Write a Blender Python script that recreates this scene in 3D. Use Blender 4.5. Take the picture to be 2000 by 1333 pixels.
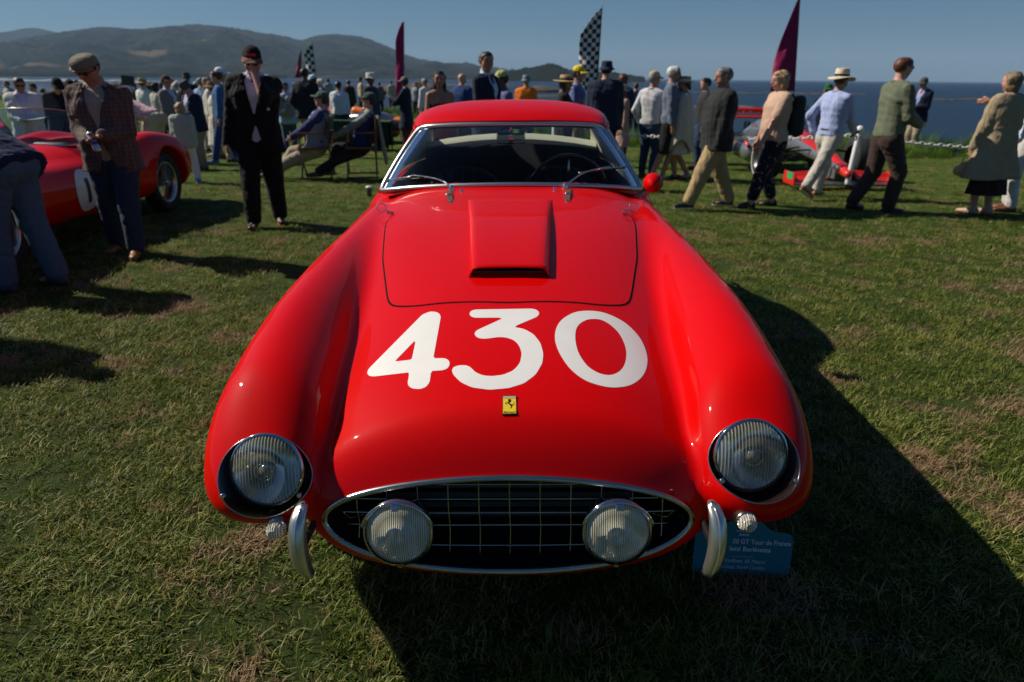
import bpy, bmesh, math, random
import numpy as np
from mathutils import Vector, Matrix, Euler

for _o in list(bpy.data.objects):
    bpy.data.objects.remove(_o, do_unlink=True)
SC = bpy.context.scene
COL = SC.collection
rnd = random.Random(7)

# ------------------------------------------------------------------ camera
CAM_H = 1.47
PITCH = math.radians(21.1)
ROLL = math.radians(0.5)
FPX = 1333.0            # focal length in pixels of the 2000 px wide frame
cam_data = bpy.data.cameras.new('camera')
cam = bpy.data.objects.new('camera', cam_data)
COL.objects.link(cam)
cam_data.lens = 24.0
cam_data.sensor_width = 36.0
cam_data.clip_start = 0.05
cam_data.clip_end = 60000
cam.matrix_world = Matrix.Translation((0, 0, CAM_H)) @ Matrix.Rotation(math.pi/2 - PITCH, 4, 'X') @ Matrix.Rotation(ROLL, 4, 'Z')
cam_data.dof.use_dof = True
cam_data.dof.focus_distance = 2.15
cam_data.dof.aperture_fstop = 3.2
SC.camera = cam
CM = np.array(cam.matrix_world.to_3x3())

def ray(px, py):
    d = CM @ np.array([(px-1000.0)/FPX, -(py-666.5)/FPX, -1.0])
    return d / np.linalg.norm(d)
def at_z(px, py, z=0.0):
    """point of the ray through a picture pixel at height z"""
    d = ray(px, py); t = (z-CAM_H)/d[2]
    return np.array([d[0]*t, d[1]*t, z])
def at_y(px, py, y):
    d = ray(px, py); t = y/d[1]
    return np.array([d[0]*t, y, CAM_H+d[2]*t])
def proj(p):
    q = CM.T @ (np.array(p, float) - np.array([0, 0, CAM_H]))
    return (1000+FPX*q[0]/-q[2], 666.5-FPX*q[1]/-q[2])

# ------------------------------------------------------------------ light
SUN_EL = math.radians(41.0)
SUN_AZ = math.radians(-73.0)       # measured from +y towards +x : sun to the left, a little ahead
sun_dir = Vector((math.sin(SUN_AZ)*math.cos(SUN_EL), math.cos(SUN_AZ)*math.cos(SUN_EL), math.sin(SUN_EL)))
sl = bpy.data.lights.new('sun', 'SUN')
sl.energy = 5.0
sl.angle = math.radians(0.53)
sl.color = (1.0, 0.915, 0.78)
so = bpy.data.objects.new('sun', sl)
COL.objects.link(so)
so.rotation_euler = sun_dir.to_track_quat('Z', 'Y').to_euler()
so.location = (-20, 6, 25)

world = bpy.data.worlds.new('World')
SC.world = world
world.use_nodes = True
wn = world.node_tree.nodes
wl = world.node_tree.links
wn.clear()
w_out = wn.new('ShaderNodeOutputWorld')
w_bg = wn.new('ShaderNodeBackground')
w_sky = wn.new('ShaderNodeTexSky')
w_sky.sky_type = 'NISHITA'
w_sky.sun_disc = False
w_sky.sun_elevation = SUN_EL
w_sky.sun_rotation = SUN_AZ
w_sky.air_density = 1.0
w_sky.dust_density = 0.6
w_sky.ozone_density = 2.0
w_sky.altitude = 0
w_mul = wn.new('ShaderNodeMix'); w_mul.data_type = 'RGBA'; w_mul.blend_type = 'MULTIPLY'
w_mul.inputs[0].default_value = 1.0
w_mul.inputs[7].default_value = (0.36, 0.62, 0.92, 1)
wl.new(w_sky.outputs[0], w_mul.inputs[6])
wl.new(w_mul.outputs[2], w_bg.inputs[0])
w_bg.inputs[1].default_value = 0.05
wl.new(w_bg.outputs[0], w_out.inputs[0])

SC.view_settings.view_transform = 'Standard'
SC.view_settings.look = 'None'
SC.view_settings.exposure = 0.15
SC.view_settings.gamma = 1.0
SC.view_settings.use_curve_mapping = False
SC.render.engine = 'CYCLES'
SC.cycles.max_bounces = 8
SC.cycles.transparent_max_bounces = 12
SC.cycles.volume_bounces = 0
SC.cycles.use_adaptive_sampling = True
SC.cycles.use_denoising = True
SC.cycles.sample_clamp_indirect = 6.0

# ------------------------------------------------------------------ materials
MATS = {}
def mat(name, color=(0.5, 0.5, 0.5), rough=0.6, metal=0.0, coat=0.0, spec=0.5, noise=None, bump=None, sheen=0.0,
        trans=0.0, alpha=None, ior=1.45, aniso=0.0):
    """noise = (scale, amount, color2) mottles the base colour; bump = (scale, strength)"""
    if name in MATS:
        return MATS[name]
    m = bpy.data.materials.new(name)
    m.use_nodes = True
    nt = m.node_tree
    b = nt.nodes['Principled BSDF']
    b.inputs['Base Color'].default_value = (*color, 1)
    b.inputs['Roughness'].default_value = rough
    b.inputs['Metallic'].default_value = metal
    b.inputs['Coat Weight'].default_value = coat
    b.inputs['Coat Roughness'].default_value = 0.03
    b.inputs['Specular IOR Level'].default_value = spec
    b.inputs['Sheen Weight'].default_value = sheen
    b.inputs['Transmission Weight'].default_value = trans
    b.inputs['IOR'].default_value = ior
    if alpha is not None:
        b.inputs['Alpha'].default_value = alpha
    tc = nt.nodes.new('ShaderNodeTexCoord')
    if noise:
        n = nt.nodes.new('ShaderNodeTexNoise')
        n.inputs['Scale'].default_value = noise[0]
        n.inputs['Detail'].default_value = 5
        nt.links.new(tc.outputs['Object'], n.inputs['Vector'])
        r = nt.nodes.new('ShaderNodeMapRange')
        r.inputs[1].default_value = 0.35; r.inputs[2].default_value = 0.65
        r.inputs[3].default_value = 0.0; r.inputs[4].default_value = noise[1]
        nt.links.new(n.outputs[0], r.inputs[0])
        mx = nt.nodes.new('ShaderNodeMix'); mx.data_type = 'RGBA'
        mx.inputs[6].default_value = (*color, 1)
        mx.inputs[7].default_value = (*noise[2], 1)
        nt.links.new(r.outputs[0], mx.inputs[0])
        nt.links.new(mx.outputs[2], b.inputs['Base Color'])
    if bump:
        n = nt.nodes.new('ShaderNodeTexNoise')
        n.inputs['Scale'].default_value = bump[0]
        n.inputs['Detail'].default_value = 4
        nt.links.new(tc.outputs['Object'], n.inputs['Vector'])
        bm_ = nt.nodes.new('ShaderNodeBump')
        bm_.inputs['Strength'].default_value = bump[1]
        bm_.inputs['Distance'].default_value = 0.01
        nt.links.new(n.outputs[0], bm_.inputs['Height'])
        nt.links.new(bm_.outputs[0], b.inputs['Normal'])
    MATS[name] = m
    return m

def node(nt, kind, **kw):
    n = nt.nodes.new(kind)
    for k, v in kw.items():
        setattr(n, k, v)
    return n

# ------------------------------------------------------------------ object helpers
def tag(o, label=None, cat=None, group=None, kind=None):
    if label: o['label'] = label
    if cat: o['category'] = cat
    if group: o['group'] = group
    if kind: o['kind'] = kind
    return o
def empty(name, loc=(0, 0, 0), rz=0.0, label=None, cat=None, group=None, sc=1.0):
    o = bpy.data.objects.new(name, None)
    COL.objects.link(o)
    o.empty_display_size = 0.2
    o.location = loc
    o.rotation_euler = (0, 0, rz)
    o.scale = (sc, sc, sc)
    return tag(o, label, cat, group)
def mk(name, verts, faces, m, parent=None, smooth=True, normals=None):
    me = bpy.data.meshes.new(name)
    verts = np.asarray(verts, dtype=np.float32)
    if isinstance(faces, np.ndarray):
        nf, k = faces.shape
        me.vertices.add(len(verts)); me.vertices.foreach_set('co', verts.ravel())
        me.loops.add(nf*k); me.loops.foreach_set('vertex_index', faces.astype(np.int32).ravel())
        me.polygons.add(nf)
        me.polygons.foreach_set('loop_start', np.arange(0, nf*k, k, dtype=np.int32))
        me.update(calc_edges=True)
    else:
        me.from_pydata(verts.tolist(), [], faces)
        me.update()
    if smooth:
        me.shade_smooth()
    if normals is not None:
        me.normals_split_custom_set_from_vertices(np.asarray(normals, dtype=np.float32))
    ms = m if isinstance(m, (list, tuple)) else [m]
    for x in ms:
        me.materials.append(x)
    o = bpy.data.objects.new(name, me)
    COL.objects.link(o)
    if parent is not None:
        o.parent = parent
    return o
def mk_bm(name, bm, m, parent=None, smooth=False):
    me = bpy.data.meshes.new(name)
    bm.to_mesh(me); bm.free()
    if smooth: me.shade_smooth()
    me.materials.append(m)
    o = bpy.data.objects.new(name, me)
    COL.objects.link(o)
    if parent is not None: o.parent = parent
    return o

class MB:
    """collects simple shapes into one mesh"""
    def __init__(self):
        self.v = []; self.f = []
    def add(self, v, f):
        n = len(self.v)
        self.v.extend([tuple(map(float, p)) for p in v])
        self.f.extend([tuple(i+n for i in q) for q in f])
        return self
    def box(self, c, s, rot=None, bev=0.0):
        hx, hy, hz = s[0]/2, s[1]/2, s[2]/2
        if bev > 0:
            b = min(bev, hx*.9, hy*.9, hz*.9)
            bmx = bmesh.new()
            bmesh.ops.create_cube(bmx, size=1.0, matrix=Matrix.Diagonal((s[0], s[1], s[2], 1)))
            bmesh.ops.bevel(bmx, geom=list(bmx.edges), offset=b, segments=2, affect='EDGES', profile=0.5)
            vs = [np.array(v.co) for v in bmx.verts]
            bmx.verts.index_update()
            fs = [[v.index for v in f.verts] for f in bmx.faces]
            bmx.free()
        else:
            vs = [np.array((x*hx, y*hy, z*hz)) for z in (-1, 1) for y in (-1, 1) for x in (-1, 1)]
            fs = [(0, 2, 3, 1), (4, 5, 7, 6), (0, 1, 5, 4), (2, 6, 7, 3), (0, 4, 6, 2), (1, 3, 7, 5)]
        if rot is not None:
            R = np.array(rot if isinstance(rot, Matrix) else Euler(rot).to_matrix())
            vs = [R @ v for v in vs]
        return self.add([v+np.array(c) for v in vs], fs)
    def tube(self, pts, r, n=8, closed=False, caps=True, flat=None):
        """tube through pts; r a radius or one per point; flat = (direction, factor) squashes it"""
        pts = [np.array(p, float) for p in pts]
        N = len(pts)
        rs = r if hasattr(r, '__len__') else [r]*N
        up = None; rings = []
        for i, p in enumerate(pts):
            a = pts[(i-1) % N] if (closed or i > 0) else pts[i]
            b = pts[(i+1) % N] if (closed or i < N-1) else pts[i]
            t = b-a; t = t/(np.linalg.norm(t)+1e-12)
            if up is None:
                up = np.array((0, 0, 1.)) if abs(t[2]) < .9 else np.array((1., 0, 0))
            s = np.cross(t, up); s /= (np.linalg.norm(s)+1e-12)
            up = np.cross(s, t)
            ring = []
            for k in range(n):
                an = 2*math.pi*k/n
                ring.append(p + rs[i]*(math.cos(an)*s + math.sin(an)*up))
            rings.append(ring)
        vs = [q for ring in rings for q in ring]
        fs = []
        M = N if closed else N-1
        for i in range(M):
            j = (i+1) % N
            for k in range(n):
                l = (k+1) % n
                fs.append((i*n+k, i*n+l, j*n+l, j*n+k))
        if caps and not closed:
            fs.append(tuple(range(n))[::-1]); fs.append(tuple((N-1)*n+k for k in range(n)))
        return self.add(vs, fs)
    def lathe(self, prof, c=(0, 0, 0), axis=(0, 0, 1), n=24, squash=(1, 1)):
        """prof = [(radius, height)...] turned round an axis"""
        ax = np.array(axis, float); ax /= np.linalg.norm(ax)
        u = np.cross(ax, (0, 0, 1.)) if abs(ax[2]) < .95 else np.cross(ax, (0, 1., 0))
        u /= np.linalg.norm(u); w = np.cross(ax, u)
        if abs(ax[2]) > .95:
            u = np.array((1., 0, 0)); w = np.cross(ax, u)
        vs = []
        for r, h in prof:
            for k in range(n):
                a = 2*math.pi*k/n
                vs.append(np.array(c)+ax*h+u*r*math.cos(a)*squash[0]+w*r*math.sin(a)*squash[1])
        fs = []
        for i in range(len(prof)-1):
            for k in range(n):
                l = (k+1) % n
                fs.append((i*n+k, i*n+l, (i+1)*n+l, (i+1)*n+k))
        return self.add(vs, fs)
    def build(self, name, m, parent=None, smooth=False):
        return mk(name, self.v, self.f, m, parent, smooth)

def catmull(pts, n=8, closed=False):
    P = [np.array(p, float) for p in pts]
    out = []
    N = len(P)
    for i in range(N if closed else N-1):
        p0 = P[(i-1) % N] if (closed or i > 0) else 2*P[0]-P[1]
        p1 = P[i]; p2 = P[(i+1) % N]
        p3 = P[(i+2) % N] if (closed or i < N-2) else 2*P[-1]-P[-2]
        for k in range(n):
            t = k/n
            out.append(.5*((2*p1)+(-p0+p2)*t+(2*p0-5*p1+4*p2-p3)*t*t+(-p0+3*p1-3*p2+p3)*t**3))
    if not closed: out.append(P[-1])
    return out

def spl(xs, ys):
    """smooth (monotone cubic) curve through (xs, ys) as a vectorised function"""
    xs = np.array(xs, float); ys = np.array(ys, float)
    h = np.diff(xs); d = np.diff(ys)/h
    m = np.zeros_like(ys)
    m[0] = d[0]; m[-1] = d[-1]
    for i in range(1, len(xs)-1):
        if d[i-1]*d[i] <= 0: m[i] = 0
        else:
            w1 = 2*h[i]+h[i-1]; w2 = h[i]+2*h[i-1]
            m[i] = (w1+w2)/(w1/d[i-1]+w2/d[i])
    def f(x):
        x = np.clip(x, xs[0], xs[-1])
        i = np.clip(np.searchsorted(xs, x, side='right')-1, 0, len(xs)-2)
        t = (x-xs[i])/h[i]
        return ((2*t**3-3*t**2+1)*ys[i]+(t**3-2*t**2+t)*h[i]*m[i]+(-2*t**3+3*t**2)*ys[i+1]+(t**3-t**2)*h[i]*m[i+1])
    return f

def smin(a, b, k):
    h = np.maximum(k-np.abs(a-b), 0)/k
    return np.minimum(a, b)-h*h*k*0.25
def smax(a, b, k):
    return -smin(-a, -b, k)

def surfnet(F, lo, h):
    """naive surface nets of the sampled field F (negative inside)"""
    F = F.astype(np.float32)
    nx, ny, nz = F.shape
    ins = F < 0
    cells = np.zeros((nx-1, ny-1, nz-1), np.int32)
    for dx in (0, 1):
        for dy in (0, 1):
            for dz in (0, 1):
                cells += ins[dx:nx-1+dx, dy:ny-1+dy, dz:nz-1+dz]
    mixed = (cells > 0) & (cells < 8)
    ci = np.argwhere(mixed)
    idx = -np.ones(mixed.shape, np.int64)
    idx[mixed] = np.arange(len(ci))
    acc = np.zeros((len(ci), 3), np.float32); cnt = np.zeros(len(ci), np.float32)
    offs = [(a, b, c) for a in (0, 1) for b in (0, 1) for c in (0, 1)]
    vals = {o: F[ci[:, 0]+o[0], ci[:, 1]+o[1], ci[:, 2]+o[2]] for o in offs}
    for o in offs:
        for ax in range(3):
            if o[ax] == 1: continue
            p = list(o); p[ax] = 1; p = tuple(p)
            a, b = vals[o], vals[p]
            c = (a < 0) != (b < 0)
            t = np.where(c, a/np.where(c, a-b, 1), 0)
            pos = np.zeros((len(ci), 3), np.float32)
            for k in range(3): pos[:, k] = o[k]
            pos[:, ax] = t
            acc += pos*c[:, None]; cnt += c
    V = (ci + acc/np.maximum(cnt, 1)[:, None])*h + np.array(lo)
    quads = []
    for ax in range(3):
        a = [slice(None)]*3; b = [slice(None)]*3
        a[ax] = slice(0, -1); b[ax] = slice(1, None)
        ch = ins[tuple(a)] != ins[tuple(b)]
        u, v = [(1, 2), (2, 0), (0, 1)][ax]
        e = np.argwhere(ch)
        e = e[(e[:, u] > 0) & (e[:, v] > 0) & (e[:, u] < F.shape[u]-1) & (e[:, v] < F.shape[v]-1)]
        if not len(e): continue
        def get(du, dv):
            q = e.copy(); q[:, u] -= du; q[:, v] -= dv
            return idx[q[:, 0], q[:, 1], q[:, 2]]
        q = np.stack([get(1, 1), get(0, 1), get(0, 0), get(1, 0)], 1)
        flip = ~ins[e[:, 0], e[:, 1], e[:, 2]]
        q[flip] = q[flip][:, ::-1]
        quads.append(q)
    Q = np.concatenate(quads) if quads else np.zeros((0, 4), int)
    return V, Q

def grad(F, P, e=1e-3):
    g = np.zeros_like(P)
    for k in range(3):
        d = np.zeros(3); d[k] = e
        g[:, k] = (F(*(P+d).T)-F(*(P-d).T))/(2*e)
    return g
def to_surface(F, P, it=4, clampd=0.02):
    P = np.array(P, float)
    for _ in range(it):
        g = grad(F, P); v = F(*P.T)
        s = v/np.maximum((g**2).sum(1), 1e-6)
        st = -g*s[:, None]
        L = np.linalg.norm(st, axis=1)
        st *= np.minimum(1, clampd/np.maximum(L, 1e-9))[:, None]
        P = P+st
    g = grad(F, P)
    g /= np.linalg.norm(g, axis=1)[:, None]+1e-9
    return P, g

def along(F, P, D, t0=0.0, t1=0.5, n=60):
    """first crossing outside->inside of F from points P along directions D (vectorised march + bisection)"""
    P = np.array(P, float); D = np.array(D, float)
    if D.ndim == 1: D = np.repeat(D[None], len(P), 0)
    ts = np.linspace(t0, t1, n)
    hit = np.full(len(P), np.nan); prev = F(*(P+D*ts[0]).T); lo = np.full(len(P), ts[0]); hi = lo.copy(); found = prev < 0
    for t in ts[1:]:
        v = F(*(P+D*t).T)
        c = (~found) & (v < 0)
        lo[c] = t-(ts[1]-ts[0]); hi[c] = t
        found |= c
    for _ in range(18):
        mid = .5*(lo+hi)
        v = F(*(P+D*mid[:, None]).T)
        lo = np.where(v < 0, lo, mid); hi = np.where(v < 0, mid, hi)
    return P+D*(.5*(lo+hi))[:, None], found

def grid_faces(nu, nv, closed_u=False):
    i = np.arange(nu if closed_u else nu-1)[:, None]; j = np.arange(nv-1)[None]
    i2 = (i+1) % nu
    return np.stack([i*nv+j, i2*nv+j, i2*nv+j+1, i*nv+j+1], -1).reshape(-1, 4)

def wobble(P, seed, scale, amp):
    """cheap smooth pseudo noise, one value per point"""
    r = np.random.RandomState(seed)
    out = np.zeros(len(P))
    for k in range(5):
        d = r.normal(size=3)*scale*(1+.5*k); ph = r.rand()*6.28
        out += np.sin(P@d+ph+1.3*np.sin(P@(r.normal(size=3)*scale*.7)+ph))/(1+.5*k)
    return out*amp/2.5
# ------------------------------------------------------------------ shared car tools
OFF = {}
_mk0 = mk
def mk(name, verts, faces, m, parent=None, smooth=True, normals=None):
    """as before, but meshes of a car are given in place and stored relative to its base"""
    verts = np.asarray(verts, dtype=np.float64)
    off = OFF.get(parent.name) if parent is not None else None
    if off is not None: verts = verts-off
    o = _mk0(name, verts, faces, m, parent, smooth, normals)
    if off is not None: OFF[o.name] = off
    return o

PAINT = mat('red_paint', (0.60, 0.0008, 0.0003), rough=0.5, coat=0.38, spec=0.04, noise=(3.0, 0.25, (0.55, 0.0007, 0.0003)))
CHROME = mat('chrome', (0.62, 0.62, 0.60), rough=0.07, metal=1.0)
CHROME_WORN = mat('chrome_worn', (0.50, 0.49, 0.44), rough=0.24, metal=1.0, noise=(14, .6, (.35, .34, .30)))
BLACK = mat('black_trim', (0.012, 0.012, 0.013), rough=0.45)
BLACKM = mat('matt_black', (0.006, 0.006, 0.007), rough=0.9, spec=0.1)
RUBBER = mat('tyre_rubber', (0.018, 0.018, 0.019), rough=0.75, bump=(60, .3))
VINYL = mat('black_vinyl', (0.012, 0.013, 0.017), rough=0.5, bump=(120, .2))
BEIGE = mat('beige_lining', (0.58, 0.54, 0.42), rough=0.85, noise=(6, .3, (.36, .33, .25)))
WHITEP = mat('white_number_paint', (0.78, 0.76, 0.72), rough=0.35, coat=0.3, noise=(9, .5, (.72, .70, .66)))
LEATHER = mat('brown_leather', (0.11, 0.05, 0.02), rough=0.6, bump=(90, .3))
DARKM = mat('dark_metal', (0.10, 0.10, 0.10), rough=0.4, metal=0.8)

def thin_glass(name, tint=(0.9, 0.95, 0.95), refl=0.10, rough=0.02, stripes=None, ior=1.45):
    if name in MATS: return MATS[name]
    m = bpy.data.materials.new(name); m.use_nodes = True
    nt = m.node_tree; nt.nodes.clear()
    out = node(nt, 'ShaderNodeOutputMaterial'); tr = node(nt, 'ShaderNodeBsdfTransparent'); gl = node(nt, 'ShaderNodeBsdfGlossy')
    tr.inputs[0].default_value = (*tint, 1); gl.inputs['Roughness'].default_value = rough
    fr = node(nt, 'ShaderNodeFresnel'); fr.inputs[0].default_value = ior
    ad = node(nt, 'ShaderNodeMath', operation='ADD', use_clamp=True); ad.inputs[1].default_value = refl-0.04
    mx = node(nt, 'ShaderNodeMixShader')
    nt.links.new(fr.outputs[0], ad.inputs[0]); nt.links.new(ad.outputs[0], mx.inputs[0])
    nt.links.new(tr.outputs[0], mx.inputs[1]); nt.links.new(gl.outputs[0], mx.inputs[2]); nt.links.new(mx.outputs[0], out.inputs[0])
    if stripes:
        tc = node(nt, 'ShaderNodeTexCoord'); wv = node(nt, 'ShaderNodeTexWave', wave_type='BANDS', bands_direction='X')
        wv.inputs['Scale'].default_value = stripes; wv.inputs['Distortion'].default_value = 0.3
        nt.links.new(tc.outputs['Object'], wv.inputs['Vector'])
        bu = node(nt, 'ShaderNodeBump'); bu.inputs['Strength'].default_value = 0.9; bu.inputs['Distance'].default_value = 0.004
        nt.links.new(wv.outputs['Fac'], bu.inputs['Height']); nt.links.new(bu.outputs[0], gl.inputs['Normal'])
        nt.links.new(bu.outputs[0], fr.inputs['Normal'])
    MATS[name] = m
    return m
GLASS = thin_glass('windscreen_glass', (0.84, 0.90, 0.90), 0.045, ior=1.13)
COVER = thin_glass('headlamp_cover_glass', (0.90, 0.90, 0.87), 0.03, 0.01, ior=1.25)

def lens_mat(name, tint, stripes, alpha=0.55):
    """fluted lamp glass: part see-through, part pale milky ribs"""
    m = bpy.data.materials.new(name); m.use_nodes = True
    nt = m.node_tree; b = nt.nodes['Principled BSDF']
    tc = node(nt, 'ShaderNodeTexCoord'); wv = node(nt, 'ShaderNodeTexWave', wave_type='BANDS', bands_direction='X')
    wv.inputs['Scale'].default_value = stripes; wv.inputs['Distortion'].default_value = 0.4; wv.inputs['Detail'].default_value = 2
    nt.links.new(tc.outputs['Object'], wv.inputs['Vector'])
    cr = node(nt, 'ShaderNodeValToRGB')
    cr.color_ramp.elements[0].color = (tint[0]*.6, tint[1]*.6, tint[2]*.6, 1); cr.color_ramp.elements[1].color = (*tint, 1)
    nt.links.new(wv.outputs['Fac'], cr.inputs[0]); nt.links.new(cr.outputs[0], b.inputs['Base Color'])
    b.inputs['Roughness'].default_value = 0.12; b.inputs['Coat Weight'].default_value = 0.6
    mr = node(nt, 'ShaderNodeMapRange'); mr.inputs[3].default_value = alpha-.25; mr.inputs[4].default_value = min(1, alpha+.2)
    nt.links.new(wv.outputs['Fac'], mr.inputs[0]); nt.links.new(mr.outputs[0], b.inputs['Alpha'])
    bu = node(nt, 'ShaderNodeBump'); bu.inputs['Strength'].default_value = .8; bu.inputs['Distance'].default_value = .003
    nt.links.new(wv.outputs['Fac'], bu.inputs['Height']); nt.links.new(bu.outputs[0], b.inputs['Normal'])
    MATS[name] = m
    return m

def body_mesh(F, lo, hi, h, proj_it=4):
    gx = np.arange(lo[0], hi[0]+h, h); gy = np.arange(lo[1], hi[1]+h, h); gz = np.arange(lo[2], hi[2]+h, h)
    X, Y, Z = np.meshgrid(gx, gy, gz, indexing='ij')
    V, Q = surfnet(F(X, Y, Z), lo, h)
    V, _ = to_surface(F, V, proj_it)
    return V, Q

def cut_hole(F, V, Q, c, n, u, a, b, depth=0.12, zone=None):
    """removes the faces inside an ellipse seen along n and snaps the hole's edge to it"""
    n = np.array(n, float); n /= np.linalg.norm(n)
    u = np.array(u, float); u = u-n*(u@n); u /= np.linalg.norm(u); w = np.cross(n, u)
    D = V-np.array(c)
    pu, pw, pn = D@u, D@w, D@n
    q = np.sqrt((pu/a)**2+(pw/b)**2)
    near = np.abs(pn) < depth
    if zone is not None: near &= zone(V)
    inn = (q < 1) & near
    full = inn[Q].all(1)
    Q = Q[~full]
    used = np.zeros(len(V), bool); used[Q.ravel()] = True
    mv = np.where(inn & used)[0]
    V = V.copy()
    if len(mv):
        s = 1/np.maximum(q[mv], 1e-3)
        P = np.array(c)+np.outer(pu[mv]*s, u)+np.outer(pw[mv]*s, w)+n*0.15
        R, ok = along(F, P, -n, 0, 0.35, 50)
        V[mv[ok]] = R[ok]
    return V, Q

def compact(V, Q):
    used = np.unique(Q)
    m = -np.ones(len(V), int); m[used] = np.arange(len(used))
    return V[used], m[Q]

def clip_cells(S, xs, ys):
    """cells of a 2-D field clipped to S < 0 -> (points, faces)"""
    pts = []; faces = []; key = {}
    nx, ny = S.shape
    def vid(p):
        k = (round(p[0], 7), round(p[1], 7))
        if k not in key:
            key[k] = len(pts); pts.append(k)
        return key[k]
    for i in range(nx-1):
        Si = S[i:i+2]
        if Si.min() >= 0: continue
        for j in range(ny-1):
            c = [(xs[i], ys[j], S[i, j]), (xs[i+1], ys[j], S[i+1, j]), (xs[i+1], ys[j+1], S[i+1, j+1]), (xs[i], ys[j+1], S[i, j+1])]
            neg = [q[2] < 0 for q in c]
            if not any(neg): continue
            if all(neg): poly = [(q[0], q[1]) for q in c]
            else:
                poly = []
                for k in range(4):
                    p, q = c[k], c[(k+1) % 4]
                    if p[2] < 0: poly.append((p[0], p[1]))
                    if (p[2] < 0) != (q[2] < 0):
                        t = p[2]/(p[2]-q[2]); poly.append((p[0]+(q[0]-p[0])*t, p[1]+(q[1]-p[1])*t))
            ids = []
            for p in poly:
                v = vid(p)
                if v not in ids: ids.append(v)
            if len(ids) >= 3: faces.append(tuple(ids))
    return np.array(pts), faces

def poly_sdf(polys, X, Y):
    """signed distance to closed polygons (even-odd)"""
    d = np.full(X.shape, 1e9); inside = np.zeros(X.shape, bool)
    for P in polys:
        P = np.array(P)
        for k in range(len(P)):
            a = P[k]; b = P[(k+1) % len(P)]
            e = b-a; L = e@e
            if L < 1e-12: continue
            t = np.clip(((X-a[0])*e[0]+(Y-a[1])*e[1])/L, 0, 1)
            d = np.minimum(d, np.hypot(X-a[0]-t*e[0], Y-a[1]-t*e[1]))
            if a[1] != b[1]:
                c = ((a[1] > Y) != (b[1] > Y)) & (X < (b[0]-a[0])*(Y-a[1])/(b[1]-a[1])+a[0])
                inside ^= c
    return np.where(inside, -d, d)

def round_poly(P, cut=6.0, n=2):
    P = [np.array(p, float) for p in P]
    for _ in range(n):
        Q = []
        for k in range(len(P)):
            a, b = P[k], P[(k+1) % len(P)]
            L = np.linalg.norm(b-a)
            t = min(.25, cut/max(L, 1e-9))
            Q += [a+(b-a)*t, b-(b-a)*t]
        P = Q; cut *= .5
    return P

# ------------------------------------------------------------------ the red coupe: body shape
f_zt = spl([1.30, 1.40, 1.47, 1.56, 1.70, 2.07, 2.60, 3.30, 3.60, 4.60, 5.30, 5.80], [.595, .625, .665, .705, .745, .802, .865, .930, .950, .95, .90, .80])
f_zb = spl([1.30, 1.60, 2.00, 5.0, 5.8], [.300, .235, .18, .18, .30])
f_a = spl([1.30, 1.50, 1.70, 2.10, 2.60, 3.00, 3.60, 5.00, 5.8], [.505, .524, .575, .635, .725, .785, .80, .76, .60])
f_n = spl([1.3, 1.9, 2.3, 3.0, 3.5, 5.8], [2.25, 2.25, 2.45, 3.1, 3.4, 3.0])
p_in = spl([1.30, 1.50, 1.70, 1.95, 2.4, 3.0, 5.8], [.146, .154, .170, .182, .182, .17, .17])
p_n = spl([1.3, 1.5, 1.9, 5.8], [2.2, 2.1, 1.7, 1.7])
p_x = spl([1.30, 1.50, 1.70, 2.10, 3.0, 3.6, 4.8, 5.8], [.606, .622, .640, .668, .684, .676, .66, .58])
p_a = spl([1.30, 1.50, 1.70, 2.10, 3.0, 3.6, 4.8, 5.8], [.146, .152, .149, .138, .136, .155, .19, .20])
p_zt = spl([1.30, 1.42, 1.50, 1.62, 1.80, 2.10, 2.60, 3.60, 4.30, 4.90, 5.40, 5.8], [.63, .675, .715, .762, .800, .832, .845, .850, .875, .895, .85, .74])
p_zb = spl([1.30, 1.50, 1.80, 5.0, 5.8], [.475, .40, .20, .20, .32])

def F_coupe(x, y, z):
    ax = np.abs(x)
    # middle volume
    zt, zb, a = f_zt(y), f_zb(y), f_a(y)
    zc = .45 if np.isscalar(y) else np.full_like(y, .45)
    zc = np.minimum(zc, (zt+zb)/2+.02)
    b = np.where(z > zc, zt-zc, zc-zb)
    n = f_n(y)
    yc = y-(z-.45)*.22
    cap = np.maximum(0, (1.495-yc)/.115)
    rear = np.maximum(0, (y-5.45)/.38)
    e = (ax/a)**n+(np.abs(z-zc)/b)**n+cap**2.4+rear**2.6
    d1 = (e**(1/n)-1)*np.minimum(b, .28)
    # fender volumes
    fx, fa, ft, fb = p_x(y), p_a(y), p_zt(y), p_zb(y)
    fc = .56
    fbb = np.where(z > fc, ft-fc, fc-fb)
    n2 = 2.3
    yy = y-(z-.585)*.60
    fcap = np.maximum(0, (1.56-yy)/.155)
    frear = np.maximum(0, (y-5.35)/.42)
    inner = ax < fx
    e2 = (np.abs(ax-fx)/np.where(inner, p_in(y), fa))**np.where(inner, p_n(y), n2)+(np.abs(z-fc)/fbb)**n2+fcap**2.2+frear**2.4
    d2 = (e2**(1/n2)-1)*np.minimum(fa, .2)
    d = smin(d1, d2, .032)
    # scuttle that carries the windscreen
    b3 = .966-.10*x*x-.62
    ys = y-.48*x*x
    e3 = (ax/.79)**6+(np.abs(z-.62)/np.maximum(b3, .1))**4+np.maximum(0, (3.64-ys)/.16)**2.2+np.maximum(0, (y-5.2)/.4)**2.4
    d = smin(d, (e3**.25-1)*.30, .06)
    # wheel openings
    for wy in (2.17, 4.77):
        r = np.hypot(y-wy, z-.32)
        w = smax(r-.346, .57-ax, .02)
        d = smax(d, -w, .02)
    return d

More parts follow.
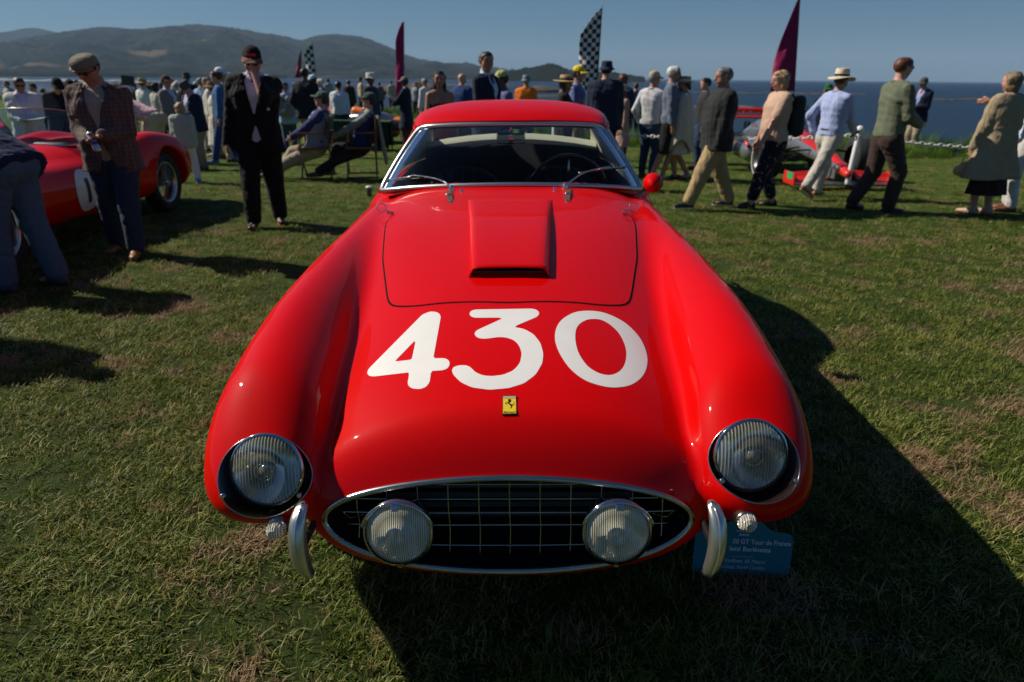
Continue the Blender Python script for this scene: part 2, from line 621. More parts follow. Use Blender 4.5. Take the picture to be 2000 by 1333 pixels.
CAR = empty('sports_coupe', (0, 3.4, 0))
CAR.rotation_euler = (0, -0.014, 0)
tag(CAR, 'glossy red vintage racing coupe with white number 430 on its nose', 'car')
OFF[CAR.name] = np.array((0, 3.4, 0))
bpy.context.view_layer.update()
CARM = np.array(CAR.matrix_world); CARI = np.linalg.inv(CARM)
def car_ray(px, py):
    """camera ray of a picture pixel in the coupe's (unshifted) frame"""
    o = (CARI @ np.array([0, 0, CAM_H, 1]))[:3]+np.array((0, 3.4, 0))
    d = CARI[:3, :3] @ ray(px, py)
    return o, d
def on_car(pxs, pys, F=None, t1=5.0):
    F = F or F_coupe
    O = []; D = []
    for a, b in zip(pxs, pys):
        o, d = car_ray(a, b); O.append(o); D.append(d)
    return along(F, O, np.array(D), 0.8, t1, 420)

V, Q = body_mesh(F_coupe, (-.90, 1.26, .14), (.90, 5.95, .98), .0165)

# mouth
MA, MBH = .456, .122
MC = np.array((0, 1.42, .445))
V, Q = cut_hole(F_coupe, V, Q, MC, (0, -1, 0), (1, 0, 0), MA, MBH, depth=.16)
th = np.linspace(0, 2*math.pi, 97)[:-1]
def mouth_xz(t, k=1.0):
    c, s = np.cos(t), np.sin(t)
    return MA*k*np.sign(c)*np.abs(c)**.92, MC[2]+MBH*k*np.sign(s)*np.abs(s)**.92
cx, cz = MA*np.cos(th), MC[2]+MBH*np.sin(th)
P = np.stack([cx, np.full_like(cx, 1.2), cz], 1)
rim, ok = along(F_coupe, P, np.array((0, 1., 0)), 0, .45, 90)
# headlamp holes
HL = {}
for s, dz in ((-1, .003), (1, .040)):
    c0 = np.array((.600*s+(.012 if s > 0 else 0), 1.40, .585+dz)); n0 = np.array((s*.16, -.84, .53)); n0 /= np.linalg.norm(n0)
    Pc, ok = along(F_coupe, [c0+n0*.2], -n0, 0, .5, 80)
    c0 = Pc[0]
    uu = np.array((1., 0, 0)); uu -= n0*(uu@n0); uu /= np.linalg.norm(uu); ww = np.cross(n0, uu)
    HL[s] = (c0, n0, uu, ww)
    V, Q = cut_hole(F_coupe, V, Q, c0, n0, uu, .103, .100, depth=.10)
# cockpit opening
fc = V[Q].mean(1)
keep = ~((fc[:, 2] > .70) & (fc[:, 1] > 3.548+.50*fc[:, 0]**2) & (fc[:, 1] < 5.30) & (np.abs(fc[:, 0]) < .675))
Q = Q[keep]
V, Q = compact(V, Q)
g = grad(F_coupe, V); g /= np.linalg.norm(g, axis=1)[:, None]+1e-9
mk('body', V, Q, PAINT, CAR, normals=g)

# mouth surround and duct
mb = MB(); mb.tube(rim+np.array((0, -.004, 0)), .0085, 8, closed=True); mb.build('grille_rim', CHROME_WORN, CAR, smooth=True)
ring2 = rim*np.array((.985, 1, 1))+np.array((0, .004, 0)); ring2[:, 2] = MC[2]+(rim[:, 2]-MC[2])*.985
ring3 = ring2*np.array((.80, 1, 1)); ring3[:, 1] = 1.60
ring3[:, 2] = MC[2]+(ring2[:, 2]-MC[2])*.92
vs = np.concatenate([ring2, ring3, [[0, 1.60, MC[2]]]])
N = len(ring2)
fs = [(i, (i+1) % N, N+(i+1) % N, N+i) for i in range(N)]+[(N+i, N+(i+1) % N, 2*N) for i in range(N)]
mk('air_duct', vs, fs, BLACKM, CAR)
# radiator core with fine fins
mb = MB()
for k in range(7):
    z = .36+k*.03
    mb.box((0, 1.575, z), (.66 if 0 < k < 6 else .5, .012, .016))
mb.build('radiator_core', mat('radiator', (.09, .09, .10), .5, .4), CAR)
# grille wires
def rim_y(x):
    i = np.argmin(np.abs(rim[:, 0]-x)+(rim[:, 2] < MC[2])*.001)
    return rim[i, 1]
vx = [k*.0765+.004 for k in range(-5, 6)]
for x in vx:
    hgt = MBH*math.sqrt(max(0, 1-(x/MA)**2))
    y = rim_y(x)+.03
    pts = [(x, y, MC[2]+hgt*.99), (x, y-.012, MC[2]+.02), (x+.002, y-.010, MC[2]-hgt*.35), (x, y-.028, MC[2]-hgt*.99)]
    MB().tube(catmull(pts, 5), .0021, 6).build('grille_wire', CHROME_WORN, CAR, True)
for k, zz in enumerate((.086, .046, .008, -.030, -.088)):
    hw = MA*math.sqrt(max(0, 1-(zz/MBH)**2))*.985
    pts = []
    for t in np.linspace(-1, 1, 17):
        x = hw*t
        pts.append((x, rim_y(x)+.028-.012*(1-abs(zz)/MBH)-(.012 if k == 4 else 0), MC[2]+zz+(.006*(t*t) if k == 4 else 0)))
    MB().tube(pts, .0021, 6).build('grille_wire', CHROME_WORN, CAR, True)
# bent broken wire ends by the left corner of the mouth
for s in (-1, 1):
    pts = [(s*.445, 1.475, .455), (s*.42, 1.46, .445), (s*.405, 1.462, .425), (s*.385, 1.46, .43), (s*.365, 1.455, .44)]
    MB().tube(catmull(pts, 5), .0014, 5).build('bent_wire', CHROME_WORN, CAR, True)

# fog lamps standing in the mouth
FLENS = lens_mat('fog_lamp_glass', (.86, .80, .58), 62, .70)
for s in (-1, 1):
    c = np.array((s*.262, 1.365, .452))
    n0 = np.array((0, -.985, .17)); n0 /= np.linalg.norm(n0)
    lamp = MB().lathe([(.020, .11), (.055, .085), (.074, .045), (.082, .012), (.085, 0), (.084, -.008), (.079, -.011)], c, -n0, 40).build('fog_lamp', CHROME, CAR, True)
    MB().lathe([(0.0005, .052), (.02, .050), (.05, .032), (.070, .008), (.078, 0)], c-n0*.006, -n0, 36).build('reflector', mat('reflector_silver', (.75, .74, .68), .12, 1.0), lamp, True)
    MB().lathe([(.0785, -.004), (.07, -.011), (.05, -.018), (.028, -.022), (.024, -.028), (.016, -.030), (.008, -.024), (.0005, -.024)], c, -n0, 40).build('lens', FLENS, lamp, True)
    # half hood over the top of the ring
    hood = []
    for a in np.linspace(math.radians(15), math.radians(165), 22):
        hood.append(c+np.array((math.cos(a)*.0875, 0, math.sin(a)*.0875))+n0*.012)
    MB().tube(hood, .0035, 6).build('hood_lip', CHROME, lamp, True)
    MB().box(c+np.array((0, -.022, .083)), (.018, .020, .006), (.2, 0, 0), .002).build('clip', CHROME, lamp)
    MB().box(c+np.array((0, -.012, -.087)), (.012, .012, .010), None, .002).build('screw', CHROME, lamp)
    MB().tube([c+np.array((0, .03, -.07)), c+np.array((0, .05, -.12))], .01, 8).build('bracket', BLACK, lamp)

# headlamps behind clear covers
HLENS = lens_mat('headlamp_glass', (.66, .65, .58), 40, .28)
for s in (-1, 1):
    c0, n0, uu, ww = HL[s]
    nr, na = 10, 48
    pts = [c0+n0*.15]
    for i in range(1, nr+1):
        for k in range(na):
            a = 2*math.pi*k/na; r = i/nr
            pts.append(c0+uu*.103*r*math.cos(a)+ww*.100*r*math.sin(a)+n0*.15)
    R, ok = along(F_coupe, pts, -n0, 0, .35, 60)
    edge = R[-na:]
    R = R+n0*.002
    fs = [(0, 1+(k+1) % na, 1+k) for k in range(na)]
    for i in range(nr-1):
        for k in range(na):
            a = 1+i*na+k; b = 1+i*na+(k+1) % na
            fs.append((a, b, b+na, a+na))
    bucket = MB().tube(edge, .0016, 6, closed=True).build('headlight', CHROME_WORN, CAR, True)
    mk('cover', R, fs, COVER, bucket)
    ri = c0-n0*.10
    v2 = [tuple(p) for p in edge]+[tuple(ri+uu*.10*math.cos(2*math.pi*k/na)+ww*.10*math.sin(2*math.pi*k/na)) for k in range(na)]+[tuple(ri)]
    f2 = [(k, (k+1) % na, na+(k+1) % na, na+k) for k in range(na)]+[(na+k, na+(k+1) % na, 2*na) for k in range(na)]
    mk('bucket', v2, f2, mat('dark_bucket', (.020, .006, .004), .45, .0, .15), bucket)
    ln = np.array((s*.02, -.96, .26)); ln /= np.linalg.norm(ln)
    lc = c0-n0*.034+ww*.014*(1 if ww[2] > 0 else -1)-np.array((s*.004, 0, 0))
    MB().lathe([(.080, .012), (.0905, .006), (.0935, 0), (.092, -.005), (.088, -.006)], lc, -ln, 44).build('lamp_ring', CHROME, bucket, True)
    MB().lathe([(0.0005, .055), (.02, .052), (.05, .036), (.075, .012), (.084, 0)], lc, -ln, 40).build('reflector', MATS['reflector_silver'], bucket, True)
    MB().lathe([(.089, -.003), (.078, -.013), (.055, -.021), (.030, -.026), (.0005, -.028)], lc, -ln, 44).build('lens', HLENS, bucket, True)
    MB().lathe([(0.0005, -.006), (.012, -.004), (.018, .004), (.020, .018), (.012, .03)], lc+ln*.010, -ln, 24).build('bulb', mat('bulb_glass', (.30, .27, .20), .15, .3), bucket, True)
    MB().tube([lc+ln*.020+np.array((.022*math.cos(a), 0, .022*math.sin(a))) for a in np.linspace(0, 2*math.pi, 25)[:-1]], .0015, 6, closed=True).build('bulb_ring', CHROME, bucket, True)
    for ang in (90, 210, 330):
        a = math.radians(ang)
        p = c0+uu*.097*math.cos(a)+(ww if ww[2] > 0 else -ww)*.094*math.sin(a)+n0*.15
        q, ok = along(F_coupe, [p], -n0, 0, .35, 60)
        MB().lathe([(.0005, -.006), (.005, -.005), (.0068, -.001), (.007, .003)], q[0]+n0*.002, -n0, 14).build('screw', CHROME, bucket, True)

# side lamps under the headlamps
for s in (-1, 1):
    px, py = ((541, 1033) if s < 0 else (1457, 1019))
    o, d = car_ray(px, py); t = (1.366-o[1])/d[1]; c = o+d*t
    n0 = np.array((s*.1, -.97, .05)); n0 /= np.linalg.norm(n0)
    sd = MB().lathe([(.018, .05), (.024, .02), (.026, .004), (.0255, -.001), (.022, -.003)], c, -n0, 24).build('side_lamp', CHROME_WORN, CAR, True)
    mb = MB()
    pr = [(.0225, -.002), (.0215, -.010), (.017, -.020), (.010, -.027), (.0005, -.029)]
    nseg = 36; vs = []
    for r, h in pr:
        for k in range(nseg):
            a = 2*math.pi*k/nseg; rr = r*(1+.05*(1 if k % 2 else -1))
            vs.append(c-n0*h+np.array((math.cos(a)*rr, 0, math.sin(a)*rr)))
    fs = [(i*nseg+k, i*nseg+(k+1) % nseg, (i+1)*nseg+(k+1) % nseg, (i+1)*nseg+k) for i in range(len(pr)-1) for k in range(nseg)]
    MB().add(vs, fs).build('lens', lens_mat('side_lamp_glass.%d' % s, (.75, .72, .60), 60, .85) if s < 0 else MATS['side_lamp_glass.-1'], sd)

# upright bumpers
BUMPC = mat('bumper_plating', (.68, .66, .59), .30, .9, noise=(18, .4, (.62, .60, .53)))
for s in (-1, 1):
    path = catmull([(s*.478, 1.350, .545), (s*.484, 1.322, .520), (s*.486, 1.305, .480), (s*.484, 1.298, .440), (s*.478, 1.299, .400), (s*.470, 1.306, .372)], 6)
    rs = [.004+.0175*max(0, math.sin(math.pi*i/(len(path)-1)))**.25 for i in range(len(path))]
    vs = []; nseg = 14
    for p, r in zip(path, rs):
        for k in range(nseg):
            a = 2*math.pi*k/nseg
            vs.append((p[0]+math.cos(a)*r*.95, p[1]+math.sin(a)*r*(.8 if math.sin(a) < 0 else 1.5), p[2]+0))
    fs = [(i*nseg+k, i*nseg+(k+1) % nseg, (i+1)*nseg+(k+1) % nseg, (i+1)*nseg+k) for i in range(len(path)-1) for k in range(nseg)]
    fs += [tuple(range(nseg)), tuple((len(path)-1)*nseg+k for k in range(nseg))]
    bo = MB().add(vs, fs).build('bumper', BUMPC, CAR, True)
    ridge = [p+np.array((0, -r*.80-.0005, 0)) for p, r in zip(path, rs)][1:-1]
    MB().tube(ridge, .0022, 6).build('ridge', BUMPC, bo, True)
    MB().box((s*.482, 1.36, .44), (.012, .12, .018), None, .003).build('bracket', BLACK, bo)

# ------------------------------------------------------------------ bonnet, numbers, badge, scoop
def top_project(pts2, offset):
    P = np.array([(p[0], p[1], 1.15) for p in pts2])
    R, ok = along(F_coupe, P, np.array((0, 0, -1.)), 0, .9, 120)
    g = grad(F_coupe, R); g /= np.linalg.norm(g, axis=1)[:, None]
    return R+g*offset, g
hood_poly = [(-.30, 2.105), (0, 2.066), (.30, 2.105), (.375, 2.145), (.405, 2.19), (.425, 2.27), (.50, 2.62), (.555, 3.0), (.565, 3.12), (.545, 3.20), (.49, 3.245), (.25, 3.31), (0, 3.33),
             (-.25, 3.31), (-.49, 3.245), (-.545, 3.20), (-.565, 3.12), (-.555, 3.0), (-.50, 2.62), (-.425, 2.27), (-.405, 2.19), (-.375, 2.145)]
hood_poly = round_poly(hood_poly, .02, 2)
xs = np.arange(-.60, .601, .0125); ys = np.arange(2.0, 3.361, .0125)
XX, YY = np.meshgrid(xs, ys, indexing='ij')
S = poly_sdf([hood_poly], XX, YY)
p2, f2 = clip_cells(S+.0035, xs, ys)
R, g = top_project(p2, .0022)
mk('bonnet', R, [q[::1] for q in f2], PAINT, CAR, normals=g)
# dark gap round the bonnet
hp = [np.array(p) for p in hood_poly]
dense = []
for k in range(len(hp)):
    a, b = hp[k], hp[(k+1) % len(hp)]
    n_ = max(1, int(np.linalg.norm(b-a)/.02))
    dense += [a+(b-a)*i/n_ for i in range(n_)]
dense = np.array(dense)
tn = np.roll(dense, -1, 0)-np.roll(dense, 1, 0); tn /= np.linalg.norm(tn, axis=1)[:, None]
nm = np.stack([tn[:, 1], -tn[:, 0]], 1)
i0 = dense+nm*.0030; i1 = dense-nm*.0045
R0, g0 = top_project(i0, .0009); R1, g1 = top_project(i1, .0009)
N = len(dense)
mk('bonnet_gap', np.concatenate([R0, R1]), [(k, (k+1) % N, N+(k+1) % N, N+k) for k in range(N)], BLACKM, CAR, normals=np.concatenate([g0, g1]))

def zoomed(L):      # outlines were traced on the photograph and are laid onto the bodywork
    return [(600+a/2.6667, 560+b/2.6667) for a, b in L]
four = [zoomed(x) for x in ([(640,131),(672,133),(693,145),(696,160),(657,375),(715,374),(738,384),(744,403),(735,425),(710,437),(646,441),(638,500),(620,524),(590,535),(555,534),(530,523),(523,505),(533,448),(345,470),(320,466),(311,450),(322,428),(600,147)], [(567,277),(455,392),(545,382)])]
three = [zoomed([(875,121),(1175,116),(1200,124),(1211,141),(1200,158),(1073,211),(1130,222),(1180,250),(1215,295),(1230,350),(1225,400),(1190,460),(1130,505),(1050,530),(950,539),(860,527),(800,500),(760,460),(752,435),(765,418),(800,410),(835,412),(855,425),(875,447),(915,464),(960,468),(1020,461),(1075,438),(1108,400),(1118,350),(1105,310),(1080,282),(1040,267),(1000,264),(925,274),(890,270),(873,256),(871,240),(885,228),(1027,163),(875,164),(852,158),(843,143),(853,127)])]
zero = [zoomed(catmull(x, 4, True)) for x in ([(1290,270),(1295,225),(1320,180),(1370,145),(1420,130),(1490,128),(1560,142),(1640,180),(1700,230),(1745,290),(1770,365),(1765,430),(1735,480),(1680,515),(1600,527),(1520,515),(1440,485),(1370,430),(1320,360),(1298,310)], [(1396,270),(1400,225),(1420,195),(1455,175),(1495,170),(1540,178),(1590,210),(1630,255),(1655,310),(1662,355),(1655,400),(1635,435),(1600,457),(1560,462),(1510,448),(1460,415),(1420,360),(1403,315)])]
three = [round_poly(p, 3, 2) for p in three]; four = [round_poly(p, 2.0, 2) for p in four]
def decal(name, polys, cell, m, offset, parent=CAR):
    A = np.array([q for p in polys for q in p])
    x0, y0 = A.min(0)-cell*2; x1, y1 = A.max(0)+cell*2
    xs = np.arange(x0, x1, cell); ys = np.arange(y0, y1, cell)
    X, Y = np.meshgrid(xs, ys, indexing='ij')
    p2, fs = clip_cells(poly_sdf(polys, X, Y), xs, ys)
    R, ok = on_car(p2[:, 0], p2[:, 1])
    g = grad(F_coupe, R); g /= np.linalg.norm(g, axis=1)[:, None]
    return mk(name, R+g*offset, [f[::-1] for f in fs], m, parent, normals=g)
for dn, pl in (('digit_four', four), ('digit_three', three), ('digit_zero', zero)):
    decal(dn, pl, 4.0, WHITEP, .0007)

# badge
YEL = mat('badge_yellow', (.80, .56, .03), .25, coat=.6)
bc = [(982.5, 776), (1007.5, 776), (1008, 809.5), (982.5, 810)]
def badge_pt(u, v, off):
    """u across 0..1, v down 0..1"""
    px = bc[0][0]*(1-u)*(1-v)+bc[1][0]*u*(1-v)+bc[2][0]*u*v+bc[3][0]*(1-u)*v
    py = bc[0][1]*(1-u)*(1-v)+bc[1][1]*u*(1-v)+bc[2][1]*u*v+bc[3][1]*(1-u)*v
    R, ok = on_car([px], [py]); g = grad(F_coupe, R); g /= np.linalg.norm(g)
    return R[0]+g[0]*off
cor = [badge_pt(0, 0, 0), badge_pt(1, 0, 0), badge_pt(1, 1, 0), badge_pt(0, 1, 0)]
nb = np.cross(cor[1]-cor[0], cor[3]-cor[0]); nb /= np.linalg.norm(nb); nb *= (1 if nb[2] > 0 else -1)
def bpt(u, v, off=0.0):
    return (cor[0]*(1-u)*(1-v)+cor[1]*u*(1-v)+cor[2]*u*v+cor[3]*(1-u)*v)+nb*off
def bquad(name, u0, v0, u1, v1, off, m, parent, thick=.001):
    t = [bpt(u0, v0, off), bpt(u1, v0, off), bpt(u1, v1, off), bpt(u0, v1, off)]
    b = [p-nb*thick for p in t]
    return mk(name, t+b, [(3, 2, 1, 0), (0, 1, 5, 4), (1, 2, 6, 5), (2, 3, 7, 6), (3, 0, 4, 7)], m, parent, smooth=False)
badge = bquad('badge', -.05, -.04, 1.05, 1.04, .0035, mat('badge_frame', (.04, .04, .045), .3, .5), CAR, .004)
bquad('enamel', 0, 0, 1, 1, .0042, YEL, badge)
bquad('green_stripe', 0, 0, 1, .045, .0046, mat('badge_green', (.02, .25, .08), .3), badge, .0003)
bquad('white_stripe', 0, .045, 1, .09, .0046, WHITEP, badge, .0003)
bquad('red_stripe', 0, .09, 1, .13, .0046, mat('badge_red', (.45, .02, .02), .3), badge, .0003)
horse = [(690,578),(730,535),(800,545),(805,600),(790,640),(755,635),(748,670),(790,700),(860,725),(890,700),(893,670),(870,640),(875,625),(900,660),(903,700),(885,745),(855,735),(835,770),(830,800),(795,845),(775,845),(805,795),(785,760),(730,700),(690,672),(655,665),(640,680),(665,720),(655,728),(620,690),(615,670),(640,640),(690,655),(715,620),(725,590)]
hu = [((a/16.66+950-982.5)/25.3, (b/16.66+750-776)/34) for a, b in horse]
def flat_poly(name, pts, m, parent, off):
    bmx = bmesh.new()
    vs = [bmx.verts.new(bpt(u, v, off)-OFF[CAR.name]) for u, v in pts]
    f = bmx.faces.new(vs); bmesh.ops.triangulate(bmx, faces=[f])
    return mk_bm(name, bmx, m, parent)
flat_poly('horse', hu, BLACKM, badge, .0047)

def text_mesh(txt, size, m, origin, ux, uy, parent, name='lettering', bold=0.0, shear=0.0, align='LEFT', width=None):
    cu = bpy.data.curves.new('text', 'FONT')
    cu.body = txt; cu.size = size; cu.align_x = align; cu.offset = bold; cu.shear = shear; cu.resolution_u = 3
    to = bpy.data.objects.new('text', cu)
    COL.objects.link(to)
    dg = bpy.context.evaluated_depsgraph_get()
    me = bpy.data.meshes.new_from_object(to.evaluated_get(dg))
    V = np.array([v.co for v in me.vertices]); F = [tuple(p.vertices) for p in me.polygons]
    bpy.data.objects.remove(to, do_unlink=True); bpy.data.curves.remove(cu); bpy.data.meshes.remove(me)
    if width is not None:
        V[:, 0] *= width/(V[:, 0].max()-V[:, 0].min())
    W = np.array(origin)+np.outer(V[:, 0], ux)+np.outer(V[:, 1], uy)
    return mk(name, W, F, m, parent, smooth=False)
bu = (cor[1]-cor[0]); bux = bu/np.linalg.norm(bu); bvy = (cor[0]-cor[3]); bvy /= np.linalg.norm(bvy)
text_mesh('ferrari', .0065, BLACKM, bpt(.06, .965, .0047), bux, bvy, badge, bold=.0002, width=np.linalg.norm(bu)*.88)

# scoop
sy0, sy1 = 2.275, 3.27
ns, nu = 40, 33
vs = []
def scoop_row(y, hh, w, inset=0.0):
    row = []
    for u in np.linspace(-1, 1, nu):
        au = abs(u)
        # flat top then a rounded shoulder and a steep side
        k = min(1, au/.90)
        xx = w*(au/.90) if au < .90 else w+(.010)*(au-.90)/.10
        prof = (1-k**14*.25) if au < .90 else .75*(1-((au-.90)/.10))
        row.append((math.copysign(xx, u), y, hh*prof))
    return row
for i in range(ns+1):
    t = i/ns; y = sy0+(sy1-sy0)*t
    w = .130+.062*t
    hh = .030*(1-t)**.8+.006+.010*math.sin(math.pi*t)
    if t > .97: hh *= (1-t)/.03*.9+.1
    vs += scoop_row(y, hh, w)
vs = np.array(vs)
base, g = top_project(vs[:, :2], 0)
W = base.copy(); W[:, 2] += vs[:, 2]+.0015
fs = [(i*nu+j, (i+1)*nu+j, (i+1)*nu+j+1, i*nu+j+1) for i in range(ns) for j in range(nu-1)]
sc_o = mk('air_scoop', W, [f[::-1] for f in fs], PAINT, CAR)
md = sc_o.modifiers.new('thick', 'SOLIDIFY'); md.thickness = .005; md.offset = -1
lip = W[:nu]
vv = [tuple(p) for p in lip]+[tuple(base[j]+np.array((0, 0, .001))) for j in range(nu)]
back = np.array(vv); back[:, 1] += .045
mk('scoop_throat', back, [(j, j+1, nu+j+1, nu+j) for j in range(nu-1)], BLACKM, sc_o, smooth=False)
MB().tube([lip[j]+np.array((0, .001, -.001)) for j in range(3, nu-3)], .0032, 6).build('lip', PAINT, sc_o, True)
mb = MB()   # mesh strip across the throat
mb.box(base[nu//2]+np.array((0, .012, .016)), (.255, .006, .008))
mb.build('throat_mesh', BLACK, sc_o)

# ------------------------------------------------------------------ cabin
ws_base = [(-.725, 3.835, .888), (-.66, 3.735, .907), (-.50, 3.625, .935), (-.27, 3.545, .955), (0, 3.52, .962), (.27, 3.545, .955), (.50, 3.625, .935), (.66, 3.735, .907), (.725, 3.835, .888)]
ws_top = [(-.525, 4.055, 1.200), (-.47, 4.000, 1.216), (-.36, 3.965, 1.224), (-.18, 3.94, 1.230), (0, 3.93, 1.232), (.18, 3.94, 1.230), (.36, 3.965, 1.224), (.47, 4.000, 1.216), (.525, 4.055, 1.200)]
cb = catmull(ws_base, 5); ct = catmull(ws_top, 5)
rows = 12; nb_ = len(cb); vs = []
for i in range(rows+1):
    t = i/rows
    for a, b in zip(cb, ct):
        p = a*(1-t)+b*t
        p = p+np.array((0, -.035, .02))*math.sin(math.pi*t)*.6
        vs.append(p)
vs = np.array(vs)
mk('windscreen', vs, grid_faces(rows+1, nb_), GLASS, CAR)
left = [vs[i*nb_] for i in range(rows+1)]; right = [vs[i*nb_+nb_-1] for i in range(rows+1)]
loop = list(vs[:nb_])+right[1:-1]+list(vs[rows*nb_:])[::-1]+left[1:-1][::-1]
loop = [np.array(p) for p in loop]
for _ in range(2):   # soften the corners
    loop = [(loop[i-1]+2*loop[i]+loop[(i+1) % len(loop)])/4 for i in range(len(loop))]
MB().tube(loop, .0135, 8, closed=True).build('windscreen_frame', mat('frame_metal', (.55, .55, .53), .38, 1.0), CAR, True)
MB().tube([p+np.array((0, -.004, 0)) for p in [q*np.array((.975, 1, 1))+np.array((0, .016, 0)) for q in loop]], .007, 6, closed=True).build('windscreen_seal', BLACK, CAR, True)
gs = [np.array(p)+np.array((0, .0, -.006)) for p in cb]; gs2 = [np.array(p)*np.array((1.0, 1, 1))+np.array((0, -.012, -.035)) for p in cb]; gs3 = [np.array(p)+np.array((0, -.022, -.085)) for p in cb]
mk('cowl', np.array(gs+gs2+gs3), grid_faces(3, len(cb)), PAINT, CAR)
# roof
RS = [(3.93, .125, 1.238, .535, 1.200), (3.98, .12, 1.262, .548, 1.200), (4.10, .09, 1.298, .565, 1.204), (4.40, .03, 1.332, .588, 1.205), (4.72, 0, 1.325, .592, 1.195), (5.05, -.05, 1.285, .575, 1.150)]
fy, fs_, fz, fw, fzs = [spl(range(len(RS)), [r[k] for r in RS]) for k in range(5)]
vv = np.linspace(0, len(RS)-1, 26); us = np.linspace(-1, 1, 41)
R = []
for v in vv:
    for u in us:
        a = abs(u)
        cross = (1-a**2.6)**(1/2.2) if a < 1 else 0
        R.append((float(fw(v))*math.sin(u*math.pi/2)**1 if False else float(fw(v))*u, float(fy(v))+float(fs_(v))*a**2, float(fzs(v))+(float(fz(v))-float(fzs(v)))*cross))
R = np.array(R)
roof = mk('roof', R, grid_faces(len(vv), len(us)), PAINT, CAR)
md = roof.modifiers.new('thick', 'SOLIDIFY'); md.thickness = .012; md.offset = -1
mk('headlining', R*np.array((.97, 1, 1))-np.array((0, -.02, .025)), grid_faces(len(vv), len(us)), BEIGE, CAR)
# rails, pillars and side glass
for s in (-1, 1):
    rail = [R[i*len(us)+(0 if s < 0 else len(us)-1)] for i in range(len(vv))]
    MB().tube([np.array(p)+np.array((0, 0, -.006)) for p in rail], .012, 8).build('roof_rail', PAINT, CAR, True)
    belt = catmull([(s*.728, 3.84, .885), (s*.742, 4.2, .915), (s*.742, 4.6, .93), (s*.73, 5.0, .94), (s*.68, 5.45, .93)], 6)
    MB().tube(belt, .012, 8).build('belt_rail', PAINT, CAR, True)
    sg = [rail[3], rail[10], rail[16], belt[12], belt[7], belt[1]]
    mk('side_window', sg, [(0, 1, 4, 5), (1, 2, 3, 4)] if s < 0 else [(5, 4, 1, 0), (4, 3, 2, 1)], GLASS, CAR, smooth=False)
    MB().tube([rail[16]+np.array((0, 0, -.01)), (np.array(rail[16])+belt[12])/2+np.array((s*.01, 0, 0)), belt[12]], .012, 8).build('pillar', PAINT, CAR, True)
    # rear quarter panel
    r0, r1 = np.array(rail[16]), np.array(rail[-1])
    q0, q1 = np.array(belt[12]), np.array(belt[-1])
    a = []
    for i in range(7):
        t = i/6
        for j in range(5):
            w_ = j/4
            top = r0*(1-t)+r1*t; bot = q0*(1-t)+(q1+np.array((-s*.08, .0, 0)))*t
            a.append(top*(1-w_)+bot*w_+np.array((s*.02*math.sin(math.pi*w_), 0, 0)))
    a = np.array(a)
    mk('quarter_panel', a, grid_faces(7, 5), PAINT, CAR)
    mk('quarter_lining', a+np.array((-s*.03, -.01, 0)), grid_faces(7, 5), BEIGE, CAR)
# rear window and its frame
rr = R[-len(us):]
rw = []
for i in range(9):
    t = i/8
    for j, p in enumerate(rr):
        u = us[j]
        bot = np.array((u*.60, 5.52-.10*u*u, .955))
        rw.append(p*(1-t)+bot*t+np.array((0, .02, .03))*math.sin(math.pi*t))
rw = np.array(rw)
mk('rear_window', rw, grid_faces(9, len(us)), GLASS, CAR)
MB().tube([rw[j] for j in range(len(us))], .012, 6).build('rear_window_frame', BLACK, CAR, True)
bs = [rw[8*len(us)+j] for j in range(len(us))]
MB().tube(bs, .012, 6).build('rear_window_seal', BLACK, CAR, True)

# interior
cabin = MB()
cabin.box((0, 4.45, .30), (1.24, 1.7, .02))
cabin.box((0, 3.80, .57), (1.20, .02, .46))
cabin.box((-.63, 4.50, .57), (.02, 1.4, .50)); cabin.box((.63, 4.50, .57), (.02, 1.4, .50))
cabin.build('cabin_floor', BLACKM, CAR)
dash = catmull([(-.66, 3.86, .855), (-.45, 3.80, .895), (0, 3.76, .905), (.45, 3.80, .895), (.66, 3.86, .855)], 6)
dv = []
for p in dash:
    dv += [p+np.array((0, -.205, .030)), p, p+np.array((0, .02, -.02)), p+np.array((0, .02, -.16))]
mk('dashboard', dv, grid_faces(len(dash), 4), BLACKM, CAR)
# rear bulkhead, parcel shelf and lining
bk = []
for i in range(9):
    u = -1+i/4
    bk += [(u*.60, 4.86+.10*(1-u*u), .30), (u*.60, 4.90+.10*(1-u*u), .99+.045*(1-u*u)), (u*.60, 5.04+.10*(1-u*u), 1.015+.05*(1-u*u))]
mk('rear_bulkhead', bk, grid_faces(9, 3), VINYL, CAR)
sh = []
for i in range(9):
    u = -1+i/4
    sh += [(u*.60, 5.00+.10*(1-u*u), 1.00+.05*(1-u*u)), (u*.60, 5.06+.10*(1-u*u), 1.045+.05*(1-u*u)), (u*.60, 5.42-.08*u*u, .985)]
mk('parcel_shelf', sh, grid_faces(9, 3), BEIGE, CAR)
for s in (-1, 1):
    st = []
    for i in range(13):
        u = -1+i/6
        hgt = .935-.09*abs(u)**2.5
        st += [(s*.31+u*.235, 4.42+.03*u*u, .36), (s*.31+u*.235, 4.50+.04*u*u, hgt-.02), (s*.31+u*.22, 4.54+.03*u*u, hgt), (s*.31+u*.22, 4.62, hgt-.02), (s*.31+u*.22, 4.64, .4)]
    seat = mk('seat_back', st, grid_faces(13, 5), VINYL, CAR)
    for i in range(7):
        u = -1+.1+i*.3
        hgt = .93-.09*abs(u)**2.5
        MB().tube([(s*.31+u*.225, 4.44, .5), (s*.31+u*.225, 4.488, hgt-.03), (s*.31+u*.215, 4.53, hgt+.004)], .010, 6).build('rib', VINYL, seat, True)
    MB().box((s*.31, 4.20, .40), (.46, .5, .16), None, .05).build('seat_cushion', VINYL, CAR, True)
